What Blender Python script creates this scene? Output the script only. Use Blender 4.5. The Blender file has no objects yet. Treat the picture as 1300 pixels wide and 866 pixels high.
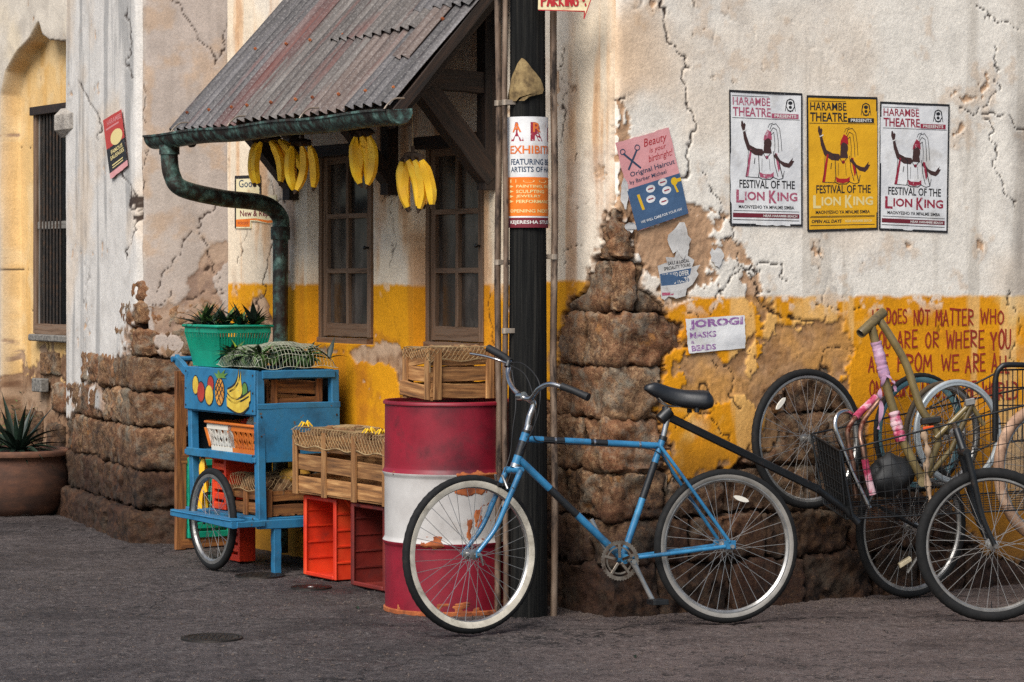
import bpy, bmesh, math, random
import numpy as np
from mathutils import Vector, Matrix, geometry
random.seed(7)
rnd = random.random
def ru(a, b): return a + (b - a) * random.random()
SC = bpy.context.scene
COL = SC.collection
# ------------------------------------------------------------------ camera
FP, HC, HY, CX = 3370.0, 1.52, 350.0, 650.0      # focal length in photo pixels, eye height, horizon row, centre column
cam_d = bpy.data.cameras.new("camera"); cam = bpy.data.objects.new("camera", cam_d); COL.objects.link(cam)
cam_d.sensor_width = 36.0; cam_d.lens = FP / 1300.0 * 36.0
cam_d.shift_y = -(433.0 - HY) / 1300.0
cam_d.clip_end = 3000.0
cam.location = (0, 0, HC); cam.rotation_euler = (math.radians(90), 0, 0)
SC.camera = cam
# ------------------------------------------------------------------ sky and sun (soft, hazy daylight from the upper left)
SUN_EL, SUN_AZ = math.radians(46), math.radians(-155)    # azimuth measured from +Y, clockwise
world = bpy.data.worlds.new("World"); SC.world = world; world.use_nodes = True
nt = world.node_tree; nt.nodes.clear()
sky = nt.nodes.new("ShaderNodeTexSky"); sky.sky_type = 'NISHITA'; sky.sun_disc = False
sky.sun_elevation = SUN_EL; sky.sun_rotation = SUN_AZ
sky.air_density = 1.0; sky.dust_density = 2.0; sky.ozone_density = 0.6
bg = nt.nodes.new("ShaderNodeBackground"); bg.inputs[1].default_value = 0.085
wo = nt.nodes.new("ShaderNodeOutputWorld")
nt.links.new(sky.outputs[0], bg.inputs[0]); nt.links.new(bg.outputs[0], wo.inputs[0])
sun_d = bpy.data.lights.new("sun", 'SUN'); sun = bpy.data.objects.new("sun", sun_d); COL.objects.link(sun)
sun_d.energy = 3.0; sun_d.angle = math.radians(36); sun_d.color = (1.0, 0.97, 0.925)
_sd = Vector((math.sin(SUN_AZ) * math.cos(SUN_EL), math.cos(SUN_AZ) * math.cos(SUN_EL), math.sin(SUN_EL)))
sun.rotation_euler = _sd.to_track_quat('Z', 'Y').to_euler(); sun.location = (-6, -4, 9)
SC.view_settings.view_transform = 'Standard'; SC.view_settings.look = 'None'
SC.view_settings.exposure = 0.6; SC.view_settings.gamma = 1.0
SC.render.engine = 'CYCLES'
try:
    SC.cycles.use_denoising = False; SC.cycles.max_bounces = 6
except Exception: pass

# ------------------------------------------------------------------ measuring helpers
def PP(px, py, Z):
    "world point at depth Z that the photo shows at (px, py)"
    return Vector(((px - CX) / FP * Z, Z, HC - (py - HY) / FP * Z))
def proj(P):
    return CX + FP * P[..., 0] / P[..., 1], HY + FP * (HC - P[..., 2]) / P[..., 1]
class Wall:
    def __init__(s, o, u, n): s.o = Vector((o[0], o[1], 0)); s.u = Vector((u[0], u[1], 0)).normalized(); s.n = Vector((n[0], n[1], 0)).normalized()
    def pt(s, a, z, d=0.0): return s.o + s.u * a + s.n * d + Vector((0, 0, z))
    def a_at(s, px, d=0.0):
        r = (px - CX) / FP; b = s.o + s.n * d
        return (r * b.y - b.x) / (s.u.x - r * s.u.y)
    def az(s, px, py, d=0.0):
        a = s.a_at(px, d); Z = (s.o + s.u * a + s.n * d).y
        return a, HC - (py - HY) / FP * Z
    def pp(s, px, py, d=0.0): a, z = s.az(px, py, d); return s.pt(a, z, d)
C0 = (0.456, 11.83)
cT, sT = math.cos(math.radians(32.2)), math.sin(math.radians(32.2))
WR = Wall(C0, (cT, sT), (sT, -cT))          # long wall with the posters, recedes to the right
WL = Wall(C0, (-sT, cT), (-cT, -sT))        # wall with the windows, recedes to the left
UR, UL = WR.u, WL.u
ZV = Vector((0, 0, 1))

# ------------------------------------------------------------------ noise
def _hash(ix, iy, iz, seed):
    h = (ix.astype(np.int64) * 374761393 + iy.astype(np.int64) * 668265263 + iz.astype(np.int64) * 2147483647 + seed * 974634777) & 0xffffffff
    h = ((h ^ (h >> 13)) * 1274126177) & 0xffffffff
    h = (h ^ (h >> 16)) * 2246822519 & 0xffffffff
    return ((h ^ (h >> 15)) & 0xffffff) / float(0xffffff)
def vn(x, y, z=0.0, seed=0):
    x, y, z = np.broadcast_arrays(np.asarray(x, float), np.asarray(y, float), np.asarray(z, float))
    ix, iy, iz = np.floor(x), np.floor(y), np.floor(z)
    fx, fy, fz = x - ix, y - iy, z - iz
    fx, fy, fz = [f * f * f * (f * (f * 6 - 15) + 10) for f in (fx, fy, fz)]
    r = 0
    for dz in (0, 1):
        wz = fz if dz else 1 - fz
        for dy in (0, 1):
            wy = fy if dy else 1 - fy
            for dx in (0, 1):
                wx = fx if dx else 1 - fx
                r = r + wx * wy * wz * _hash(ix + dx, iy + dy, iz + dz, seed)
    return r * 2 - 1
def fbm(x, y, z=0.0, o=4, seed=0, gain=0.5):
    a, t, r = 1.0, 0.0, 0
    for k in range(o):
        r = r + a * vn(np.asarray(x) * 2 ** k + 17.3 * k, np.asarray(y) * 2 ** k + 9.1 * k, np.asarray(z) * 2 ** k, seed + k)
        t += a; a *= gain
    return r / t * 1.6
def sst(a, b, x): t = np.clip((x - a) / (b - a), 0, 1); return t * t * (3 - 2 * t)
def poly_sd(px, py, poly):
    "signed distance to a polygon, positive inside"
    P = np.array(poly, float); d = np.full(px.shape, 1e9); ins = np.zeros(px.shape, bool)
    for i in range(len(P)):
        a, b = P[i], P[(i + 1) % len(P)]; e = b - a
        wx, wy = px - a[0], py - a[1]
        t = np.clip((wx * e[0] + wy * e[1]) / (e @ e + 1e-9), 0, 1)
        d = np.minimum(d, (wx - e[0] * t) ** 2 + (wy - e[1] * t) ** 2)
        c = (a[1] > py) != (b[1] > py)
        with np.errstate(divide='ignore', invalid='ignore'):
            xi = a[0] + (py - a[1]) * e[0] / (e[1] if e[1] != 0 else 1e-9)
        ins ^= c & (px < xi)
    return np.where(ins, 1, -1) * np.sqrt(d)
def line_d(px, py, pts):
    P = np.array(pts, float); d = np.full(px.shape, 1e9)
    for i in range(len(P) - 1):
        a, b = P[i], P[i + 1]; e = b - a
        wx, wy = px - a[0], py - a[1]
        t = np.clip((wx * e[0] + wy * e[1]) / (e @ e + 1e-9), 0, 1)
        d = np.minimum(d, (wx - e[0] * t) ** 2 + (wy - e[1] * t) ** 2)
    return np.sqrt(d)

# ------------------------------------------------------------------ materials
def hx(h, k=1.0):
    h = h.lstrip('#'); v = [int(h[i:i + 2], 16) / 255 for i in (0, 2, 4)]
    return tuple(min(1, (c / 12.92 if c <= .04045 else ((c + .055) / 1.055) ** 2.4) * k) for c in v) + (1,)
class NT:
    def __init__(s, name):
        s.m = bpy.data.materials.new(name); s.m.use_nodes = True; s.t = s.m.node_tree; s.t.nodes.clear()
        s.out = s.n("ShaderNodeOutputMaterial"); s.b = s.n("ShaderNodeBsdfPrincipled"); s.l(s.b.outputs[0], s.out.inputs[0])
    def n(s, k, **kw):
        n = s.t.nodes.new(k)
        for a, v in kw.items(): setattr(n, a, v)
        return n
    def l(s, a, b): s.t.links.new(a, b)
    def val(s, sock, v):
        if hasattr(v, 'links') or isinstance(v, bpy.types.NodeSocket): s.l(v, sock)
        elif sock.type == 'RGBA' and not hasattr(v, '__len__'): sock.default_value = (v, v, v, 1)
        else: sock.default_value = v
    def noise(s, vec, scale, detail=6, rough=.6, dist=0):
        n = s.n("ShaderNodeTexNoise"); s.l(vec, n.inputs['Vector']); n.inputs['Scale'].default_value = scale
        n.inputs['Detail'].default_value = detail; n.inputs['Roughness'].default_value = rough; n.inputs['Distortion'].default_value = dist
        return n.outputs[0]
    def ramp(s, f, stops):
        n = s.n("ShaderNodeValToRGB"); e = n.color_ramp.elements
        while len(e) < len(stops): e.new(.5)
        for i, (p, c) in enumerate(stops): e[i].position = p; e[i].color = c if hasattr(c, '__len__') else (c, c, c, 1)
        s.l(f, n.inputs[0]); return n.outputs[0]
    def mix(s, f, a, b, mode='MIX'):
        n = s.n("ShaderNodeMix", data_type='RGBA', blend_type=mode); n.clamp_factor = True
        s.val(n.inputs[0], f); s.val(n.inputs[6], a); s.val(n.inputs[7], b); return n.outputs[2]
    def mth(s, op, a, b=0.0):
        n = s.n("ShaderNodeMath", operation=op); s.val(n.inputs[0], a); s.val(n.inputs[1], b); return n.outputs[0]
    def bump(s, h, strength=.3, dist=.01, nrm=None):
        n = s.n("ShaderNodeBump"); n.inputs['Strength'].default_value = strength; n.inputs['Distance'].default_value = dist
        s.l(h, n.inputs['Height'])
        if nrm: s.l(nrm, n.inputs['Normal'])
        return n.outputs[0]
    def coord(s, stretch=(1, 1, 1), rand=True):
        tc = s.n("ShaderNodeTexCoord"); mp = s.n("ShaderNodeMapping"); mp.inputs['Scale'].default_value = stretch
        s.l(tc.outputs['Object'], mp.inputs['Vector'])
        if not rand: return mp.outputs[0]
        oi = s.n("ShaderNodeObjectInfo"); s.rand = oi.outputs['Random']
        ad = s.n("ShaderNodeVectorMath", operation='ADD'); sc = s.mth('MULTIPLY', oi.outputs['Random'], 31.7)
        cb = s.n("ShaderNodeCombineXYZ"); [s.l(sc, cb.inputs[i]) for i in range(3)]
        s.l(mp.outputs[0], ad.inputs[0]); s.l(cb.outputs[0], ad.inputs[1]); return ad.outputs[0]
def mat(name, cs, scale=6, stretch=(1, 1, 1), rough=.6, metal=0.0, bump=.15, bscale=60, bdist=.003, dirt=None, chips=None,
        rv=0.0, spec=.5, coat=0.0, lo=.3, hi=.7, dist=0, sss=0, rough_var=.15):
    """cs: colours blended by noise; dirt: (colour, scale, lo, hi) over it; chips: (colour, scale, lo, hi, metal?) sharp flakes; rv: value change from object to object"""
    s = NT(name); v = s.coord(stretch); f = s.noise(v, scale, 8, .62, dist)
    n = len(cs); c = s.ramp(f, [(lo + (hi - lo) * i / max(1, n - 1), x) for i, x in enumerate(cs)]) if n > 1 else cs[0]
    r = s.mth('ADD', s.mth('MULTIPLY', s.noise(v, scale * 2.3, 4), rough_var * 2), rough - rough_var)
    if dirt:
        m = s.ramp(s.noise(v, dirt[1], 9, .7), [(dirt[2], 0), (dirt[3], 1)]); c = s.mix(m, c, dirt[0]); r = s.mix(m, r, .85)
    if chips:
        m = s.ramp(s.noise(v, chips[1], 10, .72), [(chips[2], 0), (chips[3], 1)]); c = s.mix(m, c, chips[0]); r = s.mix(m, r, .8)
    if rv:
        k = s.mth('ADD', s.mth('MULTIPLY', s.rand, 2 * rv), 1 - rv); cb = s.n("ShaderNodeCombineColor"); [s.l(k, cb.inputs[i]) for i in range(3)]
        c = s.mix(1.0, c, cb.outputs[0], 'MULTIPLY')
    s.val(s.b.inputs['Base Color'], c); s.val(s.b.inputs['Roughness'], r)
    s.b.inputs['Metallic'].default_value = metal; s.b.inputs['Specular IOR Level'].default_value = spec
    s.b.inputs['Coat Weight'].default_value = coat
    if sss: s.b.inputs['Subsurface Weight'].default_value = sss; s.b.inputs['Subsurface Scale'].default_value = .01
    if bump: s.l(s.bump(s.noise(v, bscale, 6, .65), bump, bdist), s.b.inputs['Normal'])
    return s.m

# ------------------------------------------------------------------ mesh builder
WM = {}
class MB:
    def __init__(s): s.v, s.f, s.mi, s.cur = [], [], [], 0
    def add(s, vs, fs):
        k = len(s.v); s.v += [tuple(p) for p in vs]; s.f += [tuple(i + k for i in f) for f in fs]; s.mi += [s.cur] * len(fs); return s
    def quad(s, a, b, c, d): return s.add([a, b, c, d], [(0, 1, 2, 3)])
    def box(s, o, x, y, z, bev=0.0):
        "box from corner o with edge vectors x, y, z; bev cuts the edges"
        o, x, y, z = map(Vector, (o, x, y, z))
        if bev <= 0:
            P = [o + x * i + y * j + z * k for k in (0, 1) for j in (0, 1) for i in (0, 1)]
            return s.add(P, [(0, 2, 3, 1), (4, 5, 7, 6), (0, 1, 5, 4), (2, 6, 7, 3), (0, 4, 6, 2), (1, 3, 7, 5)])
        ax = [x.normalized(), y.normalized(), z.normalized()]; L = [x.length, y.length, z.length]; b = min(bev, min(L) * .45)
        c = o + (x + y + z) / 2; P = []; idx = {}
        for sx in (-1, 1):
            for sy in (-1, 1):
                for sz in (-1, 1):
                    sg = (sx, sy, sz)
                    for m in range(3):
                        q = c.copy()
                        for i in range(3): q += ax[i] * sg[i] * (L[i] / 2 - (0 if i == m else b))
                        idx[(sg, m)] = len(P); P.append(q)
        F = []
        for m in range(3):
            i, j = [(1, 2), (2, 0), (0, 1)][m]
            for sg in (-1, 1):
                cyc = []
                for a, bb in ((-1, -1), (1, -1), (1, 1), (-1, 1)):
                    t = [0, 0, 0]; t[m] = sg; t[i] = a; t[j] = bb; cyc.append(idx[(tuple(t), m)])
                F.append(cyc if sg > 0 else cyc[::-1])
        for m in range(3):                       # edge strips along axis m
            i, j = [(1, 2), (2, 0), (0, 1)][m]
            for a in (-1, 1):
                for bb in (-1, 1):
                    t0 = [0, 0, 0]; t1 = [0, 0, 0]; t0[m] = -1; t1[m] = 1
                    for t in (t0, t1): t[i] = a; t[j] = bb
                    t0, t1 = tuple(t0), tuple(t1)
                    q = [idx[(t0, i)], idx[(t1, i)], idx[(t1, j)], idx[(t0, j)]]; F.append(q if a * bb > 0 else q[::-1])
        for sg in [(a, bb, cc) for a in (-1, 1) for bb in (-1, 1) for cc in (-1, 1)]:
            q = [idx[(sg, 0)], idx[(sg, 1)], idx[(sg, 2)]]; F.append(q if sg[0] * sg[1] * sg[2] > 0 else q[::-1])
        return s.add(P, F)
    def tube(s, pts, r, seg=8, closed=False, cap=True, flat=1.0, up=None):
        pts = [Vector(p) for p in pts]; n = len(pts); R = r if hasattr(r, '__len__') else [r] * n
        T = []
        for i in range(n):
            a = pts[(i - 1) % n] if (closed or i > 0) else pts[i]; b = pts[(i + 1) % n] if (closed or i < n - 1) else pts[i]
            t = b - a; T.append(t.normalized() if t.length > 1e-9 else Vector((0, 0, 1)))
        N = (Vector(up) if up is not None else (ZV if abs(T[0].z) < .9 else Vector((1, 0, 0)))); N = (N - T[0] * N.dot(T[0])).normalized()
        V = []
        for i in range(n):
            if i: 
                N = N - T[i] * N.dot(T[i]); N = N.normalized() if N.length > 1e-6 else T[i].orthogonal().normalized()
            B = T[i].cross(N)
            for k in range(seg):
                a = 2 * math.pi * k / seg; V.append(pts[i] + (N * math.cos(a) * flat + B * math.sin(a)) * R[i])
        F = []; m = n if closed else n - 1
        for i in range(m):
            for k in range(seg):
                a, b = i * seg + k, i * seg + (k + 1) % seg; c, d = ((i + 1) % n) * seg + (k + 1) % seg, ((i + 1) % n) * seg + k
                F.append((a, b, c, d))
        if cap and not closed: F.append(tuple(range(seg))[::-1]); F.append(tuple((n - 1) * seg + k for k in range(seg)))
        return s.add(V, F)
    def lathe(s, prof, o=(0, 0, 0), ax=(0, 0, 1), seg=32, wob=None):
        "revolve (radius, height) pairs round axis ax through o"
        o, ax = Vector(o), Vector(ax).normalized(); N = ax.orthogonal().normalized()
        if abs(ax.z) > .99: N = Vector((1, 0, 0))
        B = ax.cross(N); V = []; n = len(prof)
        for r, h in prof:
            for k in range(seg):
                a = 2 * math.pi * k / seg; rr = r * (wob(a, h) if wob else 1); V.append(o + ax * h + (N * math.cos(a) + B * math.sin(a)) * rr)
        F = [(i * seg + k, i * seg + (k + 1) % seg, (i + 1) * seg + (k + 1) % seg, (i + 1) * seg + k) for i in range(n - 1) for k in range(seg)]
        return s.add(V, F)
    def ball(s, c, r, su=12, sv=8, jit=0, sc=(1, 1, 1)):
        c = Vector(c); V = []; F = []
        for j in range(sv + 1):
            t = math.pi * j / sv
            for i in range(su):
                p = 2 * math.pi * i / su; q = Vector((math.sin(t) * math.cos(p) * sc[0], math.sin(t) * math.sin(p) * sc[1], math.cos(t) * sc[2])) * r
                V.append(c + q * (1 + (ru(-jit, jit) if 0 < j < sv else 0)))
        for j in range(sv):
            for i in range(su): F.append((j * su + i, (j + 1) * su + i, (j + 1) * su + (i + 1) % su, j * su + (i + 1) % su))
        return s.add(V, F)
    def poly(s, P, up=None):
        "flat polygon, any outline"
        t = geometry.tessellate_polygon([[Vector(p) for p in P]]); return s.add(P, [tuple(x) for x in t])
def crom(pts, n=6, closed=False):
    P = [Vector(p) for p in pts]; out = []; m = len(P)
    for i in range(m if closed else m - 1):
        a = P[(i - 1) % m] if (closed or i) else P[0] * 2 - P[1]; b = P[i]; c = P[(i + 1) % m]; d = P[(i + 2) % m] if (closed or i < m - 2) else P[-1] * 2 - P[-2]
        for k in range(n):
            t = k / n; out.append(.5 * ((2 * b) + (c - a) * t + (2 * a - 5 * b + 4 * c - d) * t * t + (3 * b - a - 3 * c + d) * t ** 3))
    if not closed: out.append(P[-1])
    return out
def wm(o): return WM.get(o.name, Matrix.Identity(4))
def props(o, label=None, cat=None, group=None, kind=None):
    if label: o['label'] = label
    if cat: o['category'] = cat
    if group: o['group'] = group
    if kind: o['kind'] = kind
    return o
def thing(name, label, cat, loc=(0, 0, 0), rz=0.0, group=None):
    o = bpy.data.objects.new(name, None); COL.objects.link(o); o.empty_display_size = .1
    o.location = loc; o.rotation_euler = (0, 0, rz); WM[o.name] = Matrix.Translation(Vector(loc)) @ Matrix.Rotation(rz, 4, 'Z')
    return props(o, label, cat, group)
def link(name, me, parent=None, M=None):
    "link mesh me; M is its world matrix"
    o = bpy.data.objects.new(name, me); COL.objects.link(o)
    M = M if M is not None else (wm(parent) if parent else Matrix.Identity(4))
    WM[o.name] = M
    if parent: o.parent = parent; o.matrix_basis = wm(parent).inverted() @ M
    else: o.matrix_basis = M
    return o
def mesh_of(name, mb, mats, smooth=35, inv=None):
    me = bpy.data.meshes.new(name); V = mb.v
    if inv is not None: V = [tuple(inv @ Vector(p)) for p in V]
    me.from_pydata(V, [], mb.f)
    for m in (mats if isinstance(mats, (list, tuple)) else [mats]): me.materials.append(m)
    if any(mb.mi): me.polygons.foreach_set('material_index', mb.mi)
    me.update()
    if smooth: me.shade_smooth(); me.set_sharp_from_angle(angle=math.radians(smooth))
    return me
def build(name, mb, mats, parent=None, smooth=35, origin=None, fix=False):
    "world-space builder contents as one object; origin: where its own origin sits"
    M = Matrix.Translation(Vector(origin)) if origin is not None else (wm(parent) if parent else Matrix.Identity(4))
    me = mesh_of(name, mb, mats, smooth, M.inverted())
    if fix:
        bm = bmesh.new(); bm.from_mesh(me); bmesh.ops.recalc_face_normals(bm, faces=bm.faces); bm.to_mesh(me); bm.free()
    return link(name, me, parent, M)
_pc = {}
def piece(name, a, b, w, t, up, m, parent=None, bev=.002, warp=.0015, sub=6):
    "sawn timber from a to b (grain along it), w across in the direction up, t thick"
    a, b, up = Vector(a), Vector(b), Vector(up); X = (b - a); L = X.length; X.normalize()
    Y = (up - X * up.dot(X)).normalized(); Z = X.cross(Y); var = random.randrange(3)
    k = (round(L, 2), round(w, 3), round(t, 3), m.name, var)
    if k not in _pc:
        mb = MB(); V = []; F = []; n = sub; b_ = min(bev, t * .3, w * .3)
        ring = [(-w / 2 + b_, -t / 2), (w / 2 - b_, -t / 2), (w / 2, -t / 2 + b_), (w / 2, t / 2 - b_), (w / 2 - b_, t / 2), (-w / 2 + b_, t / 2), (-w / 2, t / 2 - b_), (-w / 2, -t / 2 + b_)]
        for i in range(n + 1):
            x = L * i / n; dy, dz = ru(-warp, warp), ru(-warp, warp); s_ = 1 + ru(-.02, .02)
            for y, z in ring: V.append((x, y * s_ + dy, z + dz))
        for i in range(n):
            for j in range(8): F.append((i * 8 + j, (i + 1) * 8 + j, (i + 1) * 8 + (j + 1) % 8, i * 8 + (j + 1) % 8))
        F.append(tuple(range(8))); F.append(tuple(n * 8 + j for j in range(8))[::-1])
        mb.add(V, F); _pc[k] = mesh_of(name, mb, m, 40)
    M = Matrix((( X.x, Y.x, Z.x, a.x), (X.y, Y.y, Z.y, a.y), (X.z, Y.z, Z.z, a.z), (0, 0, 0, 1)))
    return link(name, _pc[k], parent, M)
def grid_mesh(name, P, mats, parent=None, col=None, keep=None, smooth=True, flip=False):
    "P: (n, m, 3) array of world points; col: (n, m, 3) colours; keep: (n-1, m-1) mask"
    n, m = P.shape[:2]; idx = np.arange(n * m).reshape(n, m)
    q = np.stack([idx[:-1, :-1], idx[1:, :-1], idx[1:, 1:], idx[:-1, 1:]], -1)
    if flip: q = q[..., ::-1]
    q = q[keep] if keep is not None else q.reshape(-1, 4)
    me = bpy.data.meshes.new(name); V = P.reshape(-1, 3)
    if parent is not None:
        A = np.array(wm(parent).inverted()); V = V @ A[:3, :3].T + A[:3, 3]
    used = np.unique(q); rem = -np.ones(n * m, int); rem[used] = np.arange(len(used)); q = rem[q]; V = V[used]
    me.vertices.add(len(V)); me.vertices.foreach_set('co', V.astype(np.float32).ravel())
    me.loops.add(q.size); me.loops.foreach_set('vertex_index', q.astype(np.int32).ravel())
    me.polygons.add(len(q)); me.polygons.foreach_set('loop_start', np.arange(0, q.size, 4, dtype=np.int32))
    me.update(calc_edges=True); me.validate()
    if col is not None:
        a = me.color_attributes.new('Col', 'FLOAT_COLOR', 'POINT'); c = np.ones((len(V), 4), np.float32); c[:, :3] = col.reshape(-1, 3)[used]
        a.data.foreach_set('color', c.ravel())
    for x in (mats if isinstance(mats, (list, tuple)) else [mats]): me.materials.append(x)
    if smooth: me.shade_smooth()
    return link(name, me, parent)
# ------------------------------------------------------------------ material library
def m_attr(name, fine=80, bump=.5, rough=.9, spec=.25, pits=0.0, var=.28):
    "albedo from the mesh's paint colours, broken up by fine noise"
    s = NT(name); v = s.coord((1, 1, 1), False); at = s.n("ShaderNodeAttribute"); at.attribute_name = 'Col'
    f = s.noise(v, fine, 8, .7); k = s.ramp(f, [(.25, 1 - var), (.75, 1 + var * .5)])
    g = s.noise(v, 7, 6, .6); k2 = s.ramp(g, [(.3, .86), (.7, 1.06)])
    c = s.mix(1, s.mix(1, at.outputs['Color'], k, 'MULTIPLY'), k2, 'MULTIPLY')
    s.l(c, s.b.inputs['Base Color']); s.b.inputs['Roughness'].default_value = rough; s.b.inputs['Specular IOR Level'].default_value = spec
    h = s.mth('ADD', s.noise(v, 45, 8, .7), s.mth('MULTIPLY', s.noise(v, 220, 4, .6), .4))
    s.l(s.bump(h, bump, .006), s.b.inputs['Normal']); return s.m
M_PLASTER = m_attr("painted_plaster")
def m_stone(name, dark=1.0):
    s = NT(name); v = s.coord((1, 1, 1), True)
    a = s.ramp(s.noise(v, 5, 8, .65), [(.3, hx('#35241a', dark)), (.5, hx('#7a5a40', dark)), (.68, hx('#ab8f6c', dark))])
    b = s.ramp(s.noise(v, 45, 8, .75), [(.38, hx('#20140d', dark)), (.5, hx('#7f5c3e', dark)), (.62, hx('#c7a67c', dark))])
    c = s.mix(.55, a, b); c = s.mix(s.ramp(s.noise(v, 2.5, 5), [(.45, 0), (.62, 1)]), c, s.mix(.5, c, hx('#7a4423', dark))); c = s.mix(s.ramp(s.noise(v, 6.5, 7, .7), [(.50, 0), (.64, .75)]), c, hx('#8d8676', dark)); c = s.mix(s.ramp(s.noise(v, 4.1, 8, .75), [(.34, .85), (.46, 0)]), c, hx('#1a120d')); c = s.mix(s.ramp(s.noise(v, 9, 8, .7), [(.60, 0), (.68, .7)]), c, hx('#a5713a', dark))
    vo = s.n("ShaderNodeTexVoronoi"); s.l(v, vo.inputs['Vector']); vo.inputs['Scale'].default_value = 110
    pit = s.ramp(vo.outputs['Distance'], [(.05, 0), (.3, 1)])
    c = s.mix(pit, s.mix(.6, c, hx('#1c120c')), c)
    k = s.mth('ADD', s.mth('MULTIPLY', s.rand, .5), .75); cb = s.n("ShaderNodeCombineColor"); [s.l(k, cb.inputs[i]) for i in range(3)]
    c = s.mix(1, c, cb.outputs[0], 'MULTIPLY')
    # grime climbing from the ground: real dirt on the lowest courses
    tc = s.n("ShaderNodeNewGeometry"); sp = s.n("ShaderNodeSeparateXYZ"); s.l(tc.outputs['Position'], sp.inputs[0])
    gz = s.mth('ADD', sp.outputs[2], s.mth('MULTIPLY', s.noise(v, 4, 5), .5)); gm = s.ramp(gz, [(.55, 1), (1.25, 0)])
    c = s.mix(s.mth('MULTIPLY', gm, .95), c, s.mix(1, c, hx('#75655a'), 'MULTIPLY'))
    s.l(c, s.b.inputs['Base Color']); s.b.inputs['Roughness'].default_value = .82; s.b.inputs['Specular IOR Level'].default_value = .35
    h = s.mth('ADD', s.mth('MULTIPLY', s.noise(v, 28, 9, .75), 1.0), s.mth('MULTIPLY', pit, .35))
    s.l(s.bump(h, .8, .014), s.b.inputs['Normal']); return s.m
M_STONE = m_stone("rough_stone", .8)
def wood(name, cs, gs=(2, 28, 28), rough=.75, bump=.4, **k): return mat(name, cs, scale=2.0, stretch=gs, rough=rough, bump=bump, bscale=2.2, bdist=.004, **k)
M_DARKWOOD = wood("dark_timber", [hx('#0e0906'), hx('#21150e'), hx('#382518')], rv=.15)
M_CRATE = wood("crate_wood", [hx('#4f341d'), hx('#8a5f36'), hx('#b58a58')], rv=.22, dirt=(hx('#3d2412'), 1.5, .56, .74))
M_CRATE2 = wood("old_crate_wood", [hx('#4a2c16'), hx('#7c4c24'), hx('#9c6934')], rv=.2, dirt=(hx('#2a170b'), 1.5, .52, .7))
M_FRAMEWOOD = wood("window_wood", [hx('#42301f'), hx('#6d5542'), hx('#8f7863')], rv=.12, dirt=(hx('#33261d'), 2, .5, .75))
M_POST = mat("tarred_post", [hx('#060606'), hx('#141413'), hx('#2c2a26')], scale=3, stretch=(22, 22, .6), rough=.85, spec=.2, bump=1.0, bscale=2.2, bdist=.014, dirt=(hx('#2e2d22'), 1.2, .62, .8))
M_GREYWOOD = wood("grey_wood", [hx('#3f3c38'), hx('#6a6660'), hx('#8b867d')])
M_PANE = mat("dusty_glass", [hx('#191614'), hx('#332d29'), hx('#5c544e')], scale=3.2, stretch=(2, 2, .8), rough=.2, bump=.03, spec=.5, rough_var=.12, rv=.2)
M_BLACKGLASS = mat("dark_glass", [hx('#0a0b0c'), hx('#16181a')], scale=3, rough=.25, bump=.02)
M_IRON = mat("rusty_iron", [hx('#171412'), hx('#2a221c'), hx('#45301f')], scale=20, rough=.7, metal=.3)
def m_roof(name, c1, c2, c3, rust):
    s = NT(name); v = s.coord((13, .8, 1.0), True); w = s.coord((1, 1, 1), True)
    f = s.noise(v, 1.6, 8, .7); c = s.ramp(f, [(.3, c1), (.5, c2), (.7, c3)])
    sp = s.ramp(s.noise(w, 90, 8, .8), [(.5, 0), (.66, 1)]); c = s.mix(s.mth('MULTIPLY', sp, .3), c, hx('#b9b4b0'))
    c = s.mix(s.ramp(s.noise(v, 1.1, 7, .7), [(rust, 0), (rust + .14, 1)]), c, s.mix(.5, hx('#6e3a30'), hx('#3a1f1a')))
    s.l(c, s.b.inputs['Base Color']); s.b.inputs['Metallic'].default_value = .25; s.b.inputs['Roughness'].default_value = .62
    s.l(s.bump(s.noise(w, 70, 7, .7), .35, .003), s.b.inputs['Normal']); return s.m
M_ROOF = [m_roof("galvanised_sheet", hx('#221f1e'), hx('#4a4440'), hx('#6c6661'), .54),
          m_roof("red_rusted_sheet", hx('#2a1c1a'), hx('#4f3734'), hx('#6c5c58'), .50),
          m_roof("dull_grey_sheet", hx('#201f1f'), hx('#413e3e'), hx('#625f60'), .60),
          m_roof("pinkish_sheet", hx('#2c2220'), hx('#54463f'), hx('#70645e'), .54)]
def m_copper():
    s = NT("weathered_copper"); v = s.coord((6, 6, 1), True); w = s.coord((1, 1, 1), True)
    c = s.ramp(s.noise(w, 16, 8, .7), [(.34, hx('#1c1613')), (.46, hx('#35332e')), (.56, hx('#4a665e')), (.70, hx('#86a69b'))])
    c = s.mix(s.ramp(s.noise(v, 4, 6), [(.5, 0), (.7, 1)]), c, hx('#33231b'))
    s.l(c, s.b.inputs['Base Color']); s.b.inputs['Metallic'].default_value = .35; s.b.inputs['Roughness'].default_value = .55
    s.l(s.bump(s.noise(w, 60, 6, .7), .3, .003), s.b.inputs['Normal']); return s.m
M_COPPER = m_copper()
M_CONDUIT = mat("weathered_conduit", [hx('#3c2e24'), hx('#6b5747'), hx('#8d7a68')], scale=5, stretch=(3, 3, .8), rough=.6, metal=.15, dirt=(hx('#241a14'), 6, .5, .62))
M_CLAMP = mat("clamp_metal", [hx('#8a7a6a'), hx('#b5a797')], scale=20, rough=.45, metal=.6)
M_BLUE = mat("cart_blue_paint", [hx('#184a66'), hx('#226a92'), hx('#3586ad')], scale=5, rough=.6, bump=.3, bscale=35, dirt=(hx('#17303f'), 5, .50, .72), chips=(hx('#5b4a3a'), 20, .645, .665))
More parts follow.
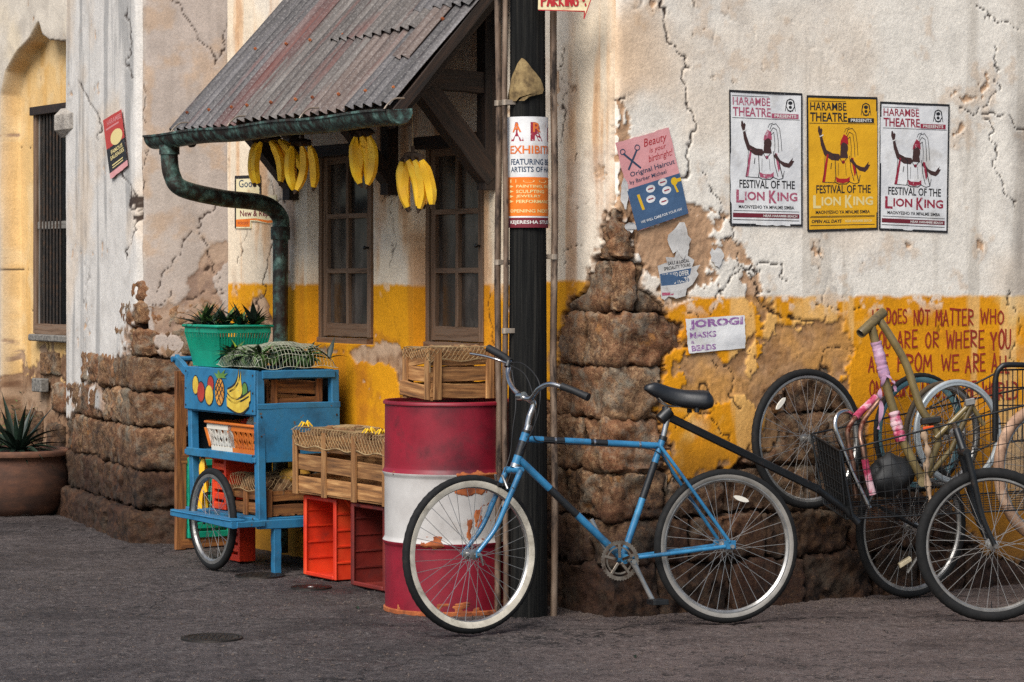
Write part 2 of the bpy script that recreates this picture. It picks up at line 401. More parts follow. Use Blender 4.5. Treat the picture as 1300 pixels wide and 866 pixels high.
M_BIKEBLUE = mat("bike_blue_enamel", [hx('#1e5375'), hx('#286b93'), hx('#3a82a8')], scale=8, rough=.35, bump=.05, coat=.3, dirt=(hx('#1b2c38'), 9, .54, .70), chips=(hx('#1a1c1e'), 30, .625, .645))
M_BAND = mat("black_band", [hx('#0b0c0e'), hx('#1a1d20')], scale=20, rough=.5, chips=(hx('#2b78b8'), 60, .66, .69))
M_RUBBER = mat("tyre_rubber", [hx('#0c0c0c'), hx('#191919')], scale=20, rough=.8, spec=.3, dirt=(hx('#2e2823'), 14, .55, .8))
M_CREAM = mat("cream_sidewall", [hx('#a49c8c'), hx('#d6cdbb')], scale=14, rough=.6, dirt=(hx('#6b6152'), 16, .52, .8))
M_RIM = mat("aluminium_rim", [hx('#8c8a86'), hx('#b9b7b3')], scale=14, rough=.38, metal=.85, bump=.05, dirt=(hx('#4d463e'), 16, .55, .8))
M_CHROME = mat("worn_chrome", [hx('#a9a7a4'), hx('#d0cecb')], scale=14, rough=.22, metal=1, bump=.05, dirt=(hx('#4c4038'), 18, .58, .72))
M_RUSTCHROME = mat("rusty_chrome", [hx('#7b5a46'), hx('#b49a8a')], scale=12, rough=.35, metal=.9, dirt=(hx('#5c2a1c'), 12, .42, .6))
M_SPOKE = mat("steel_spoke", [hx('#aaa8a5')], rough=.35, metal=.8, bump=0)
M_BLACKMETAL = mat("black_metal", [hx('#090a0b'), hx('#16181a')], scale=10, rough=.45, bump=.08, dirt=(hx('#3a2a20'), 16, .62, .76))
M_BLACKRUB = mat("black_grip", [hx('#0a0a0b'), hx('#161618')], scale=10, rough=.6, bump=.1)
M_LEATHER = mat("black_saddle_vinyl", [hx('#0c0e11'), hx('#191c20')], scale=8, rough=.42, bump=.12, bscale=120)
M_OLIVE = mat("olive_enamel", [hx('#4a3f25'), hx('#665734'), hx('#7b6b44')], scale=7, rough=.4, bump=.08, coat=.2, dirt=(hx('#2e2616'), 9, .55, .72))
M_PINK = mat("pink_cloth", [hx('#7f6c8a'), hx('#a87f98'), hx('#bda2b4')], scale=14, rough=.9, bump=.4, bscale=90)
M_PINKRED = mat("pink_red_cloth", [hx('#8f2240'), hx('#b4566f'), hx('#c9a9ae')], scale=13, rough=.9, bump=.4, bscale=90, lo=.42, hi=.58)
M_TAN = mat("tan_tyre", [hx('#6a4a34'), hx('#a4836a'), hx('#bfa48c')], scale=8, rough=.7, dirt=(hx('#3c2a20'), 9, .52, .7))
M_SILVER = mat("silver_paint", [hx('#8b9294'), hx('#b8bec0')], scale=10, rough=.4, metal=.4, dirt=(hx('#5b5e5e'), 14, .58, .8))
M_TEAL = mat("blue_grey_rim", [hx('#3a5f68'), hx('#6c949d')], scale=10, rough=.45, metal=.3)
M_RED = mat("drum_red_paint", [hx('#4f0a18'), hx('#780f22'), hx('#8c1428')], scale=4, rough=.5, bump=.1, bscale=18, dirt=(hx('#3b0a12'), 5, .56, .76), chips=(hx('#5a2a1c'), 26, .70, .72))
M_WHITE = mat("drum_white_paint", [hx('#8c8783'), hx('#aaa6a2'), hx('#bab7b3')], scale=4, rough=.55, bump=.1, bscale=18, dirt=(hx('#8d7a68'), 5, .58, .8), chips=(hx('#8a5a3c'), 24, .68, .71))
M_RUST = mat("rust", [hx('#4a1f10'), hx('#8f4a22'), hx('#b06a3a')], scale=12, rough=.9, bump=.5, bscale=70)
M_REDCRATE = mat("orange_red_plastic", [hx('#a82410'), hx('#cf3416'), hx('#dd4a22')], scale=4, rough=.5, bump=.04, dirt=(hx('#7a2412'), 7, .56, .8))
M_MAROON = mat("maroon_plastic", [hx('#4c1410'), hx('#6b1e17'), hx('#7e2a20')], scale=4, rough=.55, bump=.04, dirt=(hx('#2e1410'), 7, .5, .8))
M_GREENPL = mat("green_plastic", [hx('#04705a'), hx('#07876b'), hx('#0c9a7a')], scale=4, rough=.42, bump=.03, dirt=(hx('#0b5a48'), 8, .6, .85))
M_YELPL = mat("yellow_plastic", [hx('#c99a5a'), hx('#e0b878')], scale=5, rough=.45, bump=.03)
M_ORPL = mat("orange_plastic", [hx('#b8581a'), hx('#cf7426')], scale=5, rough=.45, bump=.03)
M_WHITEPL = mat("white_plastic", [hx('#c9c2b4'), hx('#ddd8cc')], scale=5, rough=.45, bump=.03)
M_BANANA = mat("banana_skin", [hx('#e5ab12'), hx('#f7c018'), hx('#fbd440')], scale=9, rough=.5, bump=.05, rv=.08, dirt=(hx('#6a3f10'), 26, .63, .70))
M_BANTIP = mat("banana_tip", [hx('#1c120a'), hx('#46301a')], scale=30, rough=.8)
M_FRUITR = mat("red_fruit", [hx('#9c1f10'), hx('#d0442a')], scale=9, rough=.4, rv=.1)
M_FRUITW = mat("pale_fruit", [hx('#c7bfae'), hx('#e5dfd2')], scale=9, rough=.5)
M_SACK = mat("sacking", [hx('#4a3420'), hx('#735437'), hx('#8f6c49')], scale=20, rough=.95, bump=.7, bscale=130)
M_NET = mat("net_cord", [hx('#6b553a'), hx('#a38a62')], scale=30, rough=.9, bump=0)
M_NETW = mat("pale_net_cord", [hx('#8f9280'), hx('#b9bca8')], scale=30, rough=.9, bump=0)
M_LEAFD = mat("dark_leaf", [hx('#0c1510'), hx('#16271c'), hx('#263a2b')], scale=4, stretch=(1, 6, 6), rough=.5, rv=.3, bump=.1)
M_LEAFG = mat("green_leaf", [hx('#243d1c'), hx('#42602c'), hx('#6a8548')], scale=4, stretch=(1, 6, 6), rough=.55, rv=.35, bump=.1)
M_LEAFY = mat("yellow_green_leaf", [hx('#56701c'), hx('#8a9c34')], scale=4, rough=.5, rv=.2, bump=.1)
M_PINEAP = mat("pineapple_skin", [hx('#6a4a18'), hx('#a87a26'), hx('#c29a3a')], scale=30, rough=.7, bump=.6, bscale=70)
M_TERRA = mat("terracotta", [hx('#33211a'), hx('#573726'), hx('#754d36')], scale=4, stretch=(1, 1, 2.5), rough=.85, bump=.25, bscale=40, dirt=(hx('#2c2019'), 3, .45, .72))
M_SOIL = mat("soil", [hx('#17100b'), hx('#2b1f16')], scale=40, rough=1, bump=.8)
M_BLACKIN = mat("dark_board", [hx('#0c0f12'), hx('#1b2024')], scale=6, rough=.7)
def paper(name, a, b, d=None): return mat(name, [a, b], scale=7, rough=.8, bump=.6, bscale=11, bdist=.006, dirt=d)
def ink(name, c, wear=None): return mat(name, [c], rough=.75, bump=0, chips=wear)
P_WHITE = paper("white_paper", hx('#c8c8c8'), hx('#e8e7e4'), (hx('#a39a8c'), 6, .52, .85))
P_YEL = paper("yellow_paper", hx('#d29a0a'), hx('#e6ac14'), (hx('#b07e12'), 8, .62, .85))
P_PINK = paper("pink_paper", hx('#c98888'), hx('#dba0a0'), (hx('#d9c4c0'), 9, .58, .8))
P_BLUE = paper("blue_print", hx('#35506f'), hx('#466384'))
P_ORANGE = paper("orange_print", hx('#d4660e'), hx('#e67c1c'))
P_OLD = mat("torn_old_paper", [hx('#4f3f26'), hx('#86704a'), hx('#a08a5e')], scale=22, rough=.9, bump=.3, bscale=60, dirt=(hx('#4a3920'), 30, .5, .66))
P_SCRAP = paper("scrap_paper", hx('#b4b0aa'), hx('#d8d6d2'), (hx('#8a8078'), 14, .5, .75))
I_BLACK = ink("black_ink", hx('#17171a'), (hx('#8a898b'), 46, .60, .68))
I_RED = ink("dark_red_ink", hx('#8f1c34'), (hx('#c9b6b8'), 70, .58, .64))
I_REDF = ink("faded_red_ink", hx('#a34a62'), (hx('#c6b4b8'), 70, .54, .62))
I_BRIGHT = ink("bright_red_ink", hx('#a4121c'))
I_PURPLE = ink("purple_ink", hx('#8a5a92'), (hx('#c9bfca'), 60, .5, .6))
I_WHITE = ink("white_ink", hx('#d6d3cc')); I_CREAM = ink("cream_ink", hx('#dcc88a')); I_ORANGE = ink("orange_ink", hx('#cf6a2a'))
I_BROWN = ink("brown_ink", hx('#3d2420')); I_GREEN = ink("green_ink", hx('#2f6a52')); I_BLUEI = ink("blue_ink", hx('#2b3f56'))
I_YEL = ink("yellow_ink", hx('#d9ae1a')); I_DKRED = ink("maroon_ink", hx('#6a1626'))
I_GRAFF = mat("red_wall_paint", [hx('#7c1c0c'), hx('#9c2a12')], scale=14, rough=.8, bump=.3, chips=(hx('#c9841c'), 40, .64, .70))
# ------------------------------------------------------------------ buildings
def L3(h, k=1.0): return np.array(hx(h, k)[:3])
def cmix(c, m, d): return c * (1 - m[..., None]) + np.asarray(d) * m[..., None]
def low(a, z, seed=3): return .003 * vn(np.asarray(a) * 1.3, np.asarray(z) * 1.3, 0, seed)
def lines(lo, hi, step, dense, extra=()):
    "grid lines: fine inside dense, coarse outside, with exact extra lines"
    a = list(np.arange(lo, dense[0], step * 6)) + list(np.arange(dense[0], dense[1], step)) + list(np.arange(dense[1], hi + step * 5, step * 6))
    a = [x for x in a if all(abs(x - e) > step * .3 for e in extra)] + list(extra)
    return np.array(sorted(a))
E_STONE = [(775, 274), (804, 290), (800, 319), (818, 344), (812, 365), (829, 386), (856, 411), (860, 436), (843, 455), (847, 475), (838, 520), (853, 604), (905, 600), (950, 580), (985, 560),
           (978, 500), (1010, 478), (1050, 480), (1075, 500), (1085, 530), (1090, 560), (1100, 605), (1180, 628), (1228, 650), (1240, 700), (1300, 712), (1420, 706), (1600, 722), (1600, 960), (600, 900),
           (600, 520), (700, 505), (708, 455), (712, 419), (725, 386), (741, 369), (760, 323)]
UNDER = [[(795, 292), (830, 272), (872, 262), (912, 272), (925, 318), (905, 366), (862, 378), (838, 352), (818, 345)], [(934, 318), (950, 322), (962, 376), (990, 392), (975, 420), (950, 400), (934, 350)],
         [(779, 122), (796, 132), (806, 190), (800, 262), (782, 280)], [(965, 410), (1070, 408), (1085, 450), (1085, 560), (1070, 600), (950, 590), (945, 470)], [(848, 470), (900, 520), (960, 500), (960, 420), (920, 452), (870, 452)]]
CR_R = [([(838, -20), (845, 30), (858, 60), (873, 85), (870, 112), (880, 150), (878, 205), (862, 248), (866, 275)], 1.7), ([(882, 213), (905, 240), (920, 270), (933, 305), (939, 325)], .8),
        ([(1217, 136), (1238, 138), (1254, 130), (1266, 108), (1269, 88), (1262, 60)], 1.0), ([(1254, 138), (1275, 148), (1288, 158), (1310, 168)], 1.3), ([(1251, 148), (1263, 179), (1266, 213), (1278, 231), (1283, 262)], 1.0),
        ([(1235, 0), (1262, 25), (1300, 40)], .8), ([(905, 392), (930, 352), (945, 338), (985, 342), (1000, 360)], 1.0), ([(940, 330), (960, 352), (965, 380), (990, 402), (1030, 410)], 1.3),
        ([(905, 455), (930, 470), (925, 500), (950, 520)], 1.0), ([(870, 400), (895, 408), (905, 392)], .8), ([(1180, 375), (1200, 400), (1195, 430)], .6),
        ([(1285, 372), (1292, 420), (1286, 460)], .7), ([(860, 545), (880, 520), (905, 530), (930, 560)], 1.0), ([(1040, 385), (1068, 395), (1095, 388)], .9)]
CR_L = [([(712, 60), (718, 120), (712, 180)], .9), ([(715, 330), (730, 316), (741, 308)], 1.0), ([(728, 205), (735, 190)], .9), ([(738, 262), (752, 256)], .7), ([(347, 292), (338, 330), (335, 362), (327, 400), (333, 440)], 1.6),
        ([(333, 440), (322, 470)], .9), ([(308, 262), (315, 300), (300, 330)], .7), ([(478, 250), (500, 236), (512, 262), (530, 272)], .9), ([(492, 238), (500, 300), (492, 340)], .6), ([(516, 440), (512, 480), (500, 520)], 1.0), ([(480, 376), (500, 400), (512, 440)], .5),
        ([(624, 372), (618, 400), (628, 440)], .9), ([(345, 225), (352, 250), (362, 262)], .8)]
def carve(px, py, cracks, seed=11):
    c = np.zeros(px.shape)
    jx, jy = fbm(px / 16, py / 16, 0, 3, seed) * 7, fbm(px / 16, py / 16, 5, 3, seed + 3) * 7
    for P, w in cracks:
        d = line_d(px + jx, py + jy, P); c = np.maximum(c, sst(.9 * w + .5, .2 * w, d) * min(1, w))
    return c
def paint(a, z, px, py, kind, seed):
    """colour and height of a plastered wall; kind picks the wall's own paints"""
    n1 = fbm(a * 1.6, z * 1.6, 0, 5, seed); n2 = fbm(a * 6, z * 6, 0, 5, seed + 9); n3 = fbm(a * 24, z * 24, 0, 4, seed + 17); n4 = fbm(a * 60, z * 60, 0, 3, seed + 23)
    stv = fbm(a * 9, z * .9, 0, 4, seed + 31)
    h = low(a, z, 3 if kind == 'R' else seed) + .0010 * n2 + .0006 * n3
    one = np.ones(px.shape)
    if kind == 'R':
        col = one[..., None] * L3('#f0e8da'); col = cmix(col, sst(.1, .8, n1) * .4, L3('#dcc4a8')); col = cmix(col, sst(.2, .8, n2) * .3, L3('#c3b9ae')); col = cmix(col, sst(.25, .7, stv) * .42, L3('#b3a898')); col = cmix(col, sst(.5, .9, n2 + .5 * n3) * .3, L3('#d8b48c'))
        col = cmix(col, sst(905, 780, px) * sst(-.4, .5, n1 + .3 * n2) * .6, L3('#dcb283'))
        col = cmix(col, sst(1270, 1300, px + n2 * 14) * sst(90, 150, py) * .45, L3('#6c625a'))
        yl = sst(-.008, .010, 1.425 + .010 * n2 + .006 * n3 - z) * (1 - .75 * sst(.12, .0, 1.425 - z) * sst(.1, .5, n2 + .6 * n3)) * (1 - .35 * sst(.3, .8, n1 + .4 * n2))
        ye = one[..., None] * L3('#e3980f'); ye = cmix(ye, sst(-.1, .6, n2) * .55, L3('#d08418')); ye = cmix(ye, sst(.1, .6, n1 + n3 * .25) * .6, L3('#e8bf72')); ye = cmix(ye, sst(.3, .6, stv) * .4, L3('#f0d49c')); ye = cmix(ye, sst(1.0, .5, z + .15 * n2) * .65, L3('#8a5a1c'))
        pale = sst(1000, 860, px) * sst(.15, -.1, poly_sd(px, py, [(800, 385), (960, 385), (960, 470), (800, 470)]) / 60) * 0
        col = cmix(col, yl, ye)
        u = np.full(px.shape, -99.)
        for U in UNDER: u = np.maximum(u, poly_sd(px, py, U))
        u = u + n2 * 15 + n3 * 9 - 3
        u = np.maximum(u, (n2 + .5 * n3 - 1.3) * 28)                               # small scattered flakes
        e = poly_sd(px, py, E_STONE) + n2 * 9 + n3 * 6 + n4 * 2
        ck = carve(px, py, CR_R)
        band = np.maximum(sst(-26, -4, e), sst(-40, 0, u) * sst(620, 600, py)) * (px < 1110)
        craze = sst(.035, .012, np.abs(vn(a * 8 + n2 * .25, z * 8 + n3 * .1, 0, 77))) * band * sst(-.6, .2, n1 + n2)
        ck = np.maximum(ck, craze * .8)
    elif kind == 'L':
        col = one[..., None] * L3('#e6d5bc'); col = cmix(col, sst(.0, .5, stv) * .55, L3('#dca468')); col = cmix(col, sst(-.1, .6, n1) * .4, L3('#e3ddd4')); col = cmix(col, sst(.25, .8, n2) * .3, L3('#a98c74'))
        col = cmix(col, sst(.35, .75, stv + .3 * n3) * .35, L3('#a87244')); col = cmix(col, sst(.06, .0, a) * .3 * sst(-.5, .5, n2), L3('#c9a076'))
        zy = np.where(a < .56, 1.50, 1.478)
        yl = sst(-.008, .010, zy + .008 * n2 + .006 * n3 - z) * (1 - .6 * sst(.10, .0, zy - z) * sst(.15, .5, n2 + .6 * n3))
        ye = one[..., None] * L3('#e09a10'); ye = cmix(ye, sst(-.1, .6, stv) * .6, L3('#c87c14')); ye = cmix(ye, sst(.1, .6, n1) * .3, L3('#eeb444')); ye = cmix(ye, sst(.3, .7, n2) * .45, L3('#a8641c'))
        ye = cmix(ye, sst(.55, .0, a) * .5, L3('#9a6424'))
        col = cmix(col, yl, ye)
        pk = poly_sd(px, py, [(385, 440), (478, 438), (540, 440), (530, 470), (505, 505), (488, 470), (450, 458), (400, 452)]) + n2 * 14 - 7
        u = np.maximum(pk, (n2 + .5 * n3 - 1.12) * 28)
        u = np.maximum(u, poly_sd(px, py, [(320, 380), (352, 376), (356, 440), (330, 450), (322, 420)]) + n2 * 10 - 2)
        e = poly_sd(px, py, E_STONE) + n2 * 9 + n3 * 6 + n4 * 2; e = np.where(a > 1.0, -99, e)
        ck = carve(px, py, CR_L)
    elif kind == 'P':       # pillar, face towards the street; greyer colour carries its shade
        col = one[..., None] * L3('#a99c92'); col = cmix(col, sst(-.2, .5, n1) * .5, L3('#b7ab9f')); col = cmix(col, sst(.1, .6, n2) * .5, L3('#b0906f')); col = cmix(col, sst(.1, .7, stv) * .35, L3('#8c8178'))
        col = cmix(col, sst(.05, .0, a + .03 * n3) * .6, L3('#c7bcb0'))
        u = np.maximum(poly_sd(px, py, [(236, 345), (262, 320), (290, 300), (292, 410), (240, 400), (225, 385)]) + n2 * 16 - 4, poly_sd(px, py, [(176, 380), (292, 390), (292, 440), (176, 440)]) + n2 * 22 - 12)
        e = poly_sd(px, py, [(160, 385), (176, 392), (188, 412), (200, 455), (228, 462), (252, 440), (262, 392), (300, 400), (300, 900), (100, 900)]) + n2 * 10 + n3 * 6
        ck = carve(px, py, [([(216, -10), (238, 25), (254, 46), (269, 66), (272, 84)], 1.5), ([(289, 25), (283, 66), (270, 80)], 1.0), ([(288, 252), (264, 269), (238, 294), (218, 335), (198, 365)], 1.4), ([(176, 100), (182, 140), (180, 160)], .7),
                            ([(250, 300), (268, 318), (262, 345), (275, 360)], .9), ([(195, 385), (215, 372), (220, 360)], .9), ([(180, 190), (184, 215), (180, 240)], .8), ([(240, 380), (262, 372), (286, 372)], 1.0)])
    elif kind == 'K':       # pillar, lit side; the brighter light is put into a paler colour
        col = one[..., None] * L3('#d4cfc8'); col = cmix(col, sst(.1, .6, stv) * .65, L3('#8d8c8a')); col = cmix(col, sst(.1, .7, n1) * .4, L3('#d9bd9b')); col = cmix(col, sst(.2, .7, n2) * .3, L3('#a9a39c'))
        u = (n2 + .5 * n3 - 1.12) * 28
        e = poly_sd(px, py, [(60, 545), (90, 530), (100, 525), (103, 490), (118, 474), (150, 460), (164, 441), (163, 405), (172, 388), (240, 388), (240, 900), (40, 900)]) + n2 * 7 + n3 * 4
        e = np.minimum(e, -(poly_sd(px, py, [(108, 492), (122, 484), (131, 500), (130, 524), (108, 520)]) + n3 * 3))
        ck = carve(px, py, [([(95, 98), (108, 120), (122, 150), (130, 180)], 1.1), ([(165, 10), (160, 60), (166, 100)], 1.0), ([(152, 215), (166, 240), (172, 262)], 1.2), ([(170, 240), (168, 300), (160, 330)], .9), ([(110, 330), (108, 380), (116, 420)], .5)])
    else:                   # wall with the pointed niche
        col = one[..., None] * L3('#cdc3b4'); col = cmix(col, sst(-.1, .6, n1) * .5, L3('#d6c3a2')); col = cmix(col, sst(.1, .6, n2) * .35, L3('#9f968b'))
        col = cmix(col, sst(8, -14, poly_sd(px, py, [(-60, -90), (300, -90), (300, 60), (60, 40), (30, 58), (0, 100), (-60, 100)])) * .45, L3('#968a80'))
        inn = poly_sd(px, py, NICHE)
        ye = one[..., None] * L3('#d9b47a'); ye = cmix(ye, sst(.0, .6, stv) * .5, L3('#cc9a50')); ye = cmix(ye, sst(.0, .6, n2) * .4, L3('#e3cba0')); ye = cmix(ye, sst(430, 520, py + n2 * 30) * .5, L3('#9a6c34'))
        col = cmix(col, sst(-3, 1, inn), ye)
        u = poly_sd(px, py, [(-40, 480), (60, 440), (95, 430), (95, 700), (-40, 700)]) + n2 * 26 + n3 * 9 - 6; u = np.maximum(u, (n2 + .5 * n3 - 1.12) * 28)
        e = np.full(px.shape, -99.)
        ck = carve(px, py, [([(30, 250), (45, 285), (55, 305)], 1.0), ([(0, 188), (18, 190)], 1.4), ([(22, 400), (40, 440), (30, 480), (48, 520)], 1.2), ([(-5, 350), (12, 340), (25, 352)], .8), ([(46, 470), (60, 500), (50, 540), (70, 560)], 1.2)])
        h = h - .13 * sst(-1.5, 1.5, inn)
    um = sst(-.6, .9, u); em = sst(-1.2, 1.2, e); rim = sst(-7, -1, e + n3 * 3)
    und = cmix(one[..., None] * L3('#a98464'), sst(-.2, .6, n3), L3('#7c573c')); und = cmix(und, sst(.0, .7, n2), L3('#c4a486'))
    if kind in 'R': und = cmix(und, yl * sst(-.7, .1, n1 + .6 * n2) * .85, L3('#d8983a')); und = cmix(und, yl * .45, L3('#b98c5c')); und = cmix(und, (z > 1.43) * .55, L3('#cfa884')); und = cmix(und, sst(470, 540, py + 20 * n2) * sst(935, 965, px) * .6, L3('#7c6044'))
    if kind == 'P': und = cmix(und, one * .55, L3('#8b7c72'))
    if kind == 'A': und = cmix(und, one * .45, L3('#5c4a3c'))
    col = cmix(col, um, und); col = cmix(col, rim * .8, L3('#8f6c4e'))
    col = cmix(col, em, L3('#3a281c') * (1 + .35 * n3[..., None]))
    col = cmix(col, sst(.3, .75, ck) * .95, L3('#2e1c12'))
    col = cmix(col, sst(.42, .0, z + .12 * n2) * .55 * (1 - em), L3('#4e3c30'))    # splashed dirt near the ground
    h = h - .007 * um * (1 + .12 * n3) - um * .0018 * n4 - .004 * rim * (1 + .6 * n4) - .007 * ck
    h = np.where(em > 0, h * (1 - em) + (-.048 + .008 * n3) * em, h)
    return h, col, e
NICHE = [(-60, 140), (-30, 112), (0, 92), (14, 78), (30, 57), (41, 44), (48.5, 30), (52, 44), (60, 52), (72, 53), (84, 55), (84, 900), (2, 900), (0, 480), (1, 250), (-2, 170)]
NICHE = [(2, 900), (2, 300), (1, 180), (2, 120), (8, 90), (22, 66), (38, 50), (48.5, 30), (53, 45), (62, 52), (84, 54), (140, 54), (140, 900)]

town = thing("corner_house", "corner house in white plaster with a yellow lower band and exposed corner stones", "house", (C0[0], C0[1], 0))
far = thing("arched_house", "grey and cream plastered building with a pointed niche and stone base", "building", (-2.2, 15.4, 0))
Zg = lines(-.1, 3.7, .0072, (0, 3.05))
def field(wall, A, Zs, kind, seed):
    a, z = np.meshgrid(A, Zs, indexing='ij'); P = np.stack([wall.o.x + wall.u.x * a, wall.o.y + wall.u.y * a, z], -1); px, py = proj(P)
    h, col, e = paint(a, z, px, py, kind, seed); return dict(a=a, z=z, P=P, px=px, py=py, h=h, col=col, e=e, w=wall)
def pos(f): return f['P'] + f['h'][..., None] * np.array([f['w'].n.x, f['w'].n.y, 0])
def weld(f, g, r=.03, chamfer=.02, seed=5):
    "let two walls that share the vertical line a = 0 meet in one worn edge"
    for x in (f, g): x['h'] = x['h'] - chamfer * np.exp(-x['a'] / (.016 + .012 * vn(x['z'] * 6, 0, 0, seed)))
    hf, hg = f['h'][:1], g['h'][:1]; out = []
    for x, o, ho in ((f, g, hg), (g, f, hf)):
        out.append(pos(x) + (np.exp(-x['a'] / r) * ho)[..., None] * np.array([o['w'].n.x, o['w'].n.y, 0]))
    return out
# windows in the side wall: openings at d = 0 and their recess
WOP = []
for l, r in ((390, 474), (525, 614)):
    a1, a0 = WL.a_at(l), WL.a_at(r); WOP.append((a0, a1, 1.16, 2.215))
RECESS = .105
ex = [x for a0, a1, _, _ in WOP for x in (a0, a0 + .0015, a1 - .0015, a1)]; ez = [x for x in (1.16, 1.1615, 2.2135, 2.215)]
Zl = lines(-.1, 3.7, .0085, (0, 3.05), ez)
Zc = np.array(sorted(set(np.round(np.concatenate([Zl]), 5))))
fR = field(WR, lines(0, 9.0, .0072, (0, 3.0)), Zc, 'R', 101)
A_END = WL.a_at(289)
fL = field(WL, np.append(lines(0, A_END - .011, .0095, (0, A_END - .02), ex), A_END), Zc, 'L', 201)
for a0, a1, z0, z1 in WOP:
    m = (fL['a'] > a0 + .001) & (fL['a'] < a1 - .001) & (fL['z'] > z0 + .001) & (fL['z'] < z1 - .001)
    fL['h'] = np.where(m, -RECESS, fL['h'])
PR, PL = weld(fR, fL)
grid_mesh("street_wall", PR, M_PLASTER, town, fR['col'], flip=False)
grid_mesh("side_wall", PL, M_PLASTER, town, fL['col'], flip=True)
K2 = PP(173, 350, 15.2); J = WL.pt(A_END, 0, -.01); K3 = PP(84, 350, 16.95)
u = (J - K2); WP = Wall(K2, (u.x, u.y), (u.y, -u.x)); PLEN = Vector((u.x, u.y)).length
u = (K3 - K2); WK = Wall(K2, (u.x, u.y), (-u.y, u.x)); KLEN = Vector((u.x, u.y)).length
WA = Wall((K3.x + .14, K3.y - .14 * 1.587), (-sT, cT), (-cT, -sT))
Zp = lines(-.1, 4.2, .011, (0, 3.3))
fP = field(WP, np.linspace(0, PLEN, 60), Zp, 'P', 301); fK = field(WK, np.linspace(0, KLEN, 110), Zp, 'K', 401)
PPp, PKk = weld(fP, fK, .04, .03)
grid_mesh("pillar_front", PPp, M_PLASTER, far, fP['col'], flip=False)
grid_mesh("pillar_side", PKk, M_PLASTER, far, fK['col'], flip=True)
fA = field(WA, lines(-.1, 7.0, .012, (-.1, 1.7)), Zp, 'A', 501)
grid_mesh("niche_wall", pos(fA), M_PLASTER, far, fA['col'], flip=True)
# plain backs so that the houses are solid
b = MB(); b.poly([WL.pt(A_END, 3.7, -.02), WL.pt(0, 3.7, -.02), WR.pt(9.0, 3.7, -.02), WR.pt(9.0, 3.7, -5), WL.pt(A_END, 3.7, -5)]); build("flat_roof", b, M_SOIL, town, 0)

# ---- stones
def stone(wallbox, parent, seed, m, amp=.019, fields=()):
    "rough rounded block: wallbox = (origin corner, X, Y, Z) edge vectors; built fine only as needed"
    o, X, Y, Z = wallbox; L = [X.length, Y.length, Z.length]; ax = [X.normalized(), Y.normalized(), Z.normalized()]; c = o + (X + Y + Z) / 2
    st = .0155; n = [max(3, int(l / st)) for l in L]; n = [min(34, k) for k in n]; V = []; idx = {}; F = []
    def vid(i, j, k):
        q = (i, j, k)
        if q not in idx: idx[q] = len(V); V.append([2 * i / n[0] - 1, 2 * j / n[1] - 1, 2 * k / n[2] - 1])
        return idx[q]
    for A, B, Cc in ((0, 1, 2), (1, 2, 0), (2, 0, 1)):
        for s_ in (0, 1):
            for i in range(n[A]):
                for j in range(n[B]):
                    q = []
                    for di, dj in ((0, 0), (1, 0), (1, 1), (0, 1)):
                        t = [0, 0, 0]; t[A] = i + di; t[B] = j + dj; t[Cc] = n[Cc] * s_; q.append(vid(*t))
                    F.append(q if s_ else q[::-1])
    V = np.array(V); H = np.array(L) / 2; p = V * H; cr = min(.024, H.min() * .7); inn = np.clip(p, -(H - cr), H - cr); d = p - inner if False else p - inn
    ln = np.linalg.norm(d, axis=1, keepdims=True) + 1e-9; p = inn + d / ln * np.minimum(ln, cr)
    nn = V / (np.abs(V).max(1, keepdims=True)); nn = np.where(np.abs(nn) > .93, np.sign(nn), nn * .25); nn /= np.linalg.norm(nn, axis=1, keepdims=True)
    W = np.array([list(a) for a in ax]); wp = p @ W + np.array(c)
    f = fbm(wp[:, 0] * 9, wp[:, 1] * 9, wp[:, 2] * 9, 4, seed, .6) * amp + fbm(wp[:, 0] * 38, wp[:, 1] * 38, wp[:, 2] * 38, 3, seed + 5, .6) * amp * .7 + (.4 - np.abs(vn(wp[:, 0] * 13, wp[:, 1] * 13, wp[:, 2] * 13, seed + 8))) * amp * .9 + vn(wp[:, 0] * 4, wp[:, 1] * 4, wp[:, 2] * 4, seed) * amp * .6
    wp = wp + (nn @ W) * f[:, None]
    for f_ in fields:        # where plaster still covers the block, the block stays behind it
        w = f_['w']; rel = wp - np.array(w.o); a_ = rel[:, 0] * w.u.x + rel[:, 1] * w.u.y; d_ = rel[:, 0] * w.n.x + rel[:, 1] * w.n.y; A_, Z_ = f_['a'][:, 0], f_['z'][0]
        i_ = np.clip(np.searchsorted(A_, a_), 0, len(A_) - 1); k_ = np.clip(np.searchsorted(Z_, wp[:, 2]), 0, len(Z_) - 1); ee = f_['e'][i_, k_]
        lim = -.022 + .05 * sst(-1.0, 5.0, ee); mk = (a_ > .02) if len(fields) == 2 else (a_ > -1); over = np.where(mk & (d_ > lim), d_ - lim, 0)
        wp = wp - over[:, None] * np.array([w.n.x, w.n.y, 0])
    mb = MB(); mb.add([tuple(x) for x in wp], F); return build("stone", mb, m, parent, 60)
def shows(wall, kind, a0, a1, z0, z1, f):
    A = f['a'][:, 0]; Z = f['z'][0]; i0, i1 = np.searchsorted(A, [min(a0, a1), max(a0, a1)]); k0, k1 = np.searchsorted(Z, [z0, z1])
    e = f['e'][i0:max(i1, i0 + 1), k0:max(k1, k0 + 1)]; return e.size and (e > -2).mean() > .04
CZ = [-.04, .215, .425, .64, .875, 1.115, 1.355, 1.59, 1.83]
random.seed(21); gap = .007
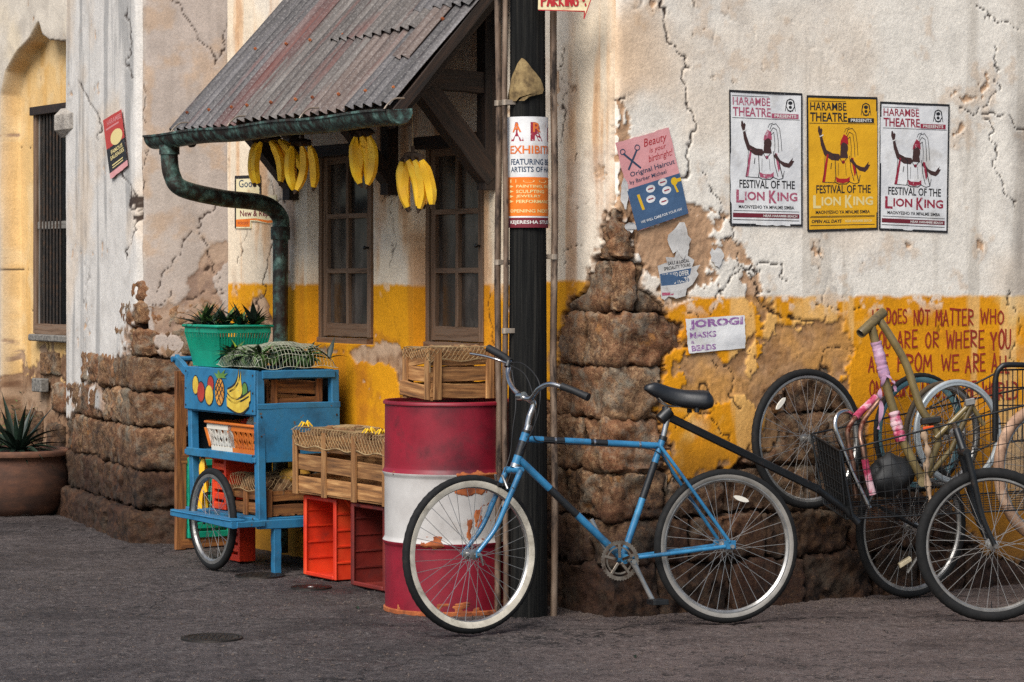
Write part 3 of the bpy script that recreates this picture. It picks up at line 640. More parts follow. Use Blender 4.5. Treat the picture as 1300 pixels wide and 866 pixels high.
for i in range(8):
    z0, z1 = CZ[i] + gap / 2, CZ[i + 1] - gap / 2; low_ = i < 4; out = .006 if low_ else 0
    la, lb = ((.42, .22) if i % 2 else (.26, .40)); la += ru(-.05, .05); lb += ru(-.05, .03)
    if i > 5: la, lb = (.12, .05)
    d = out + ru(-.004, .01)
    # the corner block: it shows on both walls; a skewed box whose edges follow the two walls (they meet at a right angle)
    o = WR.pt(0, z0) + WR.n * d + WL.n * d
    stone((o, WR.u * (la + d), WL.u * (lb + d), ZV * (z1 - z0)), town, 40 + i, M_STONE, .019 if low_ else .015, (fR, fL))
    for wall, a, end, f, kd in ((WR, la, 4.4, fR, 'R'), (WL, lb, 1.3, fL, 'L')):
        a += .014
        while a < end:
            ln = ru(.26, .56); d = out + ru(-.006, .014) * (1.6 if low_ else 1)
            if shows(wall, kd, a, a + ln, z0, z1, f):
                stone((wall.pt(a, z0, d), wall.u * ln, -wall.n * .11, ZV * (z1 - z0)) if kd == 'L' else (wall.pt(a, z0, d - .11), wall.u * ln, wall.n * .11, ZV * (z1 - z0)), town, random.randrange(999), M_STONE, .019 if low_ else .015, (f,))
            a += ln + .014
# pillar stones
CP = [.02, .19, .41, .64, .86, 1.05, 1.22, 1.36]
for i in range(-1, 7):
    if i < 0: z0, z1, out = -.08, .17, .055
    else: z0, z1, out = CP[i] + gap / 2 + (.0 if i else .15), CP[i + 1] - gap / 2, -.006
    if i == 0: z0, z1 = .185, .40
    if i == 1: z0, z1 = .415, .64
    if i > 1: z0, z1 = [.0, .0, .655, .865, 1.06, 1.23, 1.385][i], [0, 0, .85, 1.045, 1.215, 1.37, 1.5][i]
    la, lb = ((.3, .55) if i % 2 else (.42, .35)); d = out
    if i > 3: la, lb = .16, .12
    o = WP.pt(0, z0) + WP.n * d + WK.n * d * .6
    stone((o, WP.u * la, WK.u * lb, ZV * (z1 - z0)), far, 70 + i, M_STONE, .017)
    for wall, a, end, f, kd in ((WP, la, PLEN, fP, 'P'), (WK, lb, KLEN, fK, 'K')):
        a += gap
        while a < end - .05:
            ln = ru(.25, .5); dd = d + ru(-.006, .012); ln = min(ln, end + .03 - a)
            if i < 0 or shows(wall, kd, a, a + ln, z0, z1, f):
                bx = (wall.pt(a, z0, dd), wall.u * ln, -wall.n * .14, ZV * (z1 - z0)) if kd == 'K' else (wall.pt(a, z0, dd - .14), wall.u * ln, wall.n * .14, ZV * (z1 - z0))
                stone(bx, far, random.randrange(999), M_STONE, .017)
            a += ln + gap
# rubble stones under the niche
for (px, py, w, h) in ((62, 462, .3, .16), (75, 505, .26, .2), (40, 540, .3, .2), (70, 560, .25, .22), (52, 590, .4, .2), (84, 600, .2, .2)):
    a, z = WA.az(px, py, -.11); stone((WA.pt(a - w / 2, z - h / 2, -.105), WA.u * w, -WA.n * .1, ZV * h), far, random.randrange(999), M_STONE, .014)

# ---- the two casement windows
def rect(w, a0, a1, z0, z1, d0, d1, mb=None, bev=.002):
    mb = mb or MB(); mb.box(w.pt(min(a0, a1), z0, d0), w.u * abs(a1 - a0), ZV * (z1 - z0), w.n * (d1 - d0), bev); return mb
for (a0, a1, z0, z1), (pl, pr) in zip(WOP, ((404, 474), (541, 616))):
    d = -RECESS; al, ar = WL.a_at(pl, d), WL.a_at(pr, d) - .02; zb, zt = z0 + .012, z1 - .004
    al = min(al, a1 - .003)
    fr = build("window", rect(WL, ar, al, zt - .05, zt, d - .004, d + .035), M_FRAMEWOOD, town)      # head of the frame
    up = WL.u
    piece("jamb", WL.pt(al - .016, zb, d + .018), WL.pt(al - .016, zt - .05, d + .018), .032, .04, up, M_FRAMEWOOD, fr)
    piece("sill_rail", WL.pt(al, zb + .0, d + .022), WL.pt(ar, zb, d + .022), .035, .055, ZV, M_FRAMEWOOD, fr)
    A0, A1, B0, B1 = ar + .0, al - .036, zb + .024, zt - .054; sw = .042
    for aa in (A1 - sw / 2, A0 + sw / 2): piece("stile", WL.pt(aa, B0, d + .012), WL.pt(aa, B1, d + .012), sw, .03, up, M_FRAMEWOOD, fr)
    piece("rail", WL.pt(A1 - sw, B0 + .035, d + .012), WL.pt(A0 + sw, B0 + .035, d + .012), .07, .03, ZV, M_FRAMEWOOD, fr)
    piece("rail", WL.pt(A1 - sw, B1 - .02, d + .012), WL.pt(A0 + sw, B1 - .02, d + .012), .04, .03, ZV, M_FRAMEWOOD, fr)
    iw = (A1 - A0 - 2 * sw); bars = .026; zz0, zz1 = B0 + .07, B1 - .04; ph = (zz1 - zz0 - 2 * bars) / 3; pw = (iw - bars) / 2
    piece("muntin", WL.pt(A0 + sw + pw + bars / 2, zz0, d + .014), WL.pt(A0 + sw + pw + bars / 2, zz1, d + .014), bars, .024, up, M_FRAMEWOOD, fr)
    for k in range(3):
        z_ = zz0 + k * (ph + bars)
        if k: piece("muntin", WL.pt(A1 - sw, z_ - bars / 2, d + .0145), WL.pt(A0 + sw, z_ - bars / 2, d + .0145), bars, .026, ZV, M_FRAMEWOOD, fr)
        for j in range(2):
            aa = A0 + sw + j * (pw + bars); build("pane", rect(WL, aa, aa + pw, z_, z_ + ph, d - .003, d + .004, None, 0), M_PANE, fr, 0)
    kb = MB(); kb.lathe([(0, .035), (.008, .033), (.011, .026), (.008, .018), (.005, .012), (.005, 0)], WL.pt(A0 + .022, zz0 + 1.5 * ph, d + .026), WL.n, 12); build("knob", kb, M_BLACKMETAL, fr, 40)
    piece("lintel", WL.pt(a1 + .0, z1 - .03, -.045), WL.pt(a0, z1 - .03, -.045), .06, .09, ZV, M_DARKWOOD, fr)

# ---- barred window in the niche
d = -.128; aL, aR = WA.a_at(52, d), WA.a_at(95, d); zt = WA.az(60, 146, d)[1]; zb = WA.az(70, 424, d)[1]
w = build("barred_window", rect(WA, aL + .03, aR - .06, zt, zt + .055, d - .02, d + .07), M_DARKWOOD, far)
build("pane", rect(WA, aL, aR - .04, zb, zt, d - .02, d + .006, None, 0), M_BLACKGLASS, w, 0)
piece("jamb", WA.pt(aL, zb, d + .02), WA.pt(aL, zt, d + .02), .05, .05, WA.u, M_FRAMEWOOD, w)
piece("rail", WA.pt(aL, zb + .03, d + .02), WA.pt(aR, zb + .03, d + .02), .07, .05, ZV, M_FRAMEWOOD, w)
zc = WA.az(75, 286, d)[1]; piece("rail", WA.pt(aL, zc, d + .018), WA.pt(aR, zc, d + .018), .05, .03, ZV, M_GREYWOOD, w)
piece("stile", WA.pt(aL - .05, zb, d + .016), WA.pt(aL - .05, zt, d + .016), .03, .03, WA.u, M_GREYWOOD, w)
for k in range(7):
    aa = aL - .09 - k * .055; t = MB().tube([WA.pt(aa, zb, d + .035), WA.pt(aa, zt, d + .035)], .008, 6); build("iron_bar", t, M_IRON, w)
build("sill", rect(WA, aL + .06, aR, zb - .05, zb - .004, d - .02, d + .07, None, .008), M_GREYWOOD, far)
# plaster block that juts from the pillar beside the window
zz = WA.az(80, 173, .05)[1]; a_, b_ = WA.a_at(64, .05), WA.a_at(104, .05)
mb = MB(); mb.box(WA.pt(b_, zz, d + .02), WA.u * (a_ - b_), ZV * .185, WA.n * .15, .045); build("plaster_block", mb, mat("grey_white_plaster", [hx('#6d6660'), hx('#9c948a'), hx('#b3aba0')], scale=9, rough=.95, bump=1.0, bscale=30, bdist=.02), far, 50)
a, z = WA.az(46, 489, -.07); build("wooden_plug", MB().box(WA.pt(a + .06, z - .045, -.12), WA.u * -.16, ZV * .09, WA.n * .06, .006), M_GREYWOOD, far)
# ------------------------------------------------------------------ post and conduits
PX_, PZ_ = PP(669.5, 350, 11.86).x, 11.86; PRAD = .087
post = thing("utility_post", "thick black tarred round post standing in front of the house corner", "post", (PX_, PZ_, 0))
def pw(a, h): return 1 + .02 * math.sin(3 * a + h * .7) + .012 * math.sin(7 * a + h * 1.3)
build("shaft", MB().lathe([(PRAD * 1.04, -.05)] + [(PRAD * (1.03 - .01 * k), .2 * k) for k in range(1, 22)] + [(0, 4.2)], (PX_, PZ_, 0), (0, 0, 1), 40, pw), M_POST, post, 40)
def conduit(px, Z, r, label, bottom=0.0, clamps=(), top=4.1):
    x = PP(px, 350, Z).x; t = thing("conduit_pipe", label, "pipe", (x, Z, 0), 0, "pipes clamped along the post")
    pts = [(x + .004 * math.sin(k * 1.3 + px), Z + .003 * math.cos(k * 1.7), bottom + (top - bottom) * k / 14) for k in range(15)]
    build("pipe", MB().tube(pts, r, 12), M_CONDUIT, t)
    for py in clamps:
        z = HC - (py - HY) / FP * Z; b = MB(); b.lathe([(r, -.012), (r + .004, -.012), (r + .004, .012), (r, .012)], (x, Z, z), (0, 0, 1), 16)
        b.box((x, Z - r - .006, z - .011), (.075 if px < 669 else -.05, .03, 0), (0, .003, 0), (0, 0, .022), .002); build("pipe_clamp", b, M_CLAMP, t)
        b = MB(); b.lathe([(0, .007), (.006, .006), (.007, 0)], (x + (.06 if px < 669 else -.04), Z - r + .014, z), (0, -1, 0), 8); build("bolt", b, M_CLAMP, t)
conduit(632.6, 11.93, .0145, "pale weathered pipe furthest left beside the black post", clamps=(131, 333))
conduit(641.6, 11.80, .0125, "slim brown pipe running up close against the left side of the black post", clamps=(130, 420, 640))
conduit(703.4, 11.86, .0155, "single brown pipe between the black post and the house corner", clamps=(326,))
# ------------------------------------------------------------------ awning of corrugated sheets
aw = thing("awning", "lean-to awning of rusty corrugated sheets on timber brackets above the two windows", "awning", tuple(WL.pt(1.9, 0, 0)))
ZE, PITCH, DE = 2.295, 1.08, .72; SL = math.hypot(1, PITCH)
def roofp(a, q, lift=0.0):
    "point on the roof plane: a along the wall, q metres up the slope from the eave"
    d = DE - q / SL; z = ZE + q * PITCH / SL; nx = WL.n * (PITCH / SL) + ZV * (1 / SL)
    return WL.pt(a, z, d) + nx * lift
def sheet(a0, a1, q0, q1, lift, m, pitch=.088, amp=.0145, jag=0.0, sag=0.0):
    n = max(6, int(abs(a1 - a0) / pitch * 8)); mrow = 9; P = np.zeros((n + 1, mrow, 3)); ph = rnd() * 6
    for i in range(n + 1):
        a = a0 + (a1 - a0) * i / n; w = amp * math.cos(2 * math.pi * a / pitch)
        for j in range(mrow):
            q = q0 + (q1 - q0) * j / (mrow - 1) + (jag * math.sin(a * 9 + ph) if j == 0 else 0)
            P[i, j] = roofp(a, q, lift + w + .004 * math.sin(a * 3.1 + q * 4 + ph) + sag * (1 - j / 8))
    mb = MB(); idx = lambda i, j: i * mrow + j
    V = [tuple(P[i, j]) for i in range(n + 1) for j in range(mrow)]; nn = WL.n * (PITCH / SL) + ZV * (1 / SL)
    V2 = [tuple(Vector(v) - nn * .0012) for v in V]; k = len(V)
    F = [(idx(i, j), idx(i + 1, j), idx(i + 1, j + 1), idx(i, j + 1)) for i in range(n) for j in range(mrow - 1)]
    F2 = [tuple(x + k for x in f[::-1]) for f in F]
    E = [(idx(i, 0), idx(i, 0) + k, idx(i + 1, 0) + k, idx(i + 1, 0)) for i in range(n)] + [(idx(0, j), idx(0, j + 1), idx(0, j + 1) + k, idx(0, j) + k) for j in range(mrow - 1)] + [(idx(n, j + 1), idx(n, j), idx(n, j) + k, idx(n, j + 1) + k) for j in range(mrow - 1)]
    mb.add(V + V2, F + F2 + E); o_ = roofp(a0, q0); Y_ = (roofp(a0, 1) - roofp(a0, 0)).normalized(); X_ = Y_.cross(nn).normalized()
    Mx = Matrix(((X_.x, Y_.x, nn.x, o_.x), (X_.y, Y_.y, nn.y, o_.y), (X_.z, Y_.z, nn.z, o_.z), (0, 0, 0, 1))); me = mesh_of("roof_sheet", mb, m, 50, Mx.inverted())
    bm = bmesh.new(); bm.from_mesh(me); bmesh.ops.recalc_face_normals(bm, faces=bm.faces); bm.to_mesh(me); bm.free(); link("roof_sheet", me, aw, Mx)
AR, ALF = .755, 3.13
sheet(ALF, 2.56, -.01, 1.02, .000, M_ROOF[2]); sheet(2.60, 2.30, -.015, 1.02, .003, M_ROOF[1]); sheet(2.36, 1.55, 0, 1.02, .006, M_ROOF[0]); sheet(1.60, 1.16, -.005, 1.02, .009, M_ROOF[3]); sheet(1.20, AR, .0, 1.02, .012, M_ROOF[2])
sheet(1.98, 1.10, .52, 1.04, .026, M_ROOF[0], jag=.006); sheet(1.28, AR - .0, .64, 1.04, .034, M_ROOF[2], jag=.005); sheet(1.06, .90, .31, .80, .022, M_ROOF[3], jag=.006)
# nails
for a, q in [(x, .09) for x in np.arange(.83, 3.1, .237)] + [(x, .55) for x in np.arange(.9, 3.1, .316)]:
    p = roofp(round(a / .088) * .088, q, .034); nn = WL.n * (PITCH / SL) + ZV * (1 / SL); build("roofing_nail", MB().lathe([(0, .004), (.007, .002), (.009, -.01)], p, nn, 8), M_RUST, aw)
up_n = WL.n * (PITCH / SL) + ZV * (1 / SL)
for q, w_ in ((.05, .07), (.52, .07), (.95, .07)):
    piece("purlin", roofp(AR + .03, q, -.045), roofp(ALF - .03, q, -.045), .055, w_, up_n, M_DARKWOOD, aw)
for a in (AR + .16, 1.98, 3.06): piece("rafter", roofp(a, -.0, -.105), roofp(a, 1.0, -.105), .07, .06, up_n, M_DARKWOOD, aw)
piece("barge_board", roofp(AR + .012, .0, -.05), roofp(AR + .012, 1.02, -.03), .05, .018, up_n, M_DARKWOOD, aw)
for a in (1.04, 1.98, 3.06):
    th = .11 if a < 1.5 else .075
    piece("strut", WL.pt(a, 1.99, .01), WL.pt(a, 2.50, .47), th, .085, ZV, M_DARKWOOD, aw, warp=.004)
    piece("tie_beam", WL.pt(a + .002, 2.44, -.02), WL.pt(a + .002, 2.46, .52), .10, .07, ZV, M_DARKWOOD, aw, warp=.004)
    piece("wall_plate", WL.pt(a, 1.93, .03), WL.pt(a, 2.9, .03), .08, .06, UL, M_DARKWOOD, aw)
# ------------------------------------------------------------------ gutter and downpipe
gd = .775; aR, aLg = WL.a_at(507, gd), WL.a_at(197, gd); zg = 2.262
gut = thing("rain_gutter", "green-stained copper gutter under the awning with its curved downpipe", "gutter", tuple(WL.pt(1.9, 0, gd)))
R0 = .068; mb = MB(); N = 26; prof = [(R0 + .006, .004), (R0 + .006, -.006), (R0 - .001, -.006)] + [(R0 * math.cos(t), -R0 * math.sin(t)) for t in np.linspace(.1, math.pi - .1, 13)] + [(-R0, -.004), (-R0, .01)]
inner = [(x * .97, y * .96 + .001) for x, y in prof[::-1]]; ring = prof + inner; V = []
for i in range(N + 1):
    a = aR + (aLg - aR) * i / N; dz = .004 * math.sin(i * .7)
    for x, y in ring: V.append(WL.pt(a, zg + y + dz, gd + x))
m_ = len(ring); F = [(i * m_ + j, (i + 1) * m_ + j, (i + 1) * m_ + (j + 1) % m_, i * m_ + (j + 1) % m_) for i in range(N) for j in range(m_)]
mb.add(V, F); build("gutter_trough", mb, M_COPPER, gut, 50, fix=True)
for a in (aR, aLg):
    mb = MB(); sg = -1 if a == aR else 1; P = [(R0 * math.cos(t), -R0 * math.sin(t)) for t in np.linspace(0, math.pi, 15)]
    A = [WL.pt(a, zg + y, gd + x) for x, y in P]; B = [WL.pt(a + sg * .012, zg + y * .9, gd + x * .92) for x, y in P]
    mb.add(A + B, [tuple(range(15)), tuple(range(15, 30))[::-1]] + [(i, i + 1, i + 16, i + 15) for i in range(14)]); build("end_cap", mb, M_COPPER, gut, 30, fix=True)
for px in (228, 300, 392, 500):
    a = WL.a_at(px, gd); mb = MB().tube(crom([WL.pt(a, zg + .005, gd + .05), WL.pt(a, zg + .03, gd + .03), WL.pt(a + .01, zg + .055, gd - .01), WL.pt(a + .02, zg + .06, gd - .065)], 5), .004, 6); build("gutter_hook", mb, M_CLAMP, gut)
# downpipe: drops from the trough, bends back to the wall, then runs down it
aT, aB = WL.a_at(215, gd), WL.a_at(356, .085)
P0 = WL.pt(aT, zg - .05, gd); z1 = WL.az(218, 222, gd)[1]
dn = [P0, WL.pt(aT, zg - .12, gd), WL.pt(aT, z1, gd - .015), WL.pt(aT - .01, z1 - .07, gd - .07)]
zt = WL.az(340, 258, .2)[1]; dn += [WL.pt(aT + (aB - aT) * .45, (z1 + zt) / 2 - .045, .46), WL.pt(aT + (aB - aT) * .8, zt + .0, .2), WL.pt(aB, zt - .07, .09), WL.pt(aB, zt - .16, .085)]
build("downpipe", MB().tube(crom(dn, 9), .046, 18), M_COPPER, gut, 60)
build("downpipe", MB().tube([WL.pt(aB, zt - .15, .085), WL.pt(aB, .9, .085), WL.pt(aB, .02, .085)], .042, 18), M_COPPER, gut, 60)
for z_ in (zt - .16, 1.0): build("pipe_collar", MB().lathe([(.044, -.035), (.053, -.033), (.053, .033), (.046, .036)], WL.pt(aB, z_, .085), (0, 0, 1), 20), M_COPPER, gut, 40)
build("outlet", MB().lathe([(.05, 0), (.054, -.0), (.054, -.05), (.047, -.05)], WL.pt(aT, zg - .055, gd), (0, 0, 1), 20), M_COPPER, gut, 40)
# ------------------------------------------------------------------ bananas
def banana_mesh(L, bend, r, k):
    pts = []; R = []; n = 12
    for i in range(n + 1):
        t = i / n; a = bend * (t - .15); pts.append(Vector((math.sin(a) * L / bend - math.sin(-.15 * bend) * L / bend, .0, -(1 - math.cos(a)) * L / bend * 0 - t * L * .0)))
    pts = []; x = z = 0; a = -bend * .15 + .25
    for i in range(n + 1):
        pts.append(Vector((x, 0, z))); t = i / n; a_ = .40 - bend * .85 * t; x += math.sin(a_) * L / n; z -= math.cos(a_) * L / n
        R.append(r * (0.22 + .78 * min(1, (t / .26)) ** 1.1) * (1 if t < .62 else max(.16, 1 - ((t - .62) / .38) ** 2.2 * .86)))
    mb = MB(); mb.tube(pts, R, 5); V = [Vector(v) for v in mb.v]
    for i, f in enumerate(mb.f): mb.mi[i] = 1 if (i // 5 >= 11 or i < 5 or i >= 60) else 0
    return mesh_of("banana", mb, [M_BANANA, M_BANTIP], 62)
random.seed(3); BM = [banana_mesh(ru(.21, .24), b, ru(.0205, .0235), 0) for b in (.75, .95, 1.15, .6)]
def bunch(top, label, fruit, string=None, sc=1.0):
    sc *= 1.08
    t = thing("banana_bunch", label, "bananas", tuple(top), 0, "banana bunches hung under the gutter")
    side, out = -UL, WL.n
    for k, (dx, dd, rz, tilt) in enumerate(fruit):
        o = top + side * dx * 1.2 + out * dd * .7
        M = Matrix.Translation(o) @ Matrix.Rotation(rz, 4, 'Z') @ Matrix.Rotation(tilt * .9 - .02, 4, 'Y') @ Matrix.Scale(sc, 4)
        link("banana", BM[k % 4], t, M)
    mb = MB().ball(top + ZV * .0, .034, 10, 7, .22, (1.5, 1, .6)); mb.tube([top, top + ZV * .05], .009, 6); build("stem", mb, M_BANTIP, t)
    if string: build("string", MB().tube([top + ZV * .04, string], .0022, 5), M_NET, t)
def hang(px, py, d): return WL.pp(px, py, d)
h1 = hang(345, 176, .52); bunch(h1, "long spread bunch of bananas hanging furthest left beneath the gutter", [(-.13, .02, 2.6, .12), (-.07, .05, 2.9, .0), (-.01, .06, 3.3, -.1), (.03, .05, .2, -.45), (.07, .03, -.2, -.6), (.0, -.02, .6, -.1), (.05, .08, 0, -.3)], h1 + ZV * .2, 1.05)
h2 = hang(384, 181, .52); bunch(h2, "tight bunch of bananas with black tips, right beside the long spread bunch", [(-.05, .03, 3.0, .25), (-.01, .06, 3.3, .1), (.035, .05, .2, .1), (.05, .0, .1, .1)], h2 + ZV * .2, 1.1)
h3 = hang(464, 168, .54); bunch(h3, "three pale-tipped bananas hanging before the left window", [(-.03, .04, 3.1, .25), (.0, .05, .3, -.1), (.04, .03, .1, .0), (.0, -.02, 2.8, .0)], h3 + ZV * .2, 1.15)
h4 = hang(524, 199, .50); bunch(h4, "banana bunch on a red string, lowest of the hanging fruit", [(-.04, .04, 2.8, .3), (-.01, .05, .3, -.35), (.03, .04, .1, -.15), (.05, .0, 0, -.05), (-.02, .0, 2.9, .1), (.01, .07, .2, -.2)], hang(523, 140, .5), 1.12)
# ------------------------------------------------------------------ lettering
SF = {'A': [[(0, 0), (.48, 1), (1, 0)], [(.2, .36), (.82, .36)]], 'B': [[(.05, 0), (.05, 1)], [(.05, 1), (.75, .95), (.8, .68), (.05, .53), (.9, .45), (.9, .08), (.05, 0)]], 'C': [[(.95, .8), (.6, 1), (.15, .8), (.05, .4), (.3, .03), (.95, .12)]],
      'D': [[(.08, 0), (.08, 1)], [(.0, 1), (.7, .88), (.95, .5), (.7, .1), (.0, 0)]], 'E': [[(.9, 1), (.08, .98), (.08, 0), (.95, .02)], [(.08, .5), (.75, .52)]], 'F': [[(.95, 1), (.08, .98), (.08, 0)], [(.08, .52), (.75, .54)]],
      'G': [[(.95, .82), (.55, 1), (.1, .75), (.08, .3), (.45, 0), (.92, .12), (.92, .48), (.55, .47)]], 'H': [[(.08, 1), (.08, 0)], [(.92, 1), (.92, 0)], [(.08, .5), (.92, .52)]], 'I': [[(.5, 1), (.5, 0)]], 'J': [[(.8, 1), (.8, .2), (.4, 0), (.05, .2)]],
      'K': [[(.08, 1), (.08, 0)], [(.92, 1), (.1, .45), (.95, 0)]], 'L': [[(.1, 1), (.1, .02), (.9, .02)]], 'M': [[(0, 0), (.12, 1), (.5, .35), (.88, 1), (1, 0)]], 'N': [[(.05, 0), (.05, 1), (.92, 0), (.95, 1)]], 'O': [[(.5, 1), (.08, .72), (.08, .25), (.5, 0), (.92, .28), (.9, .75), (.5, 1)]],
      'P': [[(.08, 0), (.08, 1)], [(.0, 1), (.85, .92), (.88, .58), (.08, .45)]], 'Q': [[(.5, 1), (.08, .7), (.1, .25), (.5, 0), (.9, .3), (.9, .75), (.5, 1)], [(.55, .25), (1, -.08)]], 'R': [[(.08, 0), (.08, 1)], [(.0, 1), (.85, .9), (.85, .58), (.08, .48), (.95, 0)]],
      'S': [[(.9, .85), (.5, 1), (.1, .78), (.3, .55), (.85, .38), (.85, .1), (.4, 0), (.05, .15)]], 'T': [[(0, 1), (1, .98)], [(.5, 1), (.5, 0)]], 'U': [[(.08, 1), (.1, .2), (.45, 0), (.88, .2), (.92, 1)]], 'V': [[(0, 1), (.5, 0), (1, 1)]],
      'W': [[(0, 1), (.22, 0), (.5, .75), (.78, 0), (1, 1)]], 'X': [[(0, 1), (1, 0)], [(1, 1), (0, 0)]], 'Y': [[(0, 1), (.5, .5), (1, 1)], [(.5, .5), (.5, 0)]], 'Z': [[(0, 1), (.95, 1), (.05, 0), (1, 0)]], '"': [[(.35, 1), (.3, .8)], [(.65, 1), (.6, .8)]], "'": [[(.5, 1), (.45, .8)]],
      '.': [[(.45, .06), (.55, 0)]], '!': [[(.5, 1), (.5, .3)], [(.47, .08), (.53, 0)]], '-': [[(.15, .5), (.85, .5)]], '&': [[(.95, .3), (.5, 0), (.15, .2), (.7, .8), (.45, 1), (.25, .8), (.95, 0)]], '8': [[(.5, .55), (.15, .8), (.5, 1), (.85, .8), (.5, .55), (.1, .25), (.5, 0), (.9, .25), (.5, .55)]]}
WIDE = {'I': .45, 'M': 1.25, 'W': 1.3, '.': .4, '!': .4, "'": .4, 'L': .8, 'J': .8}
def hand(text, x0, y0, x1, y1, th=.13, jit=.04, lean=0.0, gapk=.28, smooth=3):
    "brush lettering fitted into a box, as 2-D polygons"
    ws = [(.6 if ch == ' ' else WIDE.get(ch, 1.0)) for ch in text]; tot = sum(ws) + gapk * (len(text) - 1); k = (x1 - x0) / tot; H = y1 - y0; x = x0; out = []
    for ch, w in zip(text, ws):
        if ch != ' ' and ch in SF:
            jx, jy, jh = ru(-jit, jit) * H, ru(-jit, jit) * H, 1 + ru(-jit, jit) * 1.5
            for st in SF[ch]:
                P = [(x + jx + (u + lean * v) * w * k, y0 + jy + v * H * jh) for u, v in st]
                if len(P) > 2 and smooth and ch in 'BCDGJOPQRSU8&"': P = [(p.x, p.y) for p in crom([(a, b, 0) for a, b in P], smooth)]
                t = th * H * ru(.85, 1.1)
                for i in range(len(P) - 1):
                    a, b = Vector(P[i]), Vector(P[i + 1]); d = b - a
                    if d.length < 1e-9: continue
                    d.normalize(); n = Vector((-d.y, d.x)) * t / 2; a2, b2 = a - d * t * .35, b + d * t * .35; ta, tb = ru(.85, 1.1), ru(.85, 1.1)
                    out.append([a2 - n * ta, b2 - n * tb, b2 + n * tb, a2 + n * ta])
        x += (w + gapk) * k
    return out
_tc = {}
def typed(text, x0, y0, x1, y1, bold=.0, shear=0.0, fit=True, align='L'):
    "typeset text fitted to a box, as (vertices, faces) in 2-D"
    key = (text, round(bold, 3), round(shear, 3))
    if key not in _tc:
        cu = bpy.data.curves.new("t", 'FONT'); cu.body = text; cu.offset = bold; cu.shear = shear; cu.resolution_u = 2
        ob = bpy.data.objects.new("t", cu); me = bpy.data.meshes.new_from_object(ob); V = np.array([v.co[:2] for v in me.vertices]); Fc = [tuple(p.vertices) for p in me.polygons]
        bpy.data.objects.remove(ob); bpy.data.curves.remove(cu); bpy.data.meshes.remove(me); _tc[key] = (V, Fc)
    V, Fc = _tc[key]; lo, hi = V.min(0), V.max(0); s_ = (np.array([x1 - x0, y1 - y0])) / (hi - lo)
    return [tuple(p) for p in (V - lo) * s_ + np.array([x0, y0])], Fc
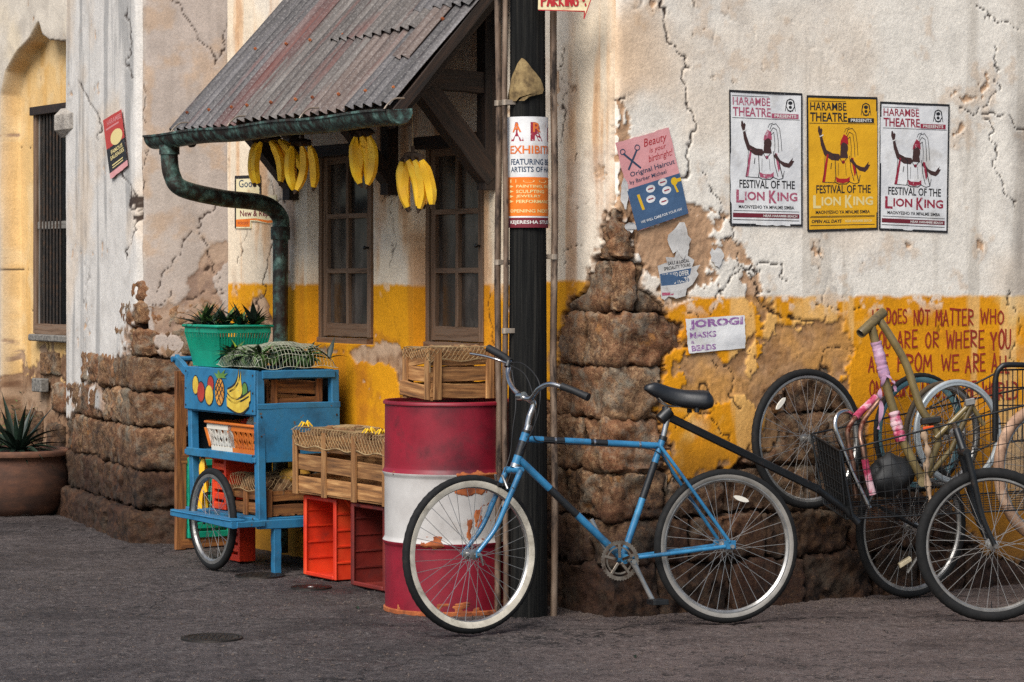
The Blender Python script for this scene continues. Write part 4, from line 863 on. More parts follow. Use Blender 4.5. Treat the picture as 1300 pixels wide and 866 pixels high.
class Sheet:
    "a flat printed sheet on a wall: 2-D content (u right, v up, both 0..1) mapped onto four corner points"
    def __init__(s, name, label, cat, tl, tr, br, bl, n, group=None, curl=.002, paper=None, lf=.0035, hfun=None, wiggle=0.0, parent=None, outline=None, cyl=None):
        s.c = [Vector(p) for p in (tl, tr, br, bl)]; s.n = n; s.lf = lf; s.curl = curl; s.h = hfun; s.sd = rnd() * 50; s.cyl = cyl
        s.base = (s.c[2] + s.c[3]) / 2; s.t = parent or thing(name, label, cat, tuple(s.base), 0, group)
        if paper:
            mb = MB(); k = 14; V = []; idx = {}
            if outline: s.fill(outline, 0, mb)
            else:
                for j in range(k + 1):
                    for i in range(k + 1):
                        u, v = i / k, j / k
                        e = wiggle * ((i in (0, k)) or (j in (0, k))); V.append(s.at(u + ru(-e, e), v + ru(-e, e), 0))
                mb.add(V, [(j * (k + 1) + i, j * (k + 1) + i + 1, (j + 1) * (k + 1) + i + 1, (j + 1) * (k + 1) + i) for j in range(k) for i in range(k)])
            build("paper", mb, paper, s.t, 60)
    def at(s, u, v, lift):
        if s.cyl: return s.cyl(u, v, s.lf + lift)
        tl, tr, br, bl = s.c; p = (bl * (1 - u) + br * u) * (1 - v) + (tl * (1 - u) + tr * u) * v
        d = s.lf + lift + s.curl * float(vn(u * 2.3 + s.sd, v * 2.9, 0, 9)); 
        if s.h: d += s.h(p)
        return p + s.n * d
    def fill(s, P, lift, mb):
        T = geometry.tessellate_polygon([[Vector((p[0], p[1], 0)) for p in P]]); mb.add([s.at(p[0], p[1], lift) for p in P], [tuple(t) for t in T])
    def ink(s, name, m, items, lift=.0006, parent=None):
        """items: ('r', x0,y0,x1,y1) rectangle, ('p', pts) polygon, ('t', text,x0,y0,x1,y1[,bold,shear]) typed, ('h', text,x0,y0,x1,y1[,th,jit,lean]) by hand, ('l', pts, width) line, ('e', x,y,rx,ry) ellipse"""
        mb = MB()
        for it in items:
            k, a = it[0], it[1:]
            if k == 'r':
                x0, y0, x1, y1 = a; nx = max(1, int((x1 - x0) / .12)); ny = max(1, int((y1 - y0) / .12)); V = [s.at(x0 + (x1 - x0) * i / nx, y0 + (y1 - y0) * j / ny, lift) for j in range(ny + 1) for i in range(nx + 1)]
                mb.add(V, [(j * (nx + 1) + i, j * (nx + 1) + i + 1, (j + 1) * (nx + 1) + i + 1, (j + 1) * (nx + 1) + i) for j in range(ny) for i in range(nx)])
            elif k == 'p': s.fill(a[0], lift, mb)
            elif k == 't': V, Fc = typed(*a); mb.add([s.at(p[0], p[1], lift) for p in V], Fc)
            elif k == 'h':
                for q in hand(*a): mb.add([s.at(p[0], p[1], lift + .0001 * rnd()) for p in q], [(0, 1, 2, 3)])
            elif k == 'l':
                P = [Vector((p[0], p[1])) for p in a[0]]; asp = s.asp()
                for i in range(len(P) - 1):
                    d = P[i + 1] - P[i]; d = Vector((d.x, d.y / asp))
                    if d.length < 1e-9: continue
                    d.normalize(); n = Vector((-d.y, d.x * asp)) * a[1] / 2; e = Vector((d.x, d.y * asp)) * a[1] * .3
                    mb.add([s.at(p[0], p[1], lift + .0001 * rnd()) for p in (P[i] - n - e, P[i + 1] - n + e, P[i + 1] + n + e, P[i] + n - e)], [(0, 1, 2, 3)])
            elif k == 'e': s.fill([(a[0] + a[2] * math.cos(t), a[1] + a[3] * math.sin(t)) for t in np.linspace(0, 2 * math.pi, 17)[:-1]], lift, mb)
        return build(name, mb, m, parent or s.t, 0)
    def asp(s): return (s.c[1] - s.c[0]).length / (s.c[0] - s.c[3]).length
def hR(p):
    q = p - WR.o; return float(low(q.dot(WR.u), p.z, 3))
def on(w, *pts, d=0.0): return [w.pp(x, y, d) for x, y in pts]
# ---- three theatre posters
def theatre(corners, label, pap, c1, c2, c3, c4, red, seed):
    random.seed(seed); S = Sheet("theatre_poster", label, "poster", *on(WR, *corners), WR.n, "theatre posters pasted side by side", .0018, pap, .004, hR, .004)
    e = .014
    S.ink("border", I_BLACK, [('p', [(-.008, -.01), (1.01, -.004), (1.008, .012), (-.004, .008)]), ('p', [(-.01, .988), (1.008, .985), (1.005, 1.003), (-.008, 1.006)]), ('p', [(-.012, 0), (.014, 0), (.012, 1), (-.01, 1)]), ('p', [(.986, 0), (1.008, 0), (1.01, 1), (.989, 1)])])
    S.ink("lettering", c1, [('t', "HARAMBE", .04, .895, .56, .955, .012), ('t', "THEATRE", .04, .812, .57, .88, .02)])
    S.ink("rule", I_BLACK, [('r', .03, .962, .55, .966), ('r', .03, .797, .97, .801), ('r', .04, .103, .96, .107)])
    S.ink("presents_bar", c2, [('r', .58, .806, .955, .842)]); S.ink("presents_lettering", I_WHITE, [('t', "PRESENTS", .62, .813, .92, .836, .02)], .0011)
    S.ink("crest", I_BLACK, [('l', [(.80, .945), (.78, .90), (.81, .87), (.84, .86), (.87, .87), (.90, .90), (.88, .945), (.84, .955), (.80, .945)], .012), ('e', .84, .925, .03, .014), ('r', .80, .862, .88, .87), ('e', .84, .893, .022, .012), ('l', [(.77, .865), (.79, .94)], .008), ('l', [(.91, .865), (.89, .94)], .008)])
    # performer in a plumed headdress, one arm raised
    skin = I_BROWN
    S.ink("figure_arms", skin, [('p', [(.155, .775), (.17, .78), (.19, .755), (.2, .765), (.215, .75), (.205, .715), (.23, .66), (.27, .60), (.36, .575), (.45, .57), (.47, .545), (.44, .52), (.34, .525), (.235, .565), (.19, .64), (.175, .70), (.15, .74)]),
                                ('p', [(.63, .545), (.70, .49), (.76, .475), (.81, .47), (.875, .515), (.865, .49), (.895, .49), (.86, .455), (.82, .435), (.74, .445), (.66, .485), (.60, .52)])])
    S.ink("figure_head", skin, [('e', .525, .615, .055, .045), ('p', [(.47, .60), (.56, .60), (.58, .54), (.46, .54)])])
    S.ink("headdress", red, [('p', [(.465, .635), (.475, .67), (.52, .72), (.575, .70), (.585, .64), (.53, .655)])])
    S.ink("plume_lines", I_BLACK, [('l', [(.555, .72), (.58, .755), (.64, .765), (.69, .73), (.71, .65), (.72, .56)], .007), ('l', [(.56, .70), (.6, .735), (.65, .72), (.67, .64), (.675, .55)], .007), ('l', [(.57, .68), (.61, .70), (.625, .62), (.62, .55)], .007), ('l', [(.53, .735), (.55, .76), (.6, .77)], .006)]); S.ink("costume_lines", I_BLACK, [('l', [(.36, .565), (.39, .55), (.40, .40), (.385, .36)], .01), ('l', [(.46, .54), (.50, .50), (.56, .54)], .009), ('l', [(.60, .555), (.62, .45), (.66, .37)], .009), ('l', [(.385, .36), (.44, .345), (.55, .345), (.6, .365)], .010), ('l', [(.25, .56), (.235, .42), (.21, .36), (.38, .355)], .007), ('l', [(.68, .48), (.70, .42), (.73, .36)], .012), ('l', [(.60, .36), (.67, .345), (.73, .355), (.75, .41)], .008),
                                       ('l', [(.34, .50), (.33, .46)], .01), ('l', [(.44, .50), (.435, .41)], .005), ('l', [(.54, .50), (.55, .41)], .005)]); S.ink("bracelet", I_WHITE, [('l', [(.178, .70), (.222, .712)], .012)], .0012)
    S.ink("costume_red", red, [('p', [(.275, .57), (.30, .565), (.245, .36), (.205, .36)]), ('p', [(.40, .40), (.45, .385), (.56, .385), (.60, .40), (.60, .365), (.5, .35), (.41, .36)]), ('p', [(.62, .545), (.655, .54), (.69, .43), (.67, .40)]), ('e', .51, .51, .022, .013)])
    S.ink("title_small", I_BLACK, [('t', "FESTIVAL OF THE", .12, .275, .90, .338, .018)])
    S.ink("title", c3, [('t', "L", .075, .165, .185, .262, .03), ('t', "ION", .195, .183, .47, .25, .03), ('t', "K", .53, .165, .64, .262, .03), ('t', "ING", .65, .183, .935, .25, .03)])
    S.ink("subtitle", I_BLACK, [('t', "MAONYESHO YA MFALME SIMBA", .11, .122, .89, .148, .02)])
    S.ink("foot_bar" if c4 is not None else "foot_lettering", c4 or I_BLACK, [('r', .03, .055, .96, .088)] if c4 else [('t', "OPEN ALL DAYS", .05, .055, .48, .08, .03, .2)])
    if c4: S.ink("foot_lettering", I_WHITE, [('t', "NEAR HARAMBE BEACH", .45, .062, .93, .080, .02)], .0011); S.ink("rule", I_BLACK, [('r', .03, .035, .96, .04)])
    else: S.ink("foot_lettering", I_CREAM, [('t', "NEAR HARAMBE BEACH", .53, .057, .92, .076, .02)]); S.ink("rule", I_BLACK, [('r', .03, .035, .96, .04), ('r', .03, .095, .96, .099)])
theatre([(926, 115), (1017, 119), (1017, 287), (927, 285)], "white theatre poster with faded pinkish print, nearest the haircut poster", P_WHITE, I_REDF, I_REDF, I_REDF, I_DKRED, I_REDF, 1)
theatre([(1024, 122), (1112, 124), (1113, 291), (1025, 293)], "bright yellow theatre poster between the two white ones", P_YEL, I_BLACK, I_BLACK, I_CREAM, None, I_BRIGHT, 2)
theatre([(1117, 130), (1204, 133), (1202, 295), (1116, 291)], "white theatre poster with dark red print, last of the three along the wall", P_WHITE, I_RED, I_RED, I_RED, I_DKRED, I_RED, 3)
# ---- haircut poster
S = Sheet("haircut_poster", "pink and blue haircut poster pasted aslant on the wall", "poster", *on(WR, (780, 182), (848, 162), (873, 271), (808, 293)), WR.n, None, .0025, P_PINK, .006, hR, .006)
S.ink("lower_panel", P_BLUE, [('r', .0, .0, 1, .47)])
S.ink("script_lettering", I_BRIGHT, [('t', "Beauty", .48, .84, .93, .955, 0, .35), ('t', "is your", .55, .77, .88, .84, 0, .35), ('t', "birthright!", .50, .665, .97, .765, 0, .35)])
S.ink("headline", I_BLUEI, [('t', "Original Haircut", .12, .575, .96, .645, .01), ('t', "by Barber Michael", .08, .50, .77, .557, .005)], .0009)
S.ink("scissors", I_BLUEI, [('l', [(.10, .86), (.33, .66)], .03), ('l', [(.34, .86), (.12, .68)], .03)] + [('l', [(cx_ + .045 * math.cos(t), cy_ + .03 * math.sin(t)) for t in np.linspace(0, 6.28, 9)], .014) for cx_, cy_ in ((.09, .885), (.36, .885))])
S.ink("bubble", P_WHITE, [('e', x, y, .085, .042) for x, y in ((.42, .40), (.66, .43), (.38, .29), (.70, .33), (.60, .22))], .0011)
S.ink("bubble_lettering", I_RED, [('r', x - .05, y - .006, x + .05, y + .008) for x, y in ((.42, .40), (.66, .43), (.38, .29), (.70, .33), (.60, .22))], .0016)
S.ink("hair_dryer", I_YEL, [('e', .87, .40, .06, .045), ('r', .92, .38, 1.0, .42), ('p', [(.84, .37), (.88, .36), (.91, .27), (.87, .27)])], .0011); S.ink("comb", I_YEL, [('p', [(.15, .38), (.20, .38), (.23, .20), (.18, .20)])], .0011)
S.ink("foot_lettering", P_WHITE, [('t', "WE WILL CARE FOR YOUR HAIR", .10, .06, .93, .09, .01)], .0011)
# ---- torn fishing poster and scraps
random.seed(12)
def torn(cx_, cy_, r, n=22, a0=0):
    return [(cx_ + r * math.cos(t) * ru(.6, 1.15), cy_ + r * math.sin(t) * ru(.6, 1.15)) for t in np.linspace(a0, a0 + 2 * math.pi, n + 1)[:-1]]
T = [(.02, .05), (.1, .0), (.2, .06), (.33, .02), (.38, -.02), (.62, .0), (.66, .15), (.8, .22), (.95, .42), (.9, .5), (1.0, .62), (.8, .60), (.86, .74), (.7, .86), (.72, 1.0), (.55, .92), (.45, 1.0), (.4, .86), (.2, .9), (.22, .78), (.0, .74), (.05, .4)]
S = Sheet("fishing_poster", "torn remnant of a fishing tackle poster below the haircut poster", "poster", *on(WR, (832, 322), (888, 314), (888, 372), (837, 382)), WR.n, None, .003, P_SCRAP, .006, hR, 0, None, T)
S.ink("banner", P_BLUE, [('p', [(.06, .26), (.72, .30), (.78, .58), (.04, .56)])]); S.ink("banner_lettering", I_WHITE, [('t', "WE ALSO OFFER", .1, .44, .72, .55, .02), ('t', "FISHING TOURS", .1, .30, .70, .41, .02)], .0011)
S.ink("lettering", I_BLACK, [('t', "SAILS & LOCAL", .24, .72, .74, .79, .01), ('t', "SPECIALITY TOURS", .14, .62, .76, .69, .01)]); S.ink("red_edge", I_REDF, [('p', [(.05, .10), (.32, .07), (.36, .16), (.05, .2)])])
for (x, y, w, h, lb) in ((862, 304, 15, 24, "curled white paper scrap stuck between the haircut and fishing posters"), (909, 326, 9, 14, "small white paper scrap near the first theatre poster"), (800, 288, 8, 8, "tiny pale paper shred at the haircut poster's lower corner"), (792, 246, 6, 20, "thin pale paper edge behind the haircut poster")):
    Sheet("paper_scrap", lb, "paper scrap", *on(WR, (x - w, y - h), (x + w, y - h), (x + w, y + h), (x - w, y + h)), WR.n, "scraps of torn paper", .005, P_SCRAP, .006, hR, 0, None, torn(.5, .5, .5, 16))
# ---- masks and beads notice
S = Sheet("craft_notice", "creased white notice with purple stencilled words on the yellow band", "notice", *on(WR, (869, 405), (944, 400), (945, 442), (873, 449)), WR.n, None, .002, P_WHITE, .005, hR, .008)
S.ink("lettering", I_PURPLE, [('t', "JOROGI", .05, .66, .97, .96, .05), ('t', "MASKS", .05, .42, .5, .60, .03), ('t', "&", .06, .27, .12, .36, .01), ('t', "BEADS", .06, .05, .48, .22, .03)])
# ---- wall slogan painted by hand
random.seed(31); mb = MB()
def slog(text, x0, x1, y0, y1):
    "painted word; pixel columns x0..x1 and rows y0 (top)..y1 (bottom) of the photograph give its place on the wall"
    (a0, zt), (a1, zt2) = WR.az(x0, y0), WR.az(x1, y0); zb = WR.az(x0, y1)[1]
    for q in hand(text, a0, zb, a1, zt, .12, .05, .03, .32): mb.add([WR.pt(p[0], p[1], .0028 + float(low(p[0], p[1])) + .0001 * rnd()) for p in q], [(0, 1, 2, 3)])
for ln in (("IT", 1106, 1122, 393, 412), ("DOES", 1125, 1151, 393, 411), ("NOT", 1159, 1180, 393, 412), ("MATTER", 1187, 1236, 393, 413), ("WHO", 1245, 1274, 394, 411),
           ("YOU", 1106, 1130, 421, 442), ("ARE", 1139, 1164, 420, 441), ("OR", 1175, 1191, 421, 441), ("WHERE", 1201, 1250, 420, 441), ("YOU", 1258, 1283, 420, 443),
           ("ARE", 1103, 1128, 452, 472), ("FROM", 1139, 1182, 451, 472), ("WE", 1195, 1218, 451, 471), ("ARE", 1226, 1250, 451, 472), ("ALL", 1259, 1281, 451, 473),
           ("ONE", 1104, 1126, 484, 503), ("PEOPLE", 1130, 1164, 484, 504), ("UNDER", 1170, 1212, 484, 505), ("THE", 1220, 1240, 484, 505), ("WORLD", 1246, 1292, 485, 507)): slog(*ln)
build("painted_slogan", mb, I_GRAFF, town, 0)
# ---- art poster wrapped round the post
zt = HC - (148 - HY) / FP * (PZ_ - PRAD); zb = HC - (289 - HY) / FP * (PZ_ - PRAD)
def wrap(u, v, lift):
    t = -math.pi / 2 - 1.42 + u * 3.9; r = PRAD * 1.03 * (1 + .02 * math.sin(3 * t)) + lift + .0035; return Vector((PX_ + r * math.cos(t), PZ_ + r * math.sin(t), zb + (zt - zb) * v))
class Wrap(Sheet):
    def asp(s): return .75
W_ = Wrap("art_poster", "white and orange art exhibition poster wrapped round the black post", "poster", *[wrap(u, v, 0) for u, v in ((0, 1), (1, 1), (1, 0), (0, 0))], Vector((0, -1, 0)), None, 0, None, 0, None, 0, None, None, wrap)
def wgrid(name, m, u0, v0, u1, v1, lift, S=W_):
    V = [S.at(u0 + (u1 - u0) * i / 24, v0 + (v1 - v0) * j / 6, lift) for j in range(7) for i in range(25)]; build(name, MB().add(V, [(j * 25 + i, j * 25 + i + 1, (j + 1) * 25 + i + 1, (j + 1) * 25 + i) for j in range(6) for i in range(24)]), m, S.t, 60)
wgrid("paper", P_WHITE, 0, 0, 1, 1, 0); wgrid("orange_panel", P_ORANGE, 0, .105, 1, .455, .0007); wgrid("foot_band", I_DKRED, 0, 0, 1, .09, .0007)
W_.ink("title", I_RED, [('t', "A", .13, .78, .32, .95, .06), ('t', "R", .40, .78, .57, .95, .06), ('t', "T", .64, .78, .8, .95, .06)]); W_.ink("title_top", I_ORANGE, [('t', "A", .16, .86, .29, .945, .02), ('t', "R", .43, .86, .54, .945, .02)], .0012); W_.ink("subtitle", I_ORANGE, [('t', "EXHIBITION", .12, .665, .93, .74, .02)], .0012)
W_.ink("lettering", I_BLUEI, [('t', "FEATURING BELOVED", .13, .565, .98, .62, .02), ('t', "ARTISTS OF HARAMBE", .13, .50, .98, .55, .02)])
W_.ink("list_lettering", I_CREAM, [('r', .12, .405, .22, .435), ('e', .38, .42, .07, .016), ('e', .58, .42, .07, .016), ('t', "PAINTING, SKETCHING", .22, .355, 1, .385, .02), ('t', "SCULPTING", .22, .31, .60, .34, .02), ('t', "JEWELRY", .22, .265, .54, .295, .02), ('t', "PERFORMANCES", .22, .22, .78, .25, .02), ('t', "OPENING NEXT WEEK", .12, .135, .93, .165, .02)] + [('p', [(.11, y), (.18, y + .012), (.11, y + .024)]) for y in (.36, .315, .27, .225)], .0013)
W_.ink("foot_lettering", I_WHITE, [('t', "KEJERESHA STUDIO", .12, .025, .80, .065, .02)], .0013)
# torn remnant above it
z0, z1 = HC - (128 - HY) / FP * 11.77, HC - (74 - HY) / FP * 11.77
def wrap2(u, v, lift):
    t = -math.pi / 2 - 1.32 + u * 2.3; r = PRAD * 1.03 * (1 + .02 * math.sin(3 * t)) + lift + .004; return Vector((PX_ + r * math.cos(t), PZ_ + r * math.sin(t), z0 + (z1 - z0) * v))
t_ = thing("torn_poster", "torn yellowed paper remnant on the black post above the art poster", "torn poster", tuple(wrap2(.5, 0, 0))); mb = MB(); V = []
n = 18; rows = [(0, 0, .5), (.08, .02, .6), (.17, .05, .93), (.27, .09, .97), (.4, .14, .93), (.52, .19, .86), (.64, .24, .76), (.76, .30, .68), (.87, .36, .60), (.95, .40, .54), (1, .44, .48)]
for v, l, r_ in rows:
    for i in range(n + 1): V.append(wrap2(l + (r_ - l) * i / n + (ru(-.012, .012) if i in (0, n) else 0), v + ru(-.01, .01) * (0 < v < 1), .001 * rnd()))
build("paper", mb.add(V, [(j * (n + 1) + i, j * (n + 1) + i + 1, (j + 1) * (n + 1) + i + 1, (j + 1) * (n + 1) + i) for j in range(len(rows) - 1) for i in range(n) if not (j < 2 and 0 < i - 11 < 3)]), P_OLD, t_, 60)
# ---- parking sign, a painted board on the house corner
pn = Vector((.12, -.993, 0)); pu = Vector((.993, .12, 0)); o = PP(684, 22, 11.72)
def ps(x, y): return PP(x, y, 11.72)
t_ = thing("parking_sign", "small cream arrow board with red lettering at the top of the black post", "sign", tuple(o)); ou = [(683, 12), (742, 15), (741, 26), (751, -1), (745, -22), (684, -26)]
fr = [ps(*p) for p in ou]; bk = [p + Vector((0, .022, 0)) for p in fr]; mb = MB(); mb.poly(fr); mb.poly(bk[::-1]); mb.add(fr + bk, [(i, (i + 1) % 6, (i + 1) % 6 + 6, i + 6) for i in range(6)])
M_SIGN = paper("cream_sign_paint", hx('#cfc092'), hx('#e0d4b0'), (hx('#8a4a2a'), 8, .55, .75)); build("board", mb, M_SIGN, t_, 20, fix=True)
S = Sheet("x", "", "", ps(684, -26), ps(745, -26), ps(745, 14), ps(684, 14), Vector((0, -1, 0)), None, 0, None, .002, None, 0, t_)
S.ink("edging", I_BRIGHT, [('l', [(0, .03), (.95, -.01), (.94, -.25), (1.09, .38)], .02)]); S.ink("lettering", I_BRIGHT, [('h', "PARKING", .06, .16, .82, .50, .13, .02)], .001); S.ink("lettering", I_BRIGHT, [('e', .93, .36, .03, .07), ('e', .97, .2, .02, .05)], .001)
# bracket to the post
build("bracket", MB().tube([ps(700, -10) + Vector((0, .02, 0)), (PX_ + .06, PZ_ - .06, ps(700, -10).z)], .01, 8), M_IRON, t_)
# ---- greeting sign beside the downpipe
S = Sheet("repair_sign", "small cream hand-lettered repair notice behind the downpipe", "sign", *on(WL, (299, 224), (352, 222), (352, 290), (300, 290)), WL.n, None, .001, None, .006, None)
out = [(0, 0), (.38, 0), (.38, .14), (.55, .13), (.8, .09), (1.0, .10), (1.0, .62), (.62, .6), (.62, 1), (.05, 1), (0, .98)]
mb = MB(); f = [S.at(u, v, 0) for u, v in out]; k_ = [p - WL.n * .012 for p in f]; T_ = geometry.tessellate_polygon([[Vector((p[0], p[1], 0)) for p in out]]); m_ = len(out); mb.add(f + k_, [tuple(t) for t in T_] + [tuple(i + m_ for i in t) for t in T_] + [(i, (i + 1) % m_, (i + 1) % m_ + m_, i + m_) for i in range(m_)]); build("board", mb, M_SIGN, S.t, 20, fix=True)
S.ink("border", I_BLACK, [('l', [(.0, .02), (.02, .98), (.62, .98), (.62, .6)], .035)]); S.ink("lower_band", P_ORANGE, [('p', [(.02, .03), (.36, .03), (.37, .16), (.55, .15), (.8, .10), (.98, .11), (.98, .16), (.8, .15), (.5, .19), (.02, .17)])])
S.ink("lettering", I_BLUEI, [('t', "Good", .10, .78, .52, .93, .01)]); S.ink("lettering", I_GREEN, [('t', "habari ya asubuhi", .05, .37, .97, .46, .005)]); S.ink("lettering", I_DKRED, [('t', "New & Repair", .12, .19, .98, .345, .02)]); S.ink("small_lettering", I_DKRED, [('t', "WORKSHOP", .06, .07, .33, .13, .0)], .0011)
# ---- sausage poster on the pillar
S = Sheet("sausage_poster", "small red and black food poster pasted crooked on the pillar's bright side", "poster", *on(WK, (133, 153), (157, 139), (165, 210), (143, 228)), WK.n, None, .002, P_PINK, .012, None, .01)
S.ink("red_panel", ink("poster_red", hx('#b23a34')), [('r', 0, .45, 1, 1)]); S.ink("black_panel", I_BLACK, [('r', 0, .1, 1, .5)], .0008); S.ink("bun", I_CREAM, [('e', .6, .60, .32, .13)], .0011); S.ink("lettering", I_CREAM, [('t', "FAMOUS", .22, .37, .85, .44, .02), ('t', "SAUSAGES", .15, .28, .9, .35, .02), ('r', .2, .18, .8, .2), ('r', .2, .14, .8, .155)], .0015); S.ink("lettering", ink("pink_ink", hx('#c98080')), [('t', "HARAMBE", .2, .86, .95, .95, .01), ('r', .1, .8, .8, .83)], .0011)
# ------------------------------------------------------------------ barrel
dc = WR.o + Vector((0, 0, 0)); DX, DY = PP(569, 350, 12.12).x, 12.12; DR = .289
drum = thing("oil_drum", "dented red and white oil drum with rust blooms standing left of the black post", "drum", (DX, DY, 0))
def dent(a, h): return 1 + .004 * math.sin(2 * a + 3 * h) + .003 * math.sin(5 * a + 7 * h) - .014 * math.exp(-((a - 4.2) / .3) ** 2 - ((h - .78) / .1) ** 2)
def band(h0, h1, bulge0, bulge1, m, name):
    P = []; n = 14
    for i in range(n + 1):
        h = h0 + (h1 - h0) * i / n; b = .011 * max(math.exp(-((h - .318) / .012) ** 2), math.exp(-((h - .63) / .012) ** 2)); P.append((DR + b, h))
    extra = [(DR + .011, .318), (DR + .011, .63)]
    P = sorted(set(P + [e for e in extra if h0 <= e[1] <= h1] + [(DR + .011 * math.exp(-((h - c) / .012) ** 2), h) for c in (.318, .63) for h in (c - .02, c - .01, c + .01, c + .02) if h0 <= h <= h1]), key=lambda q: q[1])
    build(name, MB().lathe(P, (DX, DY, 0), (0, 0, 1), 72, dent), m, drum, 60)
def m_drum(name, base, rust_on):
    "painted steel; rust where the ring has been scraped"
    return base
band(.012, .322, 0, 0, M_RED, "lower_band"); band(.322, .632, 0, 0, M_WHITE, "middle_band"); band(.632, .942, 0, 0, M_RED, "upper_band")
build("rim", MB().lathe([(DR - .004, .935), (DR + .008, .938), (DR + .009, .948), (DR + .002, .955), (DR - .008, .953), (DR - .010, .93)], (DX, DY, 0), (0, 0, 1), 72, dent), M_RED, drum, 60)
build("lid", MB().lathe([(0, .932), (DR - .02, .932), (DR - .009, .938)], (DX, DY, 0), (0, 0, 1), 72, dent), mat("rusty_lid", [hx('#1c1210'), hx('#4a2418'), hx('#5e1a1e')], scale=9, rough=.8), drum, 60)
build("rim", MB().lathe([(DR - .01, .0), (DR + .007, .0), (DR + .007, .016), (DR, .02)], (DX, DY, 0), (0, 0, 1), 72, dent), M_RUST, drum, 60)
# rust blooms: thin scabs raised on the paint
random.seed(44)
def scab(a0, a1, h0, h1, seed, thr):
    n, m_ = 70, 46; V = []; F = []; aa, hh = np.meshgrid(np.linspace(a0, a1, n), np.linspace(h0, h1, m_), indexing='ij'); f = fbm(aa * 4, hh * 13, 0, 6, seed, .62)
    ed = np.minimum(1, 6 * np.minimum((aa - a0) / (a1 - a0), (a1 - aa) / (a1 - a0))) * np.minimum(1, 5 * np.minimum((hh - h0) / (h1 - h0), (h1 - hh) / (h1 - h0)))
    g = f + ed * 1.3 - 1.15 - thr
    for i in range(n):
        for j in range(m_):
            a, h = aa[i, j], hh[i, j]; b = .011 * max(math.exp(-((h - .318) / .012) ** 2), math.exp(-((h - .63) / .012) ** 2)); r = (DR + b) * dent(a % (2 * math.pi), h) + min(.0022, max(-.004, g[i, j] * .02))
            V.append((DX + r * math.cos(a), DY + r * math.sin(a), h))
    F = [(i * m_ + j, (i + 1) * m_ + j, (i + 1) * m_ + j + 1, i * m_ + j + 1) for i in range(n - 1) for j in range(m_ - 1) if max(g[i:i + 2, j:j + 2].ravel()) > -.02]
    if F: build("rust_patch", MB().add(V, F), M_RUST, drum, 60)
scab(4.7, 6.2, .52, .66, 5, .05); scab(5.0, 6.1, .36, .58, 9, .35); scab(4.0, 5.1, .29, .37, 14, .3); scab(4.9, 5.8, .3, .5, 23, .45); scab(3.4, 6.2, .0, .07, 31, .45); scab(3.6, 4.3, .6, .66, 37, .55)
# ------------------------------------------------------------------ slatted crates
def crate(name, label, o, X, Y, H, rows, posts, m, group=None, slat_t=.012, gapf=.25, lid=False, loose=0, inward=True):
    """open box: o near bottom corner, X, Y horizontal edge vectors, H height; rows of slats per side; posts: how many battens across the X face"""
    o, X, Y = Vector(o), Vector(X), Vector(Y); t = thing(name, label, "crate", tuple(o + (X + Y) / 2), 0, group); xu, yu = X.normalized(), Y.normalized(); h = H / rows
    nX = -yu if inward else yu
    for side, (a, b, nrm) in enumerate(((o, o + X, -yu), (o + Y, o + Y + X, yu), (o, o + Y, -xu), (o + X, o + X + Y, xu))):
        for r in range(rows):
            zc = h * (r + .5) + ru(-.002, .002); tl = ru(-.006, .006) + (ru(-.02, .02) if loose and side in (2,) else 0)
            piece("slat", a + ZV * (zc + tl) - nrm * slat_t / 2, b + ZV * (zc - tl) - nrm * slat_t / 2 + nrm * (loose if side == 2 and r == 0 else 0), h * (1 - gapf), slat_t, ZV, m, t, warp=.0025)
        L = (b - a).length; d = (b - a).normalized(); n = posts if side < 2 else 2; ins = .03 if side < 2 else .02
        for k in range(n):
            p = a + d * (ins + (L - 2 * ins) * k / (n - 1)) + nrm * .007; piece("batten", p + ZV * .0, p + ZV * (H + (.004 if side < 2 else 0)), .042 if side < 2 else .036, .013, d, m, t, warp=.001)
    for k in range(4): p = o + Y * ((k + .5) / 4) + ZV * .008; piece("slat", p, p + X, Y.length / 4 * .85, .01, yu, m, t)
    return t
def netting(label, o, X, Y, top, drop, m, cell=.028, r=.0014, lump=.02, sides=('f', 'r'), seed=1, cat="netting", bot=.0):
    "knotted net draped over a box: o top near corner, X, Y edges"
    o, X, Y = Vector(o), Vector(X), Vector(Y); xu, yu = X.normalized(), Y.normalized(); LX, LY = X.length, Y.length; mb = MB()
    def surf(u, v):
        "u along X, v along Y; beyond the near edge (v < 0) it hangs"
        uu, vv = max(0, min(LX, u)), max(0, min(LY, v)); over = max(0, -v); ov2 = max(0, -u); ov3 = max(0, u - LX)
        z = lump * float(vn(u * 7, v * 7, 0, seed)) * .8 + lump * .9; hang_ = over + ov2 + ov3
        e = .012 + .008 * float(vn(u * 12, v * 12, 3, seed))
        return o + xu * (uu - (e if ov2 > 0 else 0) + (e if ov3 > 0 else 0)) + yu * (vv - (e if over > 0 else 0)) + ZV * ((z if hang_ == 0 else z * max(0, 1 - hang_ * 30)) - hang_)
    lo_u, hi_u, lo_v, hi_v = (-drop if 'l' in sides else 0), LX + (drop if 'r' in sides else 0), -drop, LY
    for sg in (1, -1):
        k = int((hi_u - lo_u + hi_v - lo_v) / cell) + 2
        for i in range(-k, k):
            pts = []; c = i * cell * 1.15
            for j in range(200):
                v = lo_v + j * .016; u = lo_u + c + sg * (v - lo_v) * 1.0
                if v > hi_v: break
                if lo_u <= u <= hi_u: pts.append(surf(u + .003 * math.sin(j * 2.1 + i), v))
            if len(pts) > 1: mb.tube(pts, r, 3, cap=False)
    for v in (lo_v,): mb.tube([surf(u, v + .006 * math.sin(u * 30)) for u in np.arange(lo_u, hi_u, .02)], r * 2.2, 4, cap=False)
    ob = build("netting", mb, m, None, 60, origin=o); props(ob, label, cat); return ob
